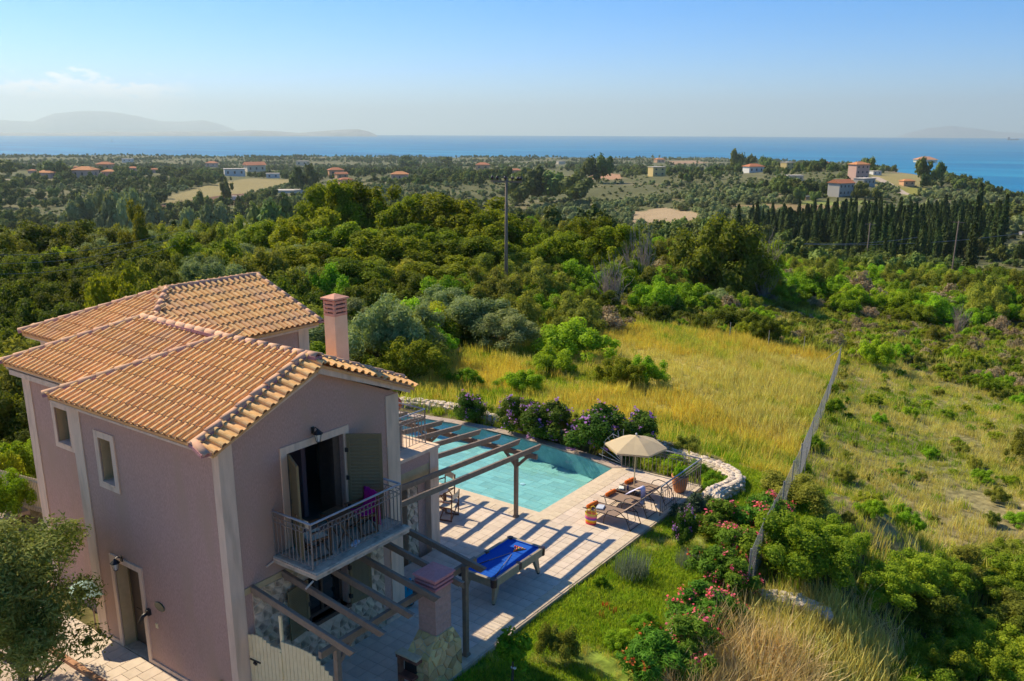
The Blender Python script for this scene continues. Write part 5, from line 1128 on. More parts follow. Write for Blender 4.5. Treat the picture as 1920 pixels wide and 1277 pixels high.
# ---- board gate beside the house corner
gt = empty('garden_gate', (.05, .28, 0), 'cream board gate with two arched leaves beside the villa corner', 'gate'); og = Vector((.05, .28, 0)); ga, gb = Vector((.05, .28, 0)), Vector((2.22, .56, 0)); gd = (gb-ga); nb = 22; gu = gd.normalized(); gnv = Vector((gu.y, -gu.x, 0))
for k in range(nb):
    t0, t1 = k/nb, (k+1)/nb; tm = (t0+t1)/2
    if tm < .40: hz1 = 1.60+.22*math.sin(min(1, (tm+.12)/.40)*math.pi*.86)
    else: hz1 = 1.66+.22*math.sin((1-(tm-.40)/.60*.82+ -.02)*math.pi*.62)-max(0, tm-.78)*1.2
    h0 = hz1; a = ga+gd*t0+gu*.004; b = ga+gd*t1-gu*.004; mb = MB(); tt = gnv*.011
    lo = [a-tt, b-tt, b+tt, a+tt]; hi = [p+Vector((0, 0, h0+(.0 if i in (0, 3) else .0))) for i, p in enumerate(lo)]; lo = [p+Vector((0, 0, -.02)) for p in lo]; mb.hull(lo, hi); part_at(gt, og, mb, 'board', M_cream)
for zz in (.35, 1.25): mb = MB(); mb.beam(ga-gnv*.03+Vector((0, 0, zz)), gb-gnv*.03+Vector((0, 0, zz)), .03, .08); part_at(gt, og, mb, 'cross_board', M_cream)
mb = MB(); p = ga+gd*.40-gnv*.05; mb.box(p.x-.035, p.x+.035, p.y-.02, p.y+.02, 1.4, 2.42); part_at(gt, og, mb, 'plank', M_cream)
mb = MB(); mb.beam(ga+gu*.02+gnv*.02+Vector((0, 0, 1.22)), ga+gu*.30+gnv*.02+Vector((0, 0, 1.20)), .02, .03); mb.beam(ga+gu*.12+gnv*.03+Vector((0, 0, 1.17)), ga+gu*.2+gnv*.03+Vector((0, 0, 1.14)), .03, .05); part_at(gt, og, mb, 'latch', M_black)
mb = MB(); p = ga+gd*.40+gnv*.02; mb.box(p.x-.03, p.x+.03, p.y-.012, p.y+.012, 0, 1.63); part_at(gt, og, mb, 'cover_strip', M_cream)
# dark covered thing behind the gate
M_blackc = mat('black_cloth', (.012,.012,.014), (.02,.02,.024), scale=4, rough=.8, bump=.03)
cb = MB(); cb.smooth = True; rr_ = random.Random(3)
for j, (r, z) in enumerate([(.30, 0), (.33, .25), (.31, .55), (.34, .8), (.30, 1.0), (.16, 1.12), (.02, 1.15)]):
    for k in range(14): a = 2*math.pi*k/14; kk = r*(1+.10*math.sin(3*a+j)+rr_.uniform(-.04, .04)); cb.v.append((2.66+kk*math.cos(a)*.75, .98+kk*math.sin(a), z))
for j in range(6):
    for k in range(14): cb.f.append([j*14+k, j*14+(k+1) % 14, (j+1)*14+(k+1) % 14, (j+1)*14+k]); cb.m.append(0); cb.sm.append(True)
tag(cb.build('grill_cover', M_blackc), 'black cloth cover over a grill behind the pergola post', 'cover')

# ---- corner railing, life ring, pot, parasol
rl = empty('terrace_railing', (2.5, 17, 0), 'iron railing with rings round the far terrace corner by the loungers', 'railing')
railing(rl, [((-.45, 17.03), (2.58, 17.03)), ((2.58, 17.03), (2.58, 14.02))], 0.0, org=(2.5, 17, 0), pitch=.155)
for k in range(7):
    a = R_(8+k*13); mb = MB(); mb.tube([(-.47, 17.05, .12+.05*k), (-.47-1.05*math.cos(a)*.95, 17.12+.1*k*.2, .12+.05*k+1.0*math.sin(a)*.95)], .012, 5); part_at(rl, (2.5, 17, 0), mb, 'fan_bar', M_rail)
mb = MB(); mb.tube([(-.47, 17.06, 1.05), (-.9, 17.1, 1.15), (-1.2, 17.12, .85), (-1.32, 17.13, .35), (-1.3, 17.13, -.1)], .010, 5); part_at(rl, (2.5, 17, 0), mb, 'fan_arc', M_rail)
M_ringy = mat('yellow_plastic', (.85,.44,.02), None, rough=.4, spec=.5); M_ringo = mat('red_plastic', (.75,.10,.03), None, rough=.4, spec=.5)
def torus(name, c, R0, r0, ax, m, label, cat, tilt=0):
    mb = MB(); mb.smooth = True; mb.tube([(R0*math.cos(a), 0, R0*math.sin(a)) for a in np.linspace(0, 2*math.pi, 25)[:-1]], r0, 10, closed=True); o = link(name, mb.mesh(name, m), None, c, (tilt, 0, ax)); return tag(o, label, cat)
torus('life_ring', (-.72, 16.97, .76), .20, .055, R_(20), M_ringy, 'yellow life ring hanging on the fan of the railing left of the parasol', 'life ring')
torus('life_ring', tuple(at_z(738, 757, .75)), .28, .08, R_(30), M_ringo, 'red life ring beyond the upper terrace railing at the house edge', 'life ring')
M_terra = mat('terracotta', (.58,.24,.09), (.48,.19,.07), scale=5, rough=.8, bump=.003)
pt_ = empty('flower_pot', (2.22, 16.2, 0), 'large terracotta pot with a green plant in the railing corner', 'pot')
mb = MB(); mb.smooth = True; mb.lathe([(.20, 0), (.27, .12), (.33, .35), (.35, .52), (.33, .60), (.37, .64), (.38, .70), (.32, .70), (.30, .62)], 20); link('pot', mb.mesh('pot', M_terra), pt_)
mb = MB(); mb.lathe([(.31, .60), (.30, .63)], 16); link('soil', mb.mesh('soil', mat('soil', (.08,.055,.035), None, rough=1)), pt_)
link('plant', VEG['shrub_bright'][1], pt_, loc=(0, 0, .60), scale=(.36, .36, .5)); pt_.scale = (.78, .78, .84)
ps = empty('parasol', (1.10, 15.05, 0), 'cream hexagonal parasol standing between the loungers', 'parasol')
M_canvas = bpy.data.materials.new('parasol_canvas'); M_canvas.use_nodes = True; N = M_canvas.node_tree.nodes; L = M_canvas.node_tree.links; b = N['Principled BSDF']; b.inputs['Base Color'].default_value = (.68, .56, .36, 1); S(b, 'Roughness', .9)
tl_ = N.new('ShaderNodeBsdfTranslucent'); tl_.inputs[0].default_value = (.66, .52, .32, 1); mx_ = N.new('ShaderNodeMixShader'); mx_.inputs[0].default_value = .3; L.new(b.outputs[0], mx_.inputs[1]); L.new(tl_.outputs[0], mx_.inputs[2]); L.new(mx_.outputs[0], N['Material Output'].inputs[0])
R6 = 1.02; top_ = Vector((.0, 0, 2.10)); rim = [Vector((R6*math.cos(R_(60*k+22)), R6*math.sin(R_(60*k+22)), 1.74)) for k in range(6)]
for k in range(6):
    a, b_ = rim[k], rim[(k+1) % 6]; m_ = (a+b_)/2; m_.z = 1.745; mb = MB(); q1, q2 = top_.lerp(a, .5)+Vector((0, 0, .03)), top_.lerp(b_, .5)+Vector((0, 0, .03)); qm = (q1+q2)/2-Vector((0, 0, .01))
    mb.add([top_, q1, a, m_, b_, q2, qm], [(0, 1, 6), (0, 6, 5), (1, 2, 3), (1, 3, 6), (6, 3, 5), (5, 3, 4)]); mb.add([a, m_, b_, b_-Vector((0, 0, .06)), m_-Vector((0, 0, .06)), a-Vector((0, 0, .06))], [(0, 1, 4, 5), (1, 2, 3, 4)]); link('canopy_panel', mb.mesh('canopy_panel', M_canvas), ps)
    mb = MB(); mb.tube([(0, 0, 2.05), a-Vector((0, 0, .03))], .011, 5); link('rib', mb.mesh('rib', M_cream), ps)
mb = MB(); mb.tube([(0, 0, .0), (0, 0, 2.14)], .019, 8); link('pole', mb.mesh('pole', M_cream), ps); mb = MB(); mb.smooth = True; mb.lathe([(.03, 2.11), (.035, 2.15), (.01, 2.18)], 8); link('finial', mb.mesh('finial', M_white), ps)
mb = MB(); mb.lathe([(.24, 0), (.24, .05), (.05, .08), (.035, .28), (.0, .28)], 16); link('stand', mb.mesh('stand', M_black), ps)

# ---- loungers
M_frame = mat('lounger_frame', (.030,.024,.022), None, rough=.4, spec=.5); M_sling = mat('sling_fabric', (.30,.215,.16), (.26,.18,.135), scale=60, rough=.8)
def lounger(x, y, label, back=.62):
    """head end towards +X"""
    e = empty('sun_lounger', (x, y, 0), label, 'sun lounger', 'sun loungers under the parasol'); W = .31
    def L2(nm, mb, m): link(nm, mb.mesh(nm, m), e)
    bx, bz = 1.12, .34; tx, tz = 1.12+.68*math.cos(back), .34+.80*math.sin(back)
    mb = MB(); mb.hull([(.02, -W, .325), (bx, -W, .325), (bx, W, .325), (.02, W, .325)], [(.02, -W, .337), (bx, -W, .337), (bx, W, .337), (.02, W, .337)]); L2('seat', mb, M_sling)
    mb = MB(); nx, nz = -math.sin(back)*.012, math.cos(back)*.012; mb.hull([(bx, -W, bz), (tx, -W, tz), (tx, W, tz), (bx, W, bz)], [(bx+nx, -W, bz+nz), (tx+nx, -W, tz+nz), (tx+nx, W, tz+nz), (bx+nx, W, bz+nz)]); L2('backrest', mb, M_sling)
    for s in (-1, 1):
        w = s*(W+.015)
        mb = MB(); mb.smooth = True; mb.tube([(-.05, w, .35), (0, w, .34), (bx, w, .33), (1.55, w, .36)], .014, 6); L2('side_rail', mb, M_frame)
        mb = MB(); mb.smooth = True; mb.tube([(bx, w, .34), (tx, w, tz)], .014, 6); L2('back_rail', mb, M_frame)
        mb = MB(); mb.smooth = True; mb.tube([(.72, w*1.05, 0), (.74, w*1.05, .22), (.86, w*1.05, .46), (1.05, w*1.05, .56), (1.28, w*1.05, .52), (1.50, w*1.05, .36), (1.66, w*1.05, 0)], .014, 6); L2('arm', mb, M_frame)
        mb = MB(); mb.smooth = True; mb.tube([(.10, w, .34), (.16, w, .18), (.20, w, 0)], .014, 6); L2('leg', mb, M_frame)
    for xx, zz in ((1.66, .03), (.2, .03), (.02, .335), (tx, tz)): mb = MB(); mb.tube([(xx, -W-.02, zz), (xx, W+.02, zz)], .012, 6); L2('cross_tube', mb, M_frame)
    mb = MB(); mb.tube([(tx-.25, -.2, tz-.20), (1.55, -.2, .12), (1.55, .2, .12), (tx-.25, .2, tz-.20)], .010, 5); L2('back_prop', mb, M_frame)
    return e
lounger(.70, 12.82, 'sun lounger nearest the lawn with the striped bag at its foot'); lounger(.70, 13.93, 'middle sun lounger with a blue and white towel over its back'); lounger(.72, 15.15, 'sun lounger nearest the railing corner, behind the side table')
M_orange = mat('orange_towel', (.82,.20,.03), (.72,.15,.02), scale=12, rough=.95, bump=.008, bscale=50)
for (x, y, z, rz, lb) in ((.86, 12.74, .405, 1.45, 'rolled orange towel on the lounger nearest the lawn'), (.86, 13.90, .405, 1.5, 'rolled orange towel on the middle lounger'), (.88, 15.18, .405, 1.4, 'rolled orange towel on the lounger nearest the railing')):
    mb = MB(); mb.smooth = True; mb.tube([(-.24, 0, 0), (-.235, 0, 0), (0, 0, .006), (.235, 0, 0), (.24, 0, 0)], [.03, .066, .07, .066, .03], 12); o = link('rolled_towel', mb.mesh('rolled_towel', M_orange), None, (x, y, z), (0, 0, rz)); tag(o, lb, 'towel')
M_pale = mat('pale_blue_towel', (.62,.66,.70), (.50,.55,.66), scale=8, rough=.95)
mb = MB(); mb.box(-.12, .12, -.16, .16, 0, .05); o = link('folded_towel', mb.mesh('folded_towel', M_pale, .015), None, (1.12, 12.80, .34), (0, 0, .3)); tag(o, 'folded pale towel beside the orange roll on the lounger nearest the lawn', 'towel')
M_lil = mat('lilac_towel', (.42,.42,.72), (.66,.66,.78), scale=3, rough=.95)
mb = MB(); vs = []; nst = 12
pth = [(1.45, .52), (1.62, .64), (1.80, .765), (1.92, .85), (1.97, .86), (2.0, .78), (2.01, .6), (2.0, .42), (2.01, .26)]
for i, (x, z) in enumerate(pth):
    for k in range(7): wv = .02*math.sin(k*1.9+i*.5)*(1 if i > 4 else .3); vs.append((x+wv+.012, 13.88+(k-3)*.055*(1-.03*i), z+.012+abs(wv)*.3))
mb.smooth = True; mb.add(vs, [(i*7+k, i*7+k+1, (i+1)*7+k+1, (i+1)*7+k) for i in range(len(pth)-1) for k in range(6)]); o = mb.build('draped_towel', M_lil); tag(o, 'lilac and white towel hanging over the back of the middle lounger', 'towel'); sd = o.modifiers.new('thick', 'SOLIDIFY'); sd.thickness = .012
# striped beach bag
bg_ = empty('beach_bag', (1.10, 12.26, 0), 'striped pink, yellow and red beach bag on the paving beside the near lounger', 'bag'); cols_ = [(.72,.05,.10), (.80,.22,.02), (.85,.60,.05), (.30,.12,.45), (.75,.10,.35), (.82,.40,.20), (.70,.62,.10)]
for k, c in enumerate(cols_):
    z0, z1 = .37*k/7, .37*(k+1)/7; mb = MB(); mb.smooth = True; w0, w1 = .17+.03*k/7, .17+.03*(k+1)/7; mb.lathe([(w0, z0), (w1, z1)], 14, cap=(k == 0)); me = mb.mesh('stripe', mat('bag_stripe_%s' % ['red','orange','yellow','purple','pink','peach','lime'][k], c, None, rough=.9)); me.transform(Matrix.Diagonal((1.05, .7, 1, 1))); link('stripe', me, bg_)
for s in (-1, 1): mb = MB(); mb.smooth = True; mb.tube([(-.1, s*.12, .37), (-.07, s*.13, .5), (0, s*.13, .54), (.07, s*.13, .5), (.1, s*.12, .37)], .012, 6); link('handle', mb.mesh('handle', MATS['bag_stripe_yellow']), bg_)
# side table, books, bottle
st = empty('side_table', (1.08, 14.42, 0), 'low dark wooden side table between the two far loungers', 'table')
for k in range(5): mb = MB(); mb.box(-.23, .23, -.23+k*.094, -.23+k*.094+.084, .38, .405); link('slat', mb.mesh('slat', M_brownw), st)
for a in (-.2, .2):
    for b_ in (-.2, .2): mb = MB(); mb.box(a-.02, a+.02, b_-.02, b_+.02, 0, .38); link('leg', mb.mesh('leg', M_brownw), st)
mb = MB(); mb.box(-.2, .2, -.2, .2, .345, .379); link('apron', mb.mesh('apron', M_brownw), st)
for k, (c, lb) in enumerate((((.55,.55,.42), 'pale green book at the bottom of the small stack on the side table'), ((.75,.74,.70), 'white book on top of the small stack on the side table'))):
    mb = MB(); mb.box(-.08, .08, -.11, .11, 0, .028); o = link('book', mb.mesh('book', mat('book_cover_%s' % ('pale' if k == 0 else 'white'), c, None, rough=.7)), None, (.98, 14.38, .4051+k*.0285), (0, 0, .3+.25*k)); tag(o, lb, 'book')
mb = MB(); mb.smooth = True; mb.lathe([(.033, 0), (.033, .14), (.012, .17), (.012, .19)], 12); o = link('bottle', mb.mesh('bottle', mat('navy_plastic', (.03,.05,.16), None, rough=.3)), None, (1.2, 14.42, .405)); tag(o, 'small dark blue bottle on the side table', 'bottle')

# ---- pool table with cues and balls
M_felt = mat('blue_felt', (.015,.10,.48), (.018,.115,.52), scale=30, rough=.95, spec=.1); M_tablew = mat('grey_oak', (.40,.33,.22), (.32,.26,.17), scale=6, rough=.5, spec=.4, stretch=(1, 8, 1)); M_plast = mat('dark_plastic', (.035,.018,.020), None, rough=.35, spec=.5)
tb = empty('pool_table', (1.11, 7.62, 0), 'blue felt pool table with splayed legs on the terrace', 'pool table'); TX, TY = .60, 1.16
def T2(nm, mb, m, bv=0): return link(nm, mb.mesh(nm, m, bv), tb)
mb = MB(); mb.box(-TX+.11, TX-.11, -TY+.11, TY-.11, .70, .745); T2('playing_field', mb, M_felt)
for nm, a in (('side_rail', ((-TX, -TX+.09, -TY+.13, -.06))), ('side_rail', (-TX, -TX+.09, .06, TY-.13)), ('side_rail', (TX-.09, TX, -TY+.13, -.06)), ('side_rail', (TX-.09, TX, .06, TY-.13)), ('end_rail', (-TX+.13, TX-.13, -TY, -TY+.09)), ('end_rail', (-TX+.13, TX-.13, TY-.09, TY))): mb = MB(); mb.box(*a, .70, .785); T2(nm, mb, M_tablew, .008)
for a in ((-TX+.09, -TX+.125, -TY+.17, -.09), (-TX+.09, -TX+.125, .09, TY-.17), (TX-.125, TX-.09, -TY+.17, -.09), (TX-.125, TX-.09, .09, TY-.17), (-TX+.17, TX-.17, -TY+.09, -TY+.125), (-TX+.17, TX-.17, TY-.125, TY-.09)): mb = MB(); mb.box(*a, .744, .778); T2('cushion', mb, M_felt, .006)
mb = MB()
for a in ((-TX+.01, -TX+.06, -TY+.05, TY-.05), (TX-.06, TX-.01, -TY+.05, TY-.05), (-TX+.05, TX-.05, -TY+.01, -TY+.06), (-TX+.05, TX-.05, TY-.06, TY-.01)): mb.box(*a, .56, .70)
T2('apron', mb, M_tablew)
for sx in (-1, 1):
    for sy in (-1, 0, 1):
        cx_, cy_ = sx*(TX-.07), sy*(TY-.07)
        if sy == 0: mb = MB(); mb.box(sx*TX-sx*.0-(.085 if sx > 0 else 0), sx*TX+(.085 if sx < 0 else 0), -.06, .06, .60, .790); T2('pocket_plate', mb, M_plast, .01)
        else: mb = MB(); mb.lathe([(.085, .56), (.092, .70), (.092, .788), (.055, .792)], 14, (cx_, cy_, 0)); T2('corner_cap', mb, M_plast)
        mb = MB(); mb.lathe([(.048, .780), (.052, .795)], 12, (sx*(TX-.10), sy*(TY-.10) if sy else 0, 0)); T2('pocket', mb, M_black)
for sx in (-1, 1):
    for sy in (-1, 1):
        p = Vector((sx*.44, sy*.86, .58)); q = Vector((sx*.47, sy*1.02, .04)); mb = MB(); mb.hull([q+Vector((a, b, 0)) for a, b in ((-.04, -.045), (.04, -.045), (.04, .045), (-.04, .045))], [p+Vector((a, b, 0)) for a, b in ((-.06, -.11), (.06, -.11), (.06, .11), (-.06, .11))]); T2('leg', mb, M_tablew, .006); mb = MB(); mb.lathe([(.035, 0), (.04, .04)], 10, (q.x, q.y, 0)); T2('foot', mb, M_black)
M_cue = mat('cue_wood', (.42,.28,.15), None, rough=.4, spec=.5); M_cueb = mat('cue_butt', (.07,.025,.02), None, rough=.3, spec=.5)
def cue(p, q, lb):
    p, q = Vector(p), Vector(q); e = empty('cue', p, lb, 'cue'); d = q-p; mb = MB(); mb.smooth = True; mb.tube([(0, 0, 0), d*.38], [.015, .011], 8); link('butt', mb.mesh('butt', M_cueb), e); mb = MB(); mb.smooth = True; mb.tube([d*.38, d], [.011, .0065], 8); link('shaft', mb.mesh('shaft', M_cue), e)
cue((1.62, 6.62, .815), (1.17, 7.96, .752), 'cue lying over the near right cushion of the pool table'); cue((.78, 6.86, .765), (1.12, 7.98, .765), 'cue lying on the felt from the left side of the pool table')
bcol = [(.80,.50,.04), (.03,.06,.35), (.65,.06,.04), (.16,.04,.25), (.80,.22,.03), (.02,.2,.08), (.3,.03,.03), (.01,.01,.01), (.80,.50,.04), (.03,.06,.35), (.65,.06,.04), (.65,.06,.04), (.80,.22,.03), (.80,.22,.03), (.80,.5,.04)]; k = 0; rk = MB()
for r in range(5):
    for c in range(r+1):
        x, y = 1.11+(c-r/2)*.0575+.02, 8.16+r*.0498; mb = MB(); mb.smooth = True; mb.lathe([(.0285*math.sin(math.pi*j/8)+.0001, -.0285*math.cos(math.pi*j/8)) for j in range(9)], 12); o = link('billiard_ball', mb.mesh('billiard_ball', mat('ball_colour_%s' % 'abcdefghijklmno'[k], bcol[k], None, rough=.15, spec=.6)), None, (x, y, .7745)); tag(o, 'billiard ball in the racked triangle on the blue felt', 'ball', 'balls racked on the pool table'); k += 1
A, B_, C__ = (1.13, 8.09, .755), (1.13-.185, 8.41, .755), (1.13+.185, 8.41, .755); mb = MB(); mb.smooth = True; mb.tube([A, B_, C__], .012, 6, closed=True); tag(mb.build('ball_rack', mat('rack_orange', (.75,.22,.03), None, rough=.4)), 'orange triangle rack round the billiard balls', 'rack')

# ---- director chairs and tables
M_cw = mat('chair_wood', (.16,.075,.035), (.12,.055,.025), scale=10, rough=.5, spec=.4); M_canv = mat('chair_canvas', (.70,.62,.46), (.64,.56,.41), scale=40, rough=.9)
def director_chair(loc, rz, label, group, canv=M_canv):
    """faces local -Y"""
    e = empty('director_chair', loc, label, 'chair', group, rz)
    def L2(nm, mb, m, bv=0): link(nm, mb.mesh(nm, m, bv), e)
    for s in (-1, 1):
        mb = MB(); mb.beam((s*.27, -.24, .03), (s*.27, .24, .03), .03, .035); L2('foot_bar', mb, M_cw); mb = MB(); mb.beam((s*.27, -.26, .63), (s*.27, .24, .63), .055, .022); L2('armrest', mb, M_cw)
        mb = MB(); mb.beam((s*.27, .21, .03), (s*.27, .25, .90), .03, .03); L2('back_post', mb, M_cw); mb = MB(); mb.beam((s*.27, -.21, .03), (s*.27, -.21, .62), .03, .03); L2('front_post', mb, M_cw); mb = MB(); mb.beam((s*.25, -.23, .44), (s*.25, .22, .44), .03, .03); L2('seat_rail', mb, M_cw)
    for y in (-.19, .19):
        mb = MB(); mb.beam((-.25, y, .06), (.25, y, .42), .022, .035); L2('cross_leg', mb, M_cw); mb = MB(); mb.beam((.25, y+.02, .06), (-.25, y+.02, .42), .022, .035); L2('cross_leg', mb, M_cw)
    mb = MB(); vs = []
    for i in range(5):
        x = -.26+.13*i; sg_ = -.035*(1-((i-2)/2)**2); vs += [(x, -.22, .455+sg_), (x, .20, .455+sg_)]
    mb.add(vs, [(2*i, 2*i+2, 2*i+3, 2*i+1) for i in range(4)]); mb.add([(a, b, c-.01) for a, b, c in vs], [(2*i, 2*i+1, 2*i+3, 2*i+2) for i in range(4)]); L2('seat', mb, canv)
    mb = MB(); vs = []
    for i in range(5):
        x = -.275+.1375*i; sg_ = .03*(1-((i-2)/2)**2); vs += [(x, .225+sg_, .70), (x, .245+sg_, .90)]
    mb.add(vs, [(2*i, 2*i+1, 2*i+3, 2*i+2) for i in range(4)]); mb.add([(a, b+.008, c) for a, b, c in vs], [(2*i, 2*i+2, 2*i+3, 2*i+1) for i in range(4)]); L2('back', mb, canv)
    return e
G_dc = 'folding chairs at the table beside the villa'
director_chair((-2.72, 9.98, 0), R_(-75), 'wooden folding chair nearest the pergola shadow, right of the table', G_dc); director_chair((-3.75, 11.0, 0), R_(-15), 'wooden folding chair behind the table, closest to the pool', G_dc); director_chair((-4.5, 10.3, 0), R_(70), 'wooden folding chair on the far side of the table, mostly behind the pillar', G_dc)
dt = empty('garden_table', (-3.62, 10.05, 0), 'square wooden table with a light cloth beside the villa pillar', 'table')
mb = MB(); mb.box(-.45, .45, -.45, .45, .70, .735); link('table_top', mb.mesh('table_top', M_cw, .005), dt)
for a in (-.38, .38):
    for b_ in (-.38, .38): mb = MB(); mb.box(a-.03, a+.03, b_-.03, b_+.03, 0, .70); link('leg', mb.mesh('leg', M_cw), dt)
mb = MB(); mb.box(-.46, .46, -.46, .46, .7355, .742); mb.box(.455, .462, -.46, .46, .62, .74); mb.box(-.46, .46, -.462, -.455, .60, .74); o = link('tablecloth', mb.mesh('tablecloth', mat('grey_cloth', (.55,.54,.55), (.48,.47,.49), scale=5, rough=.9)), None, (-3.62, 10.05, 0)); tag(o, 'pale grey cloth covering the table beside the villa', 'tablecloth')
mb = MB(); mb.smooth = True; mb.lathe([(.05, 0), (.10, .03), (.14, .06), (.13, .06), (.05, .015)], 16); o = link('bowl', mb.mesh('bowl', mat('green_glass', (.15,.38,.30), None, rough=.15, spec=.6)), None, (-3.30, 9.92, .742)); tag(o, 'pale green bowl on the table beside the villa', 'bowl')
G_bc = 'folding chairs on the balcony'
director_chair((.66, 1.66, 3.19), R_(168), 'wooden folding chair at the left end of the balcony', G_bc); director_chair((.66, 3.02, 3.19), R_(-12), 'wooden folding chair at the right end of the balcony with a magenta towel', G_bc)
M_mag = mat('magenta_towel', (.55,.01,.26), (.42,.01,.20), scale=5, rough=.95, bump=.01, bscale=14)
mb = MB(); mb.smooth = True; vs = []; pth = [(-.18, .50), (.0, .47), (.17, .50), (.21, .72), (.235, .93), (.275, .925), (.30, .75), (.31, .42), (.33, .12)]
for i, (y, z) in enumerate(pth):
    for k in range(8): wv = .018*math.sin(k*2.1+i*.8); vs.append((-.24+k*.068, y+wv, z+abs(wv)*.5))
mb.add(vs, [(i*8+k, i*8+k+1, (i+1)*8+k+1, (i+1)*8+k) for i in range(len(pth)-1) for k in range(7)]); o = link('beach_towel', mb.mesh('beach_towel', M_mag), None, (.66, 3.02, 3.19), (0, 0, R_(-12))); tag(o, 'magenta towel thrown over the balcony chair on the right', 'towel'); sd = o.modifiers.new('thick', 'SOLIDIFY'); sd.thickness = .015
bt = empty('balcony_table', (.62, 2.34, 3.19), 'small dark folding table between the balcony chairs', 'table'); mb = MB(); mb.box(-.26, .26, -.26, .26, .66, .69); link('table_top', mb.mesh('table_top', M_cw, .004), bt)
for a in (-.22, .22): mb = MB(); mb.beam((a, -.2, 0), (a, .2, .65), .025, .03); mb.beam((a, .2, 0), (a, -.2, .65), .025, .03); link('cross_leg', mb.mesh('cross_leg', M_cw), bt)
mb = MB(); mb.box(-.06, .06, -.13, .13, 0, .07); o = link('slippers', mb.mesh('slippers', M_pale, .02), None, (1.02, 2.45, 3.191), (0, 0, .4)); tag(o, 'pale slippers on the balcony floor beside the railing', 'slippers')
# turquoise towel on a dark basket by the wall
bk = empty('basket', (-.28, 5.35, 0), 'dark brown basket on the shaded terrace by the villa pillar', 'basket')
mb = MB(); mb.lathe([(.20, 0), (.24, .3), (.25, .55), (.22, .55), (.20, .05)], 14); link('basket_body', mb.mesh('basket_body', M_brownw), bk)
for k in range(5): mb = MB(); mb.smooth = True; rz_ = .216+.036*k/5+.012; mb.tube([(rz_*math.cos(a), rz_*math.sin(a), .08+.1*k) for a in np.linspace(0, 6.283, 15)[:-1]], .008, 4, closed=True); link('weave', mb.mesh('weave', M_brownw), bk)
M_turq = mat('turquoise_towel', (.0,.34,.52), (.0,.27,.44), scale=5, rough=.95, bump=.01, bscale=20)
mb = MB(); mb.smooth = True; vs = []; pth = [(-.12, .50), (-.05, .66), (.06, .70), (.17, .66), (.25, .56), (.275, .35), (.29, .10)]
for i, (x, z) in enumerate(pth):
    for k in range(7): wv = .025*math.sin(k*2.3+i*1.1); vs.append((x+wv, -.16+k*.055*(1-.06*i), z+wv))
mb.add(vs, [(i*7+k, i*7+k+1, (i+1)*7+k+1, (i+1)*7+k) for i in range(len(pth)-1) for k in range(6)]); o = link('towel', mb.mesh('towel', M_turq), None, (-.28, 5.35, 0), (0, 0, -.5)); tag(o, 'turquoise towel bundled over the dark basket', 'towel'); sd = o.modifiers.new('thick', 'SOLIDIFY'); sd.thickness = .02
mb = MB(); mb.smooth = True; mb.lathe([(.02, 0), (.10, .03), (.12, .07), (.05, .10)], 10); o = link('yellow_cloth', mb.mesh('yellow_cloth', mat('lime_cloth', (.50,.52,.04), None, rough=.95)), None, (-.38, 5.24, .56)); tag(o, 'lime yellow cloth on the rim of the basket', 'cloth')
# ------------------------------------------------------------------ hero trees on the rise behind the pool
G_OAK = 'oaks on the rise behind the field'
for i, (px, d, yt, r, lb) in enumerate([
 (622,100,346,4.6,'open-topped oak left of the tallest oak, branches showing against the plain'),(690,104,336,5.6,'tallest oak on the rise, its top left of the utility pole'),(752,100,362,4.6,'rounded oak just right of the tallest oak'),
 (862,98,360,6.2,'broad bright-topped oak directly left of the utility pole'),(925,92,398,4.6,'oak standing behind the head of the utility pole'),(790,84,418,5,'oak in the middle of the thicket left of the pole'),
 (585,88,392,4.4,'oak at the left shoulder of the oak stand'),(655,82,415,4.8,'dark oak below the tallest oak'),(720,76,430,4.4,'oak low in the stand above the villa chimney'),(900,80,440,4.2,'lower oak left of the utility pole shaft'),
 (1105,96,402,4.2,'oak right of the utility pole with a pointed bright top'),(1040,86,432,4,'oak right beside the utility pole shaft'),(1165,92,425,3.6,'small oak before the bare grey tree'),
 (500,92,418,4,'oak behind the far ridge of the tiled roof'),(430,86,452,3.4,'low oak above the hipped roof end'),
 (1420,94,440,3.6,'dark oak against the right side of the big round oak'),(560,74,452,4.4,'oak above the back roof, half way up the slope'),(830,70,482,3.8,'oak low on the slope beside the pole'),(650,66,488,3.6,'oak right above the villa chimney'),(985,98,424,3.4,'slim oak to the right of the pole top')]):
    hero('oak_tree', 'oak', px, d, yt, r, lb, 'tree', G_OAK, T_oak)
for px, d, yt, r, lb in [(20,92,424,5.2,'dark tree at the left picture edge above the roofs'),(95,96,410,5,'tallest dark tree in the left tree belt'),(165,90,428,4.6,'dark tree between the belt top and the ragged tree'),
 (40,74,470,4.5,'dark tree lower in the left belt'),(130,72,480,4.4,'dark tree low in the left belt beside the wires'),(210,76,462,4.2,'dark tree under the ragged tree'),(-60,80,440,5,'dark tree cut by the left edge of the view'),(300,80,478,3.6,'dark tree right of the ragged tree')]:
    hero('holm_oak', 'shrub_dark', px, d, yt, r, lb, 'tree', 'dark trees in the belt left of the villa', T_oak)
for px, d, yt, r, lb in [(372,74,438,3.2,'bright yellow-green tree behind the roof hip'),(205,44,505,2.6,'yellow-green leafy tree left above the back roof'),(1010,88,470,2.0,'yellowish small tree in the thicket right of the pole')]:
    hero('fig_tree', 'yellow', px, d, yt, r, lb, 'tree', None, T_oak)
hero('holm_oak', 'shrub_dark', 1358, 90, 410, 5.4, 'big round dark oak standing alone right of the bare tree', 'tree', None, T_oak)
hero('ragged_pine', 'heath', 258, 84, 396, 1.9, 'ragged dark conifer sticking up above the left tree belt', 'tree', None, T_oak)
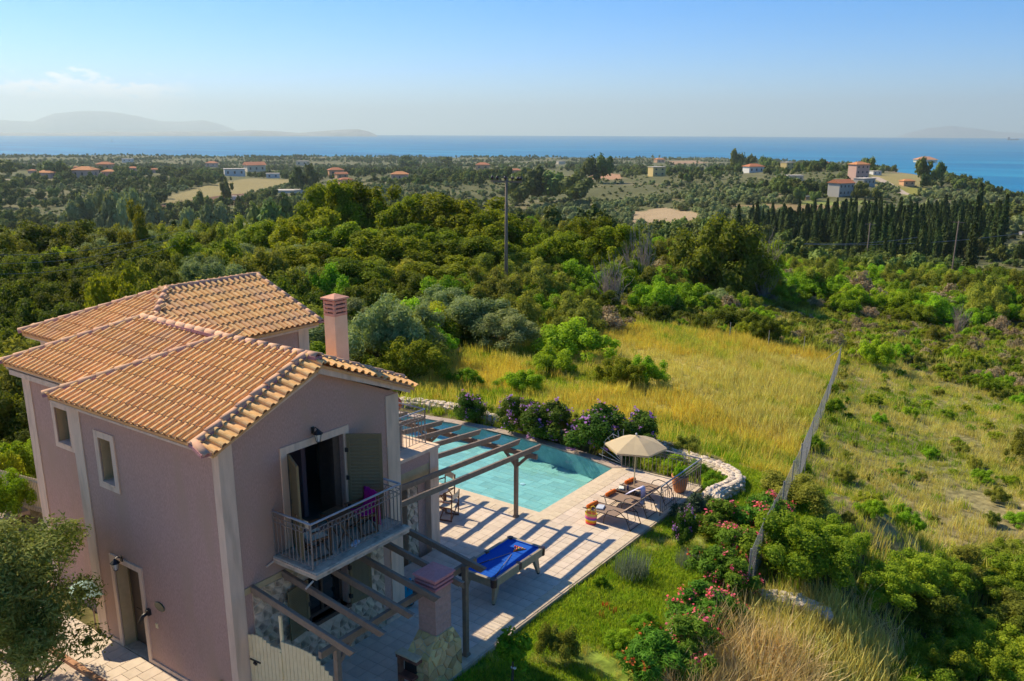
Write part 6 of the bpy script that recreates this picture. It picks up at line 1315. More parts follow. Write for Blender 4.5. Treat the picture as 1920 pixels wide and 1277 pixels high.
for px, d, yt, r, lb in [(715,44,551,2.3,'silvery olive tree right of the villa chimney'),(775,48,572,1.9,'smaller olive tree beside the silvery one'),(895,54,548,2.9,'wide olive tree at the back of the yellow field'),
 (950,52,585,2.2,'olive tree left of the bright bush by the field'),(830,58,540,2.4,'olive tree between the chimney and the pole'),(640,52,560,2.2,'olive tree behind the villa chimney')]:
    hero('olive_tree', 'olive', px, d, yt, r, lb, 'tree', None, T_olive)
for px, d, yt, r, lb in [(1082,51,598,2.7,'large bright green bush at the field edge'),(1035,47,652,1.7,'round bush in front of the large bright bush'),(1165,45,664,1.5,'left half of the twin bush in the yellow field'),(1215,45.5,664,1.25,'right half of the twin bush in the yellow field'),
 (975,42,692,1.3,'low bush behind the purple flowering shrubs'),(870,42,688,1.05,'small bush beside the stone wall behind the pool'),(1340,84,560,2.4,'bright bush below the big round oak'),(1230,72,520,2.8,'bright leafy bush on the slope below the bare tree'),(1290,76,528,2.4,'bright bush right of the bare tree')]:
    hero('mastic_bush', 'shrub_bright' if px not in (1165,) else 'shrub_mastic', px, d, yt, r, lb, 'bush')
for px, d, yt, r, lb in [(1205,86,420,3.0,'bare grey tree among the oaks'),(1150,72,480,2.4,'dead greyish bush below the bare grey tree'),(1440,92,440,2.6,'bare brown tree beside the big round oak')]:
    hero('bare_tree', 'twigs', px, d, yt, r, lb, 'tree')

# ------------------------------------------------------------------ the maquis thicket: shrubs one by one
rng = np.random.default_rng(5)
w, d = jitter_wd(-110, 110, 20, 150, 2.7, rng); x, y = to_xy(w, d); z = ground(x, y); c = cover(x, y); px, py, q = project(x, y, z)
near_ok = off_plot(x, y, 3.5) & ~((x > 2) & (x < 9) & (y > -8) & (y < 26))
ok = visible(x, y, z, 70) & near_ok & (c == 0) & (rng.uniform(size=len(x)) < np.where((px > 1480) & (d < 95), .45, .93))
x, y, z, d, px, py, w = [a[ok] for a in (x, y, z, d, px, py, w)]
nz = fbm(x, y, 14, 61, 3)+.5; n2 = fbm(x, y, 9, 71, 3)+.5
slope_r = (px > 1480)
kinds = []
for i in range(len(x)):
    u = rng.uniform()
    if slope_r[i] and d[i] < 90: k = 'shrub_brown' if u < .34 else 'heath' if u < .62 else 'shrub_mastic' if u < .82 else 'shrub_bright'
    elif px[i] < 620: k = 'shrub_dark' if nz[i] > .55 else 'heath' if nz[i] > .42 else 'olive' if u < .4 else 'shrub_mastic'
    elif nz[i] > .60: k = 'shrub_dark' if u < .6 else 'shrub_mastic'
    elif nz[i] > .47: k = 'shrub_mastic' if u < .45 else 'heath' if u < .72 else 'shrub_brown' if u < .8 else 'shrub_bright'
    elif nz[i] > .36: k = 'heath' if u < .45 else 'shrub_brown' if u < .6 else 'shrub_bright'
    else: k = 'shrub_bright' if u < .5 else 'olive' if u < .68 else 'heath'
    kinds.append(k)
kinds = np.array(kinds)
hh = np.where(slope_r & (d < 90), rng.uniform(.6, 1.5, len(x)), rng.uniform(1.4, 3.4, len(x))); hh = np.where((px < 640), hh*1.25, hh); hh = np.where(d > 95, hh*1.25, hh)
# lower shrubs right behind the field, so the field stays open
dd_f = np.abs(py-640)/60; hh = np.where((px > 1080) & (px < 1560) & (py > 560), hh*.55, hh)
order = np.argsort(d)
info = {'shrub_dark': ('kermes_oak_shrub', 'dark evergreen shrub in the thicket beyond the pool', 'dark evergreen shrubs of the thicket'),
 'shrub_mastic': ('mastic_shrub', 'rounded green shrub in the thicket beyond the pool', 'rounded green shrubs of the thicket'),
 'shrub_bright': ('bright_shrub', 'bright leafy shrub in the thicket beyond the pool', 'bright green shrubs of the thicket'),
 'heath': ('heath_shrub', 'feathery shrub in the thicket beyond the pool', 'feathery shrubs of the thicket'),
 'olive': ('wild_olive', 'grey-green wild olive in the thicket beyond the pool', 'wild olives of the thicket'),
 'shrub_brown': ('dry_shrub', 'dry brown shrub in the thicket beyond the pool', 'dry brown shrubs of the thicket')}
cnt = {}; rest = {}
for i in order:
    k = kinds[i]; cnt[k] = cnt.get(k, 0)+1
    r = hh[i]*rng.uniform(.75, 1.05); r = min(r, 2.6)
    if cnt[k] > 285: rest.setdefault(k, []).append((x[i], y[i], z[i], r, hh[i])); continue
    nm, lb, gp = info[k]; s_, w_ = where(x[i], y[i], d[i], hh[i]); lb = s_+lb.replace(' in the thicket beyond the pool', '').replace(' among the green ones of the thicket', '')+', '+w_; plant(nm, k, x[i], y[i], r, hh[i], lb, 'shrub' if k != 'olive' else 'tree', gp)
for k, rows in rest.items():
    a = np.array(rows); scatter(info[k][0]+'_thicket', a[:, :3], rng.uniform(0, 6.28, len(a)), np.stack([a[:, 3], a[:, 3], a[:, 4]/1.15], 1), VEG[k])
# undergrowth between the shrubs
w, d = jitter_wd(-100, 100, 18, 125, 1.15, rng); x, y = to_xy(w, d); z = ground(x, y); c = cover(x, y)
ok = visible(x, y, z, 60) & off_plot(x, y, 1.0) & (c == 0) & ~((x > 2) & (x < 7.5) & (y < 24)); x, y, z = x[ok], y[ok], z[ok]
s = rng.uniform(.25, .75, len(x)); scatter('undergrowth', np.stack([x, y, z], 1), rng.uniform(0, 6.28, len(x)), np.stack([s, s, s*rng.uniform(.7, 1.1, len(x))], 1), [VEG['heath'][0], VEG['shrub_mastic'][0], VEG['shrub_brown'][0], VEG['shrub_bright'][1], VEG['heath'][1]])

# mastic scrub, lower right
w, d = jitter_wd(0, 40, 8, 46, 1.45, rng); x, y = to_xy(w, d); z = ground(x, y); c = cover(x, y); px, py, q = project(x, y, z)
ok = visible(x, y, z, 160) & (c == 4) & ~((x < 7.2) & (y < 20)); x, y, z, px, py = x[ok], y[ok], z[ok], px[ok], py[ok]
for i in range(len(x)):
    u = rng.uniform(); k = 'shrub_mastic' if u < .8 else 'shrub_dark' if u < .87 else 'heath'; r = rng.uniform(.9, 1.5)
    plant('lentisk_shrub', k, x[i], y[i], r, r*rng.uniform(.7, 1.05), 'low dense shrub in the lower right scrub, '+('beside the straw-coloured grass' if px[i] < 1640 else 'against the right picture edge' if px[i] > 1840 else 'in its middle')+(', front' if z[i] > -9 and py[i] > 1180 else ', back' if py[i] < 1060 else ', half way'), 'shrub', 'low shrubs of the scrub at the lower right')
def base_at(name, kind, px, py, r, h, label, cat, group=None, trunk=None): x, y, z = at(px, py); return plant(name, kind, x, y, r, h, label, cat, group, trunk)
base_at('mastic_bush', 'shrub_bright', 1635, 688, 1.7, 2.1, 'bright green bush just right of the fence end', 'bush')
base_at('bare_shrub', 'twigs', 1795, 628, 1.7, 3.0, 'leafless brown shrub alone on the right slope', 'shrub')
for px_, py_, r_, lb_ in ((1745, 572, 2.4, 'grey olive tree on the right slope'), (1695, 560, 2.2, 'olive tree left of the grey one on the right slope'), (1830, 590, 2.0, 'olive tree at the right end of the slope')): base_at('olive_tree', 'olive', px_, py_, r_, r_*1.15, lb_, 'tree')
base_at('edge_shrub', 'heath', 1918, 872, .9, 1.7, 'feathery bush at the right picture edge', 'bush')
base_at('fence_shrub', 'shrub_bright', 1560, 775, .7, .9, 'green bush at the foot of the fence, half way', 'bush')
# big grey-green shrub by the fence, with dark hollow
for px, d, yt, r, k, lb in [(1500,22.5,962,1.9,'shrub_mastic','big small-leaved dark shrub beside the fence gap'),(1440,24,985,1.2,'heath','feathery shrub between fence and pink oleander'),(1490,27,898,1.3,'heath','feathery shrub against the right side of the fence')]:
    hero('fence_shrub', k, px, d, yt, r, lb, 'bush')
# green tussock bushes dotted over the right slope
TB = [(1340,25,0)]
w, d = jitter_wd(8, 46, 22, 62, 2.1, rng); x, y = to_xy(w, d); z = ground(x, y); c = cover(x, y); ok = visible(x, y, z, 30) & (c == 2) & (rng.uniform(size=len(x)) < .85)
x, y, z = x[ok], y[ok], z[ok]
for i in range(min(len(x), 280)):
    r = rng.uniform(.22, .62); k = 'shrub_bright' if rng.uniform() < .4 else 'shrub_mastic' if rng.uniform() < .5 else 'heath'
    plant('small_bush', k, x[i], y[i], r, r*rng.uniform(.8, 1.3), 'small bush on the dry slope, '+('near the fence' if float(to_wd(x[i], y[i])[0]) < 16 else 'well to the right')+(', close to the viewer' if float(to_wd(x[i], y[i])[1]) < 34 else ', far up' if float(to_wd(x[i], y[i])[1]) > 48 else ', half way up'), 'bush', 'small bushes on the dry slope')

# ------------------------------------------------------------------ grasses
G_dry = leafmat('dry_blade', (0.560,0.448,0.112), (0.660,0.660,0.239), trans=.35, var=.18, huev=.012)
G_gold = leafmat('golden_blade', (0.616,0.435,0.069), (0.660,0.644,0.155), trans=.35, var=.15, huev=.012)
G_olv = leafmat('olive_blade', (0.315,0.385,0.052), (0.629,0.613,0.123), trans=.35, var=.2)
G_grn = leafmat('green_blade', (.15,.26,.015), (.32,.46,.04), trans=.4, var=.2)
G_tall = leafmat('straw_blade', (.58,.42,.18), (.78,.63,.34), trans=.3, var=.15, huev=.01)
TUF = {'dry': [blades('tuft_dry', G_dry, 200+i, 34, .48, .34, .020) for i in range(3)], 'gold': [blades('tuft_gold', G_gold, 210+i, 34, .55, .34, .020) for i in range(2)],
 'olv': [blades('tuft_olive', G_olv, 220+i, 34, .42, .34, .024) for i in range(3)], 'grn': [blades('tuft_green', G_grn, 230+i, 34, .32, .3, .026) for i in range(3)],
 'lawn': [blades('tuft_lawn', leafmat('lawn_blade', (.20,.32,.02), (.40,.52,.06), trans=.5, var=.25), 240+i, 60, .11, .28, .018, lean=.6) for i in range(3)], 'tall': [blades('tuft_straw', G_tall, 250+i, 38, .88, .34, .014, lean=.55) for i in range(3)]}
def grass(name, cls, d0, d1, w0, w1, s, pick, sc, cond=None):
    w, d = jitter_wd(w0, w1, d0, d1, s, rng); x, y = to_xy(w, d); z = ground(x, y); c = cover(x, y)
    ok = visible(x, y, z, 40) & np.isin(c, cls) & off_plot(x, y, .1)
    if cond is not None: ok &= cond(x, y)
    x, y, z = x[ok], y[ok], z[ok]; n1 = fbm(x, y, 5, 91, 4)+.5; n2 = fbm(x, y, 11, 95, 3)+.5; ch = pick(n1, n2, rng.uniform(size=len(x)), x, y)
    for k in TUF:
        m = ch == k
        if m.sum() > 3:
            v = rng.uniform(*sc, m.sum())*(.62+.9*np.clip(fbm(x[m], y[m], 2.4, 77, 3)+.5, .15, .85)); scatter(name+'_'+{'dry': 'dry', 'gold': 'golden', 'olv': 'olive', 'grn': 'green', 'lawn': 'short', 'tall': 'straw'}[k], np.stack([x[m], y[m], z[m]-.02], 1), rng.uniform(0, 6.28, m.sum()), np.stack([v*1.1, v*1.1, v*rng.uniform(.7, 1.2, m.sum())], 1), TUF[k], tilt=rng.normal(size=(m.sum(), 2))*(.28 if k == 'tall' else .12))
def pk_field(n1, n2, u, x, y):
    r = np.full(len(u), 'dry', dtype=object); r[(n2 > .46)] = 'gold'; w_, d_ = to_wd(x, y); g_ = np.clip((40-d_)/16, 0, 1)*.10; r[(n1+g_ > .55) & (u < .85)] = 'olv'; r[(n1+g_ > .63) & (u < .75)] = 'grn'; r[u < .07] = 'olv'; r[(n1 < .36) & (u < .5)] = ''; return r
grass('field_grass', [1], 24, 66, -22, 32, .36, pk_field, (.7, 1.25))
def pk_right(n1, n2, u, x, y):
    r = np.full(len(u), '', dtype=object); r[u < .72] = 'dry'; r[(n1 > .44) & (u < .62)] = 'olv'; r[(n1 > .55) & (u < .5)] = 'grn'; r[u > .90] = 'grn'; r[(n1 < .22)] = ''; return r
grass('slope_grass', [2], 20, 64, 6, 48, .38, pk_right, (.45, .95))
grass('tall_grass', [3], 9, 30, -2, 24, .24, lambda n1, n2, u, x, y: np.where(n2 < .28, 'dry', np.where(u < .74, 'tall', np.where(u < .9, 'dry', np.where(u < .96, 'olv', 'grn')))).astype(object), (.75, 1.25), cond=lambda x, y: x > 6.2)
grass('scrub_grass', [4], 9, 50, 0, 45, .5, lambda n1, n2, u, x, y: np.where(u < .5, 'olv', np.where(u < .7, 'dry', 'grn')).astype(object), (.8, 1.5), cond=lambda x, y: x > 6.2)
grass('thicket_grass', [0], 18, 90, -60, 60, .8, lambda n1, n2, u, x, y: np.where(n1 > .52, 'olv', np.where(u < .5, 'dry', 'grn')).astype(object), (.8, 1.5), cond=lambda x, y: ~((x > 2) & (x < 6.5) & (y < 20)))
# ================================================================== garden walls, fence, plants
M_dry = mat('dry_wall_stone', (.80,.67,.53), (.64,.53,.41), scale=5, rough=.95, bump=.02, obj_rand=.20, c3=(.46,.39,.31), s3=3)
def rock(seed, m, s=(1, .8, .6)):
    r = random.Random(seed); bm = bmesh.new(); bmesh.ops.create_icosphere(bm, subdivisions=1, radius=.5)
    for v in bm.verts: v.co = Vector((v.co.x*s[0], v.co.y*s[1], v.co.z*s[2]))*r.uniform(.78, 1.15)
    me = bpy.data.meshes.new('stone'); bm.to_mesh(me); bm.free(); me.materials.append(m); return me
ROCKS = [rock(k, M_dry, (1, .85, .62)) for k in range(7)]
def stone_wall(name, pts, w, h, label, z=None, size=.24, cap=297):
    """a low dry-stone wall along pts: a rubble core and stones laid over top and sides, one by one"""
    o = empty(name, (pts[0][0], pts[0][1], 0), label, 'wall'); og_ = Vector((pts[0][0], pts[0][1], 0)); P = [Vector((p[0], p[1], 0)) for p in pts]; r = random.Random(len(pts)*7+3)
    seg = [(P[i], P[i+1]) for i in range(len(P)-1)]; LL = sum((b-a).length for a, b in seg)
    def pos(s):
        for a, b in seg:
            l = (b-a).length
            if s <= l: d = (b-a)/l; return a+d*s, d
            s -= l
        a, b = seg[-1]; d = (b-a).normalized(); return b, d
    L_, Rr, T_ = [], [], []; ns = max(3, int(LL/.5)); mb = MB(); vs = []
    for i in range(ns+1):
        p, d = pos(LL*i/ns); n = Vector((-d.y, d.x, 0)); g0 = float(ground(p.x, p.y)) if z is None else z; hh = h(i/ns) if callable(h) else h
        for u, v in ((-.5, -.3), (-.42, hh-.06), (.42, hh-.06), (.5, -.3)): q = p+n*(u*w); vs.append((q.x, q.y, g0+v if v < 0 else g0+v))
    mb.add(vs, [(i*4+k, (i+1)*4+k, (i+1)*4+k+1, i*4+k+1) for i in range(ns) for k in range(3)]); part_at(o, og_, mb, 'rubble_core', M_dry)
    slots = []; nx = max(2, int(w/size+.5)); s = 0
    while s < LL:
        for k in range(nx): slots.append((s+r.uniform(-.05, .05), (k+.5)/nx-.5, 'top'))
        for sd in (-1, 1):
            for lv in (.22, .62): slots.append((s+r.uniform(-.08, .08), sd*.5, lv))
        s += size*.92
    r.shuffle(slots)
    for s, u, kind in slots[:cap]:
        p, d = pos(min(max(s, 0), LL)); n = Vector((-d.y, d.x, 0)); g0 = float(ground(p.x, p.y)) if z is None else z; hh = h(s/LL) if callable(h) else h
        q = p+n*(u*w*(.9 if kind == 'top' else .95)); zz = g0+(hh-.05 if kind == 'top' else hh*kind); k = size*r.uniform(.95, 1.4)
        link('stone', ROCKS[r.randrange(7)], o, loc=Vector((q.x, q.y, zz))-og_, rot=(r.uniform(-.2, .2), r.uniform(-.2, .2), math.atan2(d.y, d.x)+r.uniform(-.4, .4)), scale=(k, k*.9, k*(.55 if kind == 'top' else .85)))
    return o
stone_wall('stone_wall', [(-.2, 19.75), (.5, 19.5), (1.3, 19.2), (2.1, 19.08), (2.8, 18.85), (3.3, 18.45), (3.5, 17.9), (3.42, 17.3), (3.25, 16.7), (3.4, 16.1), (3.8, 15.6)], .58, .46, 'curved dry-stone wall round the flower bed beyond the railing corner', z=-.22)
stone_wall('stone_wall', [(-12.4, 18.0), (-11.3, 18.5), (-9.9, 18.8), (-8.6, 18.75), (-7.6, 18.6), (-6.3, 18.7), (-5.0, 18.65), (-3.9, 18.8), (-2.6, 19.3), (-1.2, 19.8), (-.4, 19.9)], .45, .42, 'low dry-stone wall behind the flowering shrubs beyond the pool', z=-.20, size=.30)
a, b_ = at(1430, 1135), at(1560, 1170); stone_wall('stone_wall', [a[:2], ((a[0]+b_[0])/2, (a[1]+b_[1])/2+.1), b_[:2]], .40, .30, 'stone wall end showing in the straw-coloured grass right of the fence', size=.26)
a, b_ = at(1285, 1165), at(1255, 1265); stone_wall('stone_wall', [a[:2], b_[:2]], .45, .40, 'bit of stone wall showing between the oleanders at the bottom', size=.26)

# chain-link fence
fp = [at(1573, 690)[:2], at(1548, 770)[:2], at(1520, 840)[:2], at(1497, 905)[:2], at(1463, 985)[:2], at(1425, 1062)[:2], at(1400, 1130)[:2]]
fe = empty('chain_link_fence', (fp[0][0], fp[0][1], 0), 'chain-link fence on metal posts dividing the yellow field from the dry slope', 'fence'); of = Vector((fp[0][0], fp[0][1], 0)); M_galv = mat('galvanised_steel', (.36,.36,.35), (.28,.28,.27), scale=20, rough=.5, metal=.3)
FH = 1.35
for i, (x, y) in enumerate(fp):
    g0 = float(ground(x, y)); mb = MB(); mb.tube([(x, y, g0-.3), (x, y, g0+FH+.12)], .026, 7); part_at(fe, of, mb, 'post', M_galv)
    if i+1 < len(fp):
        mx_, my_ = (x+fp[i+1][0])/2, (y+fp[i+1][1])/2; g1 = float(ground(mx_, my_)); L_ = math.hypot(fp[i+1][0]-x, fp[i+1][1]-y)
        if L_ > 3: mb = MB(); mb.tube([(mx_, my_, g1-.3), (mx_, my_, g1+FH+.08)], .022, 6); part_at(fe, of, mb, 'post', M_galv)
x, y = fp[0]; g0 = float(ground(x, y)); mb = MB(); mb.tube([(x, y, g0+FH), (x-1.3, y+.1, g0+.1)], .02, 6); part_at(fe, of, mb, 'brace', M_galv)
V = []; F = []
def wire(p, q, r):
    d = unit(np.array(q)-np.array(p)); n1 = unit(np.cross(d, [0.3, .2, .9])); n2 = np.cross(d, n1); n = len(V)
    for c in (p, q):
        for k in range(3): an = 2.094*k; V.append(np.array(c)+(n1*math.cos(an)+n2*math.sin(an))*r)
    for k in range(3): F.append((n+k, n+(k+1) % 3, n+3+(k+1) % 3, n+3+k))
for i in range(len(fp)-1):
    a, b_ = np.array(fp[i]), np.array(fp[i+1]); L_ = np.hypot(*(b_-a)); st_ = .085; k = -FH
    ga_, gb_ = float(ground(*a)), float(ground(*b_)); f = lambda s, h: (a[0]+(b_[0]-a[0])*s/L_, a[1]+(b_[1]-a[1])*s/L_, ga_+(gb_-ga_)*s/L_+.05+h)
    s = -FH
    while s < L_:
        for sg in (1, -1):
            s0, h0, s1, h1 = (s, 0, s+FH, FH) if sg > 0 else (s, FH, s+FH, 0)
            if s0 < 0: t_ = -s0/FH; s0 = 0; h0 = h0+(h1-h0)*t_
            if s1 > L_: t_ = (s1-L_)/FH; h1 = h1-(h1-(0 if sg > 0 else FH))*t_; s1 = L_
            if s1 > s0+.01: wire(f(s0, h0), f(s1, h1), .0017)
        s += st_
    for h in (.02, FH*.5, FH): wire(f(0, h), f(L_, h), .0035)
me = mesh_np('wire_mesh', np.array(V)-np.array(of), F, mats=[M_galv]); link('wire_mesh', me, fe)
# small fence posts at the back of the field
for px_, py_, lb in ((1368, 636, 'left thin metal post at the back of the yellow field'), (1440, 652, 'middle thin metal post at the back of the yellow field'), (1506, 664, 'right thin metal post at the back of the yellow field')):
    x, y, z = at(px_, py_); mb = MB(); mb.tube([(0, 0, -.2), (0, 0, 1.25)], .03, 6); o = link('fence_post', mb.mesh('fence_post', M_galv), None, (x, y, z)); tag(o, lb, 'post')
# cream fence by the yard at the left edge
yf = empty('yard_fence', (-16, 3.0, 0), 'cream paling fence behind the olive tree at the left edge', 'fence'); M_pal = mat('paling_paint', (.55,.50,.38), None, rough=.7)
ya, yb = at_z(84, 960, -.05), at_z(-120, 905, -.05); yd = yb-ya
for k in range(70): mb = MB(); p = ya+yd*(k/69); mb.box(p.x-.014, p.x+.014, p.y-.014, p.y+.014, -.1, 1.05); part_at(yf, (-16, 3.0, 0), mb, 'pale', M_pal)
for zz in (.10, 1.0): mb = MB(); mb.beam(ya+Vector((0, 0, zz)), yb+Vector((0, 0, zz)), .03, .04); part_at(yf, (-16, 3.0, 0), mb, 'rail', M_pal)
for px_, py_, r, h, k, lb in ((22, 965, .9, 1.5, 'shrub_bright', 'bright green bush before the paling fence at the left edge'), (-25, 935, 1.3, 2.0, 'shrub_mastic', 'green bush at the left picture edge above the olive tree'), (48, 905, 1.2, 1.6, 'shrub_bright', 'green bush behind the paling fence, beside the villa corner'), (5, 880, 1.8, 2.4, 'shrub_dark', 'dark bush behind the paling fence'), (40, 850, 2.0, 3.0, 'shrub_dark', 'tall dark bush left of the villa corner'), (15, 820, 2.2, 3.6, 'heath', 'tall feathery bush left of the villa, upper')):
    x, y, z = at(px_, py_); plant('yard_bush', k, x, y, r, h, lb, 'bush', None)
# flowering shrubs beyond the pool
L_pub = leafmat('flower_shrub_leaf', (.05,.11,.015), (.15,.23,.03), trans=.3, var=.15)
F_purp = leafmat('purple_petal', (.42,.17,.62), (.62,.34,.74), trans=.3, var=.1, huev=.01); F_pink = leafmat('pink_petal', (.85,.07,.15), (.92,.26,.32), trans=.3, var=.1, huev=.008); F_red = leafmat('red_petal', (0.600,0.037,0.037), (0.600,0.150,0.062), trans=.3, var=.1)
PB = [crown_mesh('crown_purple', L_pub, 300+i, R=(1, 1, .95), zc=.75, clumps=34, cr=(.2, .34), leaves=8500, leaf=.050, aspect=1.8, low=-.6, up=.3, flowers=(F_purp, .042, .10)) for i in range(2)]
for x, y, r, h, lb in ((-8.25, 17.95, .75, 1.15, 'purple-flowering shrub farthest left, alone beyond the pool'), (-5.75, 18.15, .95, 1.35, 'purple-flowering shrub left in the pair beyond the pool'), (-4.55, 18.1, 1.15, 1.40, 'purple-flowering shrub right in the pair beyond the pool'), (-2.15, 18.1, 1.25, 1.60, 'biggest purple-flowering shrub beyond the pool, left of the parasol'), (-.85, 19.0, 1.1, 1.35, 'purple-flowering shrub right behind the parasol')):
    o = link('flowering_shrub', PB[int(x*10) % 2], None, (x, y, -.15), (0, 0, x*3), (r*1.05, r*1.0, h*1.12/1.65)); tag(o, lb, 'shrub', 'purple-flowering shrubs beyond the pool')
L_ole = leafmat('oleander_leaf', (0.075,0.163,0.015), (0.213,0.375,0.037), trans=.3, var=.12)
OL = [crown_mesh('crown_oleander', L_ole, 310+i, R=(1, 1, 1), zc=.85, clumps=34, cr=(.2, .36), leaves=6500, leaf=.045, aspect=4.5, low=-.7, up=.9, stray=.25, core=.5, flowers=(f, s_, .095)) for i, (f, s_) in enumerate(((F_pink, .11), (F_pink, .085), (F_red, .05)))]
for px_, py_, r, h, v, lb in ((1412, 1010, .85, 1.25, 0, 'tallest pink oleander, beside the end of the curved stone wall'), (1345, 1010, .8, 1.1, 1, 'pink oleander between the stone wall and the lawn'), (1440, 1010, .7, 1.3, 0, 'pink oleander leaning against the fence'), (1385, 1065, .8, 1.1, 0, 'pink oleander in the middle of the row by the fence gap'), (1335, 1110, .8, 1.15, 2, 'reddish oleander below the grey lavender'),
   (1375, 1125, .7, 1.1, 1, 'pink oleander right beside the leaning fence post'), (1300, 1185, .85, 1.15, 0, 'pink oleander low in the row, over the bit of stone wall'), (1345, 1195, .7, 1.0, 1, 'pink oleander before the straw-coloured grass'), (1285, 1275, .9, 1.3, 1, 'pink oleander at the bottom of the picture right'), (1225, 1285, .85, 1.2, 2, 'reddish oleander at the bottom of the picture left')):
    x, y, z = at(px_, py_); o = link('oleander', OL[v], None, (x, y, z-.05), (0, 0, px_*.1), (r*1.0, r*1.0, h*1.1/1.85)); tag(o, lb, 'shrub', 'oleanders along the garden fence')
L_lav = leafmat('lavender_leaf', (0.175,0.213,0.150), (0.325,0.362,0.275), trans=.15, var=.1); L_rosm = leafmat('rosemary_leaf', (0.050,0.088,0.044), (0.125,0.175,0.100), trans=.15, var=.1)
LV = blades('tuft_lavender', L_lav, 320, 420, .62, .40, .016, lean=.5, seg=1); RS = crown_mesh('crown_rosemary', L_rosm, 321, R=(1, 1, .8), zc=.5, clumps=26, cr=(.2, .34), leaves=5200, leaf=.05, aspect=4, up=1.2, stray=.3)
for px_, py_, s_, me_, nm, lb in ((1183, 1085, 1.25, LV, 'lavender', 'silvery lavender clump on the lawn near the terrace edge'), (1287, 1065, .85, LV, 'lavender', 'small silvery lavender beside the oleanders'), (1300, 985, .75, RS, 'rosemary', 'dark rosemary bush below the railing post'), (1325, 972, .5, RS, 'rosemary', 'smaller dark rosemary beside the stone wall foot')):
    x, y, z = at(px_, py_); tag(link(nm, me_, None, (x, y, z-.02), (0, 0, 1), (s_, s_, s_)), lb, 'shrub')
for px_, py_, r, h, k, lb in ((1285, 1030, .42, .75, PB[0], 'thin purple-flowered bush on the lawn below the rosemary'), (1125, 1105, .22, .3, VEG['shrub_bright'][0], 'small leafy tuft on the lawn beside the lavender'), (1205, 1180, .45, .35, VEG['shrub_bright'][1], 'low green plant in the middle of the lawn'), (1045, 1240, .5, .8, VEG['heath'][1], 'loose dark shrub right of the small citrus tree'), (1165, 1225, .5, .4, VEG['shrub_bright'][2], 'bright low plant at the lawn front'), (1380, 900, .01, .01, None, '')):
    if k is None: continue
    x, y, z = at(px_, py_); tag(link('garden_plant', k, None, (x, y, z-.03), (0, 0, px_), (r, r, h)), lb, 'plant')
for x, y, r, h, lb in ((.9, 18.4, .6, .45, 'leafy green plant in the bed left of the pot'), (1.9, 18.2, .55, .5, 'bright green plant in the bed inside the curved wall'), (2.75, 17.9, .5, .4, 'green plant near the inner bend of the curved wall'), (2.95, 17.2, .4, .35, 'green plant in the bed at the right of the railing'), (1.3, 17.75, .5, .35, 'low plant behind the railing balusters'), (.2, 17.9, .5, .35, 'low plant behind the railing under the parasol')):
    tag(link('bed_plant', VEG['shrub_bright'][int(x*10) % 3], None, (x, y, -.16), (0, 0, x), (r, r, h)), lb, 'plant')
for i, px_ in enumerate((1135, 1150, 1128)): x, y, z = at(px_, 1140+i*9); fl_ = blades('red_flower', F_red, 400+i, 14, .2, .1, .05, lean=.3, seg=1); tag(link('red_flowers', fl_, None, (x, y, z)), ['small red flowers on the lawn, farthest of three', 'small red flowers on the lawn, right of three', 'small red flowers on the lawn, nearest of three'][i], 'flowers')
# citrus tree in front of the terrace corner
CT = crown_mesh('crown_citrus', L_brt, 330, R=(1, 1, 1), zc=1.0, clumps=26, cr=(.2, .34), leaves=1500, leaf=.13, aspect=1.8, low=-.7, stray=.3, core=.3)
x, y, z = at(960, 1290); e = empty('citrus_tree', (x, y, z), 'young citrus tree with large leaves on the lawn by the terrace corner', 'tree'); link('crown', CT, e, loc=(0, 0, .35), scale=(.48, .48, .50)); mb = MB(); mb.smooth = True; mb.tube([(0, 0, -.1), (.02, 0, .4), (0, .02, .95)], [.035, .028, .015], 6); link('trunk', mb.mesh('trunk', M_bark), e); mb = MB(); mb.box(-.02, .1, -.02, .02, .42, .46); link('tie', mb.mesh('tie', M_white), e)
# lawn
def pk_lawn(n1, n2, u, x, y): r = np.full(len(u), 'lawn', dtype=object); r[(n1 > .58) & (u < .45)] = 'grn'; r[(n1 < .36) & (u < .4)] = 'dry'; return r
TUF['grn_s'] = []
def lawn():
    w, d = jitter_wd(-6, 16, 9, 36, .15, rng); x, y = to_xy(w, d); z = ground(x, y); c = cover(x, y); px, py, q = project(x, y, z)
    ok = visible(x, y, z, 40) & ((c == 5) | ((x > 2.7) & (x < 6.2) & (y < 17) & (y > -4))) & ~((x < 2.74) & (y < 17.2)); x, y, z = x[ok], y[ok], z[ok]
    n1 = fbm(x, y, 1.6, 191, 3)+.5; n2 = fbm(x, y, .7, 193, 2)+.5; u = rng.uniform(size=len(x)); keep = (n1 > .34) | (u < .35); x, y, z, n1, n2, u = [a_[keep] for a_ in (x, y, z, n1, n2, u)]
    tall = (n2 > .60) & (u < .4); dr = (n1 < .40) & (u < .5)
    for nm, m, tf, sc in (('lawn_grass', ~tall & ~dr, TUF['lawn'], (.6, 1.2)), ('lawn_tufts', tall & ~dr, TUF['grn'], (.35, .75)), ('lawn_dry_grass', dr, TUF['dry'], (.2, .4))):
        v = rng.uniform(*sc, m.sum()); scatter(nm, np.stack([x[m], y[m], z[m]-.01], 1), rng.uniform(0, 6.28, m.sum()), np.stack([v, v, v], 1), tf)
lawn()
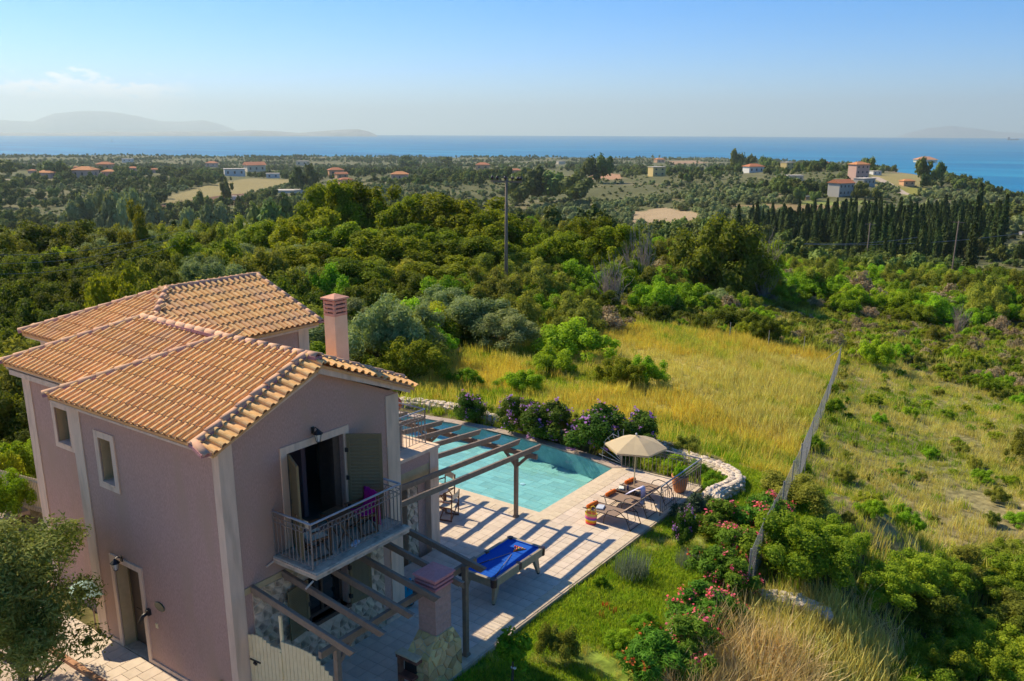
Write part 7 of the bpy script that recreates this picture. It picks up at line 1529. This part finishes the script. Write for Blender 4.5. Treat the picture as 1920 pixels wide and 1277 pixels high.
# bed and strip behind the pool
for nm, x0, x1, y0, y1, dn in (('bed_grass', -.4, 3.2, 17.25, 19.0, 14), ('pool_bank_grass', -12, -.4, 17.95, 20.2, 9)):
    n = int((x1-x0)*(y1-y0)*dn); x = rng.uniform(x0, x1, n); y = rng.uniform(y0, y1, n); z = ground(x, y); v = rng.uniform(.5, 1.1, n); scatter(nm, np.stack([x, y, z], 1), rng.uniform(0, 6.28, n), np.stack([v, v, v*.8], 1), TUF['grn']+TUF['olv'][:1])
# olive tree at the lower left, close to the viewer
OT = crown_mesh('crown_near_olive', L_oliv if False else leafmat('near_olive_leaf', (0.112,0.175,0.025), (0.325,0.375,0.100), trans=.25, var=.05), 340, R=(1, 1, .9), zc=.95, clumps=70, cr=(.13, .26), leaves=40000, leaf=.0165, aspect=3.2, up=.3, low=-.7, stray=.35, core=.3)
p = at_z(15, 1105, 2.4); e = empty('olive_tree', (p.x, p.y, -.12), 'leafy olive tree at the lower left corner in front of the entry', 'tree'); link('crown', OT, e, loc=(0, 0, .35), scale=(2.3, 2.3, 2.0)); tm_ = trunk_mesh('trunk_near_olive', M_bark, 341, 2.9, .13, 1.25, limbs=9, twigs=5, start=.2); link('trunk', tm_, e)
# utility pole with insulators and wires
x, y, z = at(949, 562); up_ = empty('utility_pole', (x, y, z), 'tall wooden utility pole with insulators rising above the thicket', 'pole'); zt = 0
vq = CR*((944-960)/FPX)-CU*((332-PPY)/FPX)+CF; sd_ = math.hypot(x-CAM[0], y-CAM[1])/math.hypot(vq[0], vq[1]); HT = CAM[2]+vq[2]*sd_-z
M_pole = mat('weathered_wood', (.30,.23,.17), (.21,.16,.12), scale=4, rough=.9, stretch=(6, 6, .6)); M_insul = mat('brown_insulator', (.05,.025,.02), None, rough=.3, spec=.5)
mb = MB(); mb.smooth = True; mb.tube([(0, 0, -.5), (0, 0, HT*.5), (0, 0, HT)], [.17, .14, .10], 10); link('shaft', mb.mesh('shaft', M_pole), up_)
rx, ry = RW[0]*.92+FW[0]*.35, RW[1]*.92+FW[1]*.35; mb = MB(); mb.beam((-rx*1.35, -ry*1.35, HT-.28), (rx*1.35, ry*1.35, HT-.42), .10, .12); link('cross_arm', mb.mesh('cross_arm', M_pole), up_)
for k, s in enumerate((-1.2, -.78, -.1, .52, 1.0, 1.25)):
    mb = MB(); mb.smooth = True; mb.lathe([(.03, 0), (.03, .12), (.11, .14), (.13, .22), (.09, .34), (.03, .38)], 8, (rx*s, ry*s, HT-.34-.05*s+.03)); link('insulator', mb.mesh('insulator', M_insul), up_)
M_wire = mat('cable', (.25,.25,.25), None, rough=.5)
def cable(p, q, sag, lb, grp=None, r=.012):
    p, q = Vector(p), Vector(q); mb = MB(); mb.tube([p.lerp(q, t_)-Vector((0, 0, sag*4*t_*(1-t_))) for t_ in np.linspace(0, 1, 15)], r, 4); tag(mb.build('cable', M_wire), lb, 'cable', grp)
def pt3(px, py, d): v = CR*((px-960)/FPX)-CU*((py-PPY)/FPX)+CF; return CAM+v*(d/(v[0]*FW[0]+v[1]*FW[1]))
for (y0, y1, lb) in ((478, 432, 'upper of the three cables over the left tree belt'), (494, 444, 'middle of the three cables over the left tree belt'), (514, 460, 'lower of the three cables over the left tree belt')): cable(pt3(0, y0, 60), pt3(330, y1, 66), .5, lb)
cable(pt3(1440, 452, 180), pt3(1720, 445, 200), 1.0, 'upper cable crossing before the cypress grove', r=.05); cable(pt3(1440, 455, 180), pt3(1920, 436, 230), 1.5, 'lower cable crossing before the cypress grove', r=.05)
for px_, d_, yt, lb in ((1632, 190, 418, 'distant utility pole in front of the middle of the grove'), (1798, 170, 414, 'distant utility pole in front of the right of the grove')):
    q_ = pt3(px_, yt, d_); g0 = float(ground(q_[0], q_[1])); e = empty('distant_pole', (q_[0], q_[1], g0), lb, 'pole'); h = q_[2]-g0; mb = MB(); mb.tube([(0, 0, -.5), (0, 0, h)], .14, 6); link('shaft', mb.mesh('shaft', M_pole), e); mb = MB(); mb.beam((-1.1, 0, h-.3), (1.1, 0, h-.3), .1, .12); link('cross_arm', mb.mesh('cross_arm', M_pole), e)
# turquoise thing by the left wall seen past the olive
M_tq = mat('faded_green_canvas', (.30,.42,.36), (.24,.36,.31), scale=8, rough=.9)
p = at_z(168, 1092, 1.3); e = empty('yard_parasol', (p.x, p.y, 0), 'faded green parasol top beside the left wall', 'parasol'); mb = MB(); mb.hull([(.55*math.cos(a), .55*math.sin(a), 1.15) for a in np.linspace(0, 6.283, 9)[:-1]], [(.03*math.cos(a), .03*math.sin(a), 1.38) for a in np.linspace(0, 6.283, 9)[:-1]]); link('canopy', mb.mesh('canopy', M_tq), e); mb = MB(); mb.tube([(0, 0, 0), (0, 0, 1.4)], .02, 6); link('pole', mb.mesh('pole', M_pole), e)
HOUSES = [(88,334,24,'pink','pink house with an orange roof at the far left of the plain',1,'hip'),(162,333,34,'pink','large pink house with an orange roof in the left cluster',1,'hip'),(206,330,20,'pink','small pink house right of the large pink one',1,'hip'),(198,318,24,'orange','house behind the large pink one, orange roof only',1,'hip'),(250,322,16,'pink','small house right of the left cluster',1,'hip'),(145,319,12,'pink','small pink house behind the left cluster',1,'hip'),(62,325,12,'pink','tiny pink house at the left picture edge',1,'hip'),(290,324,14,'pink','tiny orange-roofed house left of the bare field',1,'hip'),
  (240,304,16,'white','white block on the left skyline',1,'flat'),(398,313,18,'pink','pink house on the left skyline trees',1,'hip'),(440,330,34,'white','long white house in the middle left of the plain',1,'flat'),(478,322,32,'cream','long low house with an orange roof left of the middle',1,'gable'),(512,334,22,'white','white walls beside the dark round trees',1,'flat'),(543,362,46,'white','long white greenhouse below the dark round trees',1,'flat'),(443,374,15,'white','small white tank on the bare field',1,'flat'),(568,310,20,'cream','house on the skyline above the dark round trees',1,'flat'),(630,329,26,'orange','red-roofed house behind the tallest oak',1,'hip'),(648,345,22,'orange','red-roofed house half hidden by the oaks, lower',1,'hip'),(640,334,20,'orange','red-roofed house half hidden by the oaks, upper',1,'gable'),
  (750,338,30,'pink','pink house with a hipped orange roof above the oak crowns',1,'hip'),(905,318,24,'orange','red-roofed house left of the pole head',1,'hip'),(967,326,18,'orange','red-roofed house right of the pole head',1,'hip'),(1051,308,14,'cream','cream house on the plain right of the pole',1,'flat'),(1231,330,26,'yellow','yellow house right of the pole trees',2,'flat'),(1236,305,16,'orange','orange-roofed house near the skyline in the middle',1,'hip'),(1412,324,30,'white','white house with a red hipped roof on the knoll',1,'hip'),(1476,318,20,'yellow','yellow block house on the knoll',2,'flat'),(1488,340,27,'cream','flat cream house below the yellow block',1,'flat'),
  (1608,337,28,'pink','tall pink three-storey house on the knoll',3,'hip'),(1620,347,30,'grey','lower grey-pink wing in front of the tall pink house',1,'flat'),(1575,367,36,'grey','grey house with a red gable roof before the tall pink house',2,'gable'),(1641,328,16,'white','small white house right of the tall pink house',1,'flat'),(1733,316,30,'cream','house with an orange hipped roof on the headland',2,'hip'),(1786,322,26,'pink','pink house nearest the cliff on the headland',1,'flat'),(1700,348,20,'orange','small orange house by the road on the knoll',1,'hip'),(1512,374,12,'orange','small red shed left of the grove',1,'flat'),(1548,309,10,'orange','red roof among the trees near the sea',1,'hip'),(1916,440,8,'white','white hut at the right picture edge',1,'flat')]
def clear_view(px, py):
    m = np.ones(px.shape, bool)
    for h in HOUSES: m &= ~((np.abs(px-h[0]) < h[2]*.62+2) & (py > h[1]-1.5) & (py < h[1]+(9 if h[1] < 345 else 14)))
    return m
# ------------------------------------------------------------------ the plain beyond: trees
rngf = np.random.default_rng(9)
def far_pts(d0, d1, s):
    L_ = []; d = d0
    while d < d1:
        st = s*max(1, d/400)**.6; hw = d*.66; ww = np.arange(-hw, hw, st); L_.append(np.stack([ww+rngf.uniform(-.5, .5, len(ww))*st, np.full(len(ww), d)+rngf.uniform(-.5, .5, len(ww))*st], 1)); d += st
    a = np.concatenate(L_); return a[:, 0], a[:, 1]
w, d = far_pts(128, 2900, 5.9); x, y = to_xy(w, d); z = ground(x, y); c = cover(x, y); px, py, q = project(x, y, z)
dens = fbm(x, y, 90, 131, 4)+.5; dens2 = fbm(x, y, 30, 137, 3)+.5
CYP = [(1392,452),(1480,474),(1600,492),(1700,510),(1840,484),(1888,440),(1800,420),(1600,428),(1480,432),(1400,436)]
incyp = in_poly(px, py, CYP)
ok = clear_view(px, py) & visible(x, y, z, 30) & (z > SEA+14) & (c < 7) & ~incyp & (rngf.uniform(size=len(x)) < np.clip((dens-.37)*6, .07, 1)*np.where(dens2 < .42, .35, 1))
x, y, z, d, px, py, dens, dens2 = [a[ok] for a in (x, y, z, d, px, py, dens, dens2)]
kind = np.where((fbm(x, y, 120, 141, 3)+.5 > .56) | (dens < .42), 'farolive', 'far')
h = np.where(kind == 'far', rngf.uniform(3.2, 7.5, len(x)), rngf.uniform(2.6, 4.6, len(x))); h *= np.where(dens > .6, 1.25, 1.0)*np.where(d < 260, .75, 1)
r = h*np.where(kind == 'far', rngf.uniform(.42, .72, len(x)), rngf.uniform(.55, .8, len(x)))
def zone(p, q): return (', left third' if p < 500 else ', left of the pole' if p < 940 else ', right of the pole' if p < 1300 else ', right third')+(', nearest rows' if q < 170 else ', next rows' if q < 220 else ', farther')
o_ = np.argsort(d/np.maximum(h, 1)); used = {'far': 0, 'farolive': 0}; rest = {'far': [], 'farolive': []}
for i in o_:
    k = kind[i]
    if used[k] < 280:
        used[k] += 1
        plant('distant_tree' if k == 'far' else 'distant_olive', k, x[i], y[i], r[i], h[i], ('dark round tree on the plain' if k == 'far' else 'grey-green olive on the plain')+zone(px[i], d[i]), 'tree', 'dark trees on the plain' if k == 'far' else 'olive trees on the plain')
    else: rest[k].append(i)
for k in rest:
    j = np.array(rest[k]); scatter('woodland' if k == 'far' else 'olive_grove', np.stack([x[j], y[j], z[j]-.3], 1), rngf.uniform(0, 6.28, len(j)), np.stack([r[j], r[j], h[j]/1.4], 1), VEG[k])
# low scrub between them
w, d = far_pts(126, 900, 5.6); x, y = to_xy(w, d); z = ground(x, y); c = cover(x, y); px, py, q = project(x, y, z)
ok = clear_view(px, py) & visible(x, y, z, 20) & (z > SEA+10) & (c < 7) & (rngf.uniform(size=len(x)) < .6); x, y, z = x[ok], y[ok], z[ok]; s = rngf.uniform(.8, 1.9, len(x))
scatter('plain_scrub', np.stack([x, y, z-.2], 1), rngf.uniform(0, 6.28, len(x)), np.stack([s, s, s*.7], 1), VEG['far'][:2]+VEG['farolive'][:2])
# cypress grove
w, d = far_pts(150, 420, 4.6); x, y = to_xy(w, d); z = ground(x, y); px, py, q = project(x, y, z)
ok = in_poly(px, py, CYP) & (rngf.uniform(size=len(x)) < .95); x, y, z, d, px = x[ok], y[ok], z[ok], d[ok], px[ok]
o_ = np.argsort(d)
sel = o_ if len(o_) <= 285 else np.sort(rngf.choice(o_, 285, replace=False))
for i in sel:
    hh_ = rngf.uniform(5.0, 12.0)**1.0; plant('cypress_tree', 'cypress', x[i], y[i], hh_*rngf.uniform(.75, 1.4), hh_, 'dark slender cypress in the grove, '+('left third' if px[i] < 1560 else 'right third' if px[i] > 1720 else 'middle')+(', front row' if d[i] < 200 else ', back rows' if d[i] > 270 else ', inside')+(', a tall one' if hh_ > 9.5 else ''), 'tree', 'cypresses of the grove')
others = np.setdiff1d(o_, sel)
if len(others): hh_ = rngf.uniform(6.5, 11, len(others)); scatter('cypress_grove', np.stack([x[others], y[others], z[others]], 1), rngf.uniform(0, 6.28, len(others)), np.stack([hh_*1.1, hh_*1.1, hh_], 1), VEG['cypress'])
for px_, d_, yt, lb in [(1842,300,345,'tallest cypress of the grove near its right end'),(1835,240,368,'pair of tall cypresses right of the grove'),(1890,235,366,'tall cypress at the far right of the grove'),(1877,250,378,'cypress left of the last tall one'),(1590,560,330,'single dark cypress left of the tall pink house'),(326,150,416,'single small dark cypress below the ragged conifer'),(1421,250,378,'cypress standing at the left end of the grove'),(1386,250,384,'cypress apart from the grove on its left'),(560,190,420,'dark cypress tip behind the oaks'),(1643,290,372,'cypress standing above the middle of the grove'),(1830,170,420,'cypress in front of the grove on the right')]:
    hero('cypress_tree', 'cypress', px_, d_, yt, 11, lb, 'tree')
for px_, d_, yt, r_, lb in [(1382,1050,279,9,'tall rounded tree on the skyline against the sea'),(1436,1100,292,9,'second rounded tree on the skyline against the sea'),(1630,700,293,6,'round tree above the tall pink house'),(1735,640,293,7,'trees behind the orange-roofed house'),(1762,640,302,6,'round tree right of the orange-roofed house'),(1410,1050,290,7,'smaller tree between the two skyline trees'),
 (760,1500,291,20,'dark clump of trees on the skyline left of the oaks'),(838,1500,293,14,'second dark clump of trees on the skyline'),(1105,700,292,9,'skyline tree right of the utility pole'),(1135,700,290,9,'skyline tree beside its neighbour'),(1000,560,313,13,'tall dark grove tree right of the pole head'),(1040,560,320,14,'tall tree right of the pole head'),(1085,540,327,12,'yellowish tall tree right of the pole head'),(978,540,330,12,'tree close to the pole head'),
 (90,900,302,12,'skyline tree at the far left'),(115,900,300,9,'skyline tree right of the far left one'),(10,900,298,16,'clump of trees at the left picture edge'),(585,700,308,8,'dark round tree near the red roofs'),(560,700,313,8,'dark round tree left of its neighbour'),(424,620,335,5,'single round tree on the bare field'),(374,560,355,3.5,'small lone tree on the bare field')]:
    hero('skyline_tree', 'far', px_, d_, yt, r_, lb, 'tree')
for i, (px_, d_, yt, r_) in enumerate([(150,480,368,8),(166,490,360,8),(185,500,357,8),(207,490,353,9),(232,495,353,9),(252,490,359,8),(278,470,368,9),(196,440,374,8),(128,470,382,8),(225,440,376,8)]):
    o = hero('pale_pine', 'farolive', px_, d_, yt, r_*.8, 'pale-topped pine on the valley side, '+('first', 'second', 'third', 'fourth', 'fifth', 'sixth', 'last', 'lower middle one', 'lowest on the left', 'lower right one')[i]+' of the row', 'tree', 'pale pines on the valley side', T_oak)
for i, (px_, d_, yt, r_) in enumerate([(395,420,388,6),(360,430,396,6),(345,410,398,5),(420,430,387,6),(470,300,385,7),(500,290,372,8),(540,300,372,8),(480,330,395,6)]):
    hero('valley_tree', 'farolive' if i < 4 else 'far', px_, d_, yt, r_, ('grey-green' if i < 4 else 'dark')+' tree in the valley below the bare bank, '+('first', 'second', 'third', 'fourth')[i % 4]+' of four', 'tree', 'trees of the valley')
# ================================================================== houses on the plain, boats
M_w = {'pink': mat('far_pink_wall', (.62,.40,.32), None, rough=.9), 'cream': mat('far_cream_wall', (.66,.56,.42), None, rough=.9), 'yellow': mat('far_yellow_wall', (.68,.52,.22), None, rough=.9), 'white': mat('far_white_wall', (.72,.70,.66), None, rough=.9), 'grey': mat('far_grey_wall', (.44,.42,.38), None, rough=.9), 'orange': mat('far_orange_wall', (.62,.36,.20), None, rough=.9)}
M_fr = mat('far_roof_tiles', (.50,.19,.09), (.42,.15,.07), scale=.8, rough=.9, stretch=(6, 1, 1)); M_fro = mat('far_roof_orange', (.60,.27,.11), (.52,.22,.09), scale=.8, rough=.9); M_fw = mat('far_window', (.05,.05,.055), None, rough=.3); M_flat = mat('far_flat_roof', (.55,.50,.44), None, rough=.9)
def house(px, pyb, wpx, wall, label, storeys=1, roof='hip', rmat=None, depth=.7, rz=None, dist=None, hpx=None, kind='house'):
    """foot of the house at (px, pyb) in view, wpx wide there"""
    x, y, z = at(px, pyb)
    if dist: q_ = pt3(px, pyb, dist); x, y = q_[0], q_[1]; z = float(ground(x, y))
    d = math.hypot(x-CAM[0], y-CAM[1]); w = wpx*d/1650.; hgt = (hpx*d/1650. if hpx else storeys*w*(.36 if storeys == 1 else .30)); dp = w*depth
    e = empty('distant_house', (x, y, z-.3), label, kind, None, rz if rz is not None else YAW+.25+.35*math.sin(px*1.7)); mb = MB(); mb.box(-w/2, w/2, -dp/2, dp/2, -2, hgt+.3); link('walls', mb.mesh('walls', M_w[wall]), e)
    o_ = .06*w; z0 = hgt+.3; rh = w*.17; mb = MB(); a, b = w/2+o_, dp/2+o_
    if roof == 'hip': mb.prism([(-a, -b), (a, -b), (a, b), (-a, b)], z0, z0+.2); mb.add([(-a, -b, z0+.2), (a, -b, z0+.2), (a, b, z0+.2), (-a, b, z0+.2), (-(a-b*.9), 0, z0+rh), ((a-b*.9), 0, z0+rh)], [(0, 1, 5, 4), (1, 2, 5), (2, 3, 4, 5), (3, 0, 4)])
    elif roof == 'gable': mb.add([(-a, -b, z0), (a, -b, z0), (a, b, z0), (-a, b, z0), (-a, 0, z0+rh), (a, 0, z0+rh)], [(0, 1, 5, 4), (1, 2, 5), (2, 3, 4, 5), (3, 0, 4), (0, 3, 2, 1)])
    else: mb.box(-a*.95, a*.95, -b*.95, b*.95, z0, z0+.35)
    link('roof', mb.mesh('roof', rmat or (M_fr if roof != 'flat' else M_flat)), e)
    if wpx > 14 and 'greenhouse' not in label and 'tank' not in label:
        nwn = max(2, int(wpx/9)); wd = w/nwn*.26; wh = hgt/storeys*.36; wmb = MB(); wmb.box(-wd/2, wd/2, -.06, .06, -wh/2, wh/2); wme = wmb.mesh('window', M_fw)
        for s in range(storeys):
            for k in range(nwn): link('window', wme, e, loc=(-w/2+(k+.5)*w/nwn, -dp/2-.03, .3+hgt*(s+.52)/storeys))
        for k in range(max(1, nwn//2)): link('window', wme, e, loc=(w/2+.03, -dp/2+(k+.5)*dp/max(1, nwn//2), .3+hgt*.5), rot=(0, 0, R_(90)))
    return e
for a in HOUSES:
    house(*a, hpx=(5 if 'greenhouse' in a[4] or 'tank' in a[4] else None), rmat=(M_fro if a[0] in (1608, 1236, 1733, 1700, 750, 162, 206, 88) else None))
# road on the knoll
M_road = mat('pale_road', (.44,.36,.28), None, rough=.95); rp = [(1640,333),(1665,346),(1690,362),(1712,372),(1745,374)]; vs = []
for i, (a, b) in enumerate(rp): x, y, z = at(a, b); n = RW*3.0; vs += [(x-n[0], y-n[1], z+.5), (x+n[0], y+n[1], z+.5)]
mb = MB(); mb.add(vs, [(2*i, 2*i+1, 2*i+3, 2*i+2) for i in range(len(rp)-1)]); tag(mb.build('road', M_road), kind='structure')
M_hull = mat('boat_hull', (.5,.5,.5), None, rough=.5); M_ship = mat('ship_hull', (.10,.10,.12), None, rough=.6)
def on_sea(px, py): p_ = at_z(px, py, SEA); return p_
def sailboat(px, py, s, lb):
    p_ = on_sea(px, py); e = empty('sailing_boat', (p_.x, p_.y, SEA), lb, 'boat', None, YAW+.3); mb = MB(); mb.hull([(-5*s, -.8*s, -.5), (4*s, -1*s, -.5), (6.5*s, 0, -.5), (4*s, 1*s, -.5), (-5*s, .8*s, -.5)], [(-5.5*s, -1.3*s, 1.6*s), (4*s, -1.5*s, 1.8*s), (7.5*s, 0, 2*s), (4*s, 1.5*s, 1.8*s), (-5.5*s, 1.3*s, 1.6*s)]); link('hull', mb.mesh('hull', M_hull), e)
    mb = MB(); mb.tube([(1*s, 0, 0), (1*s, 0, 17*s)], .25*s, 6); link('mast', mb.mesh('mast', M_hull), e); mb = MB(); mb.add([(.7*s, 0, 3*s), (.7*s, 0, 9*s), (-3.5*s, .3*s, 3*s), (.7*s, .25*s, 3*s), (.7*s, .25*s, 9*s), (-3.5*s, .5*s, 3*s)], [(0, 1, 2), (3, 5, 4), (0, 2, 5, 3), (1, 4, 5, 2), (0, 3, 4, 1)]); link('sail', mb.mesh('sail', M_hull), e)
sailboat(210, 265, 1.6, 'sailing boat on the left, near a wake'); sailboat(355, 261, 1.6, 'sailing boat right of the first one, far out')
p_ = on_sea(1899, 263); e = empty('cargo_ship', (p_.x, p_.y, SEA), 'dark cargo ship on the horizon at the far right', 'ship', None, YAW); mb = MB(); mb.hull([(-75, -10, -2), (70, -10, -2), (70, 10, -2), (-75, 10, -2)], [(-78, -12, 14), (84, -6, 16), (84, 6, 16), (-78, 12, 14)]); link('hull', mb.mesh('hull', M_ship), e); mb = MB(); mb.box(-70, -50, -9, 9, 14, 42); link('bridge', mb.mesh('bridge', M_ship), e); mb = MB(); mb.tube([(60, 0, 14), (60, 0, 32)], 2, 6); link('mast', mb.mesh('mast', M_ship), e)
p_ = on_sea(205, 267.5); mb = MB(); mb.add([(0, 0, SEA+.6), (60, 3, SEA+.6), (60, -3, SEA+.6), (0, 4, SEA+.6)], [(0, 2, 1, 3)]); o = link('wake', mb.mesh('wake', M_white), None, (p_.x-RW[0]*70, p_.y-RW[1]*70, 0), (0, 0, YAW)); tag(o, kind='stuff')
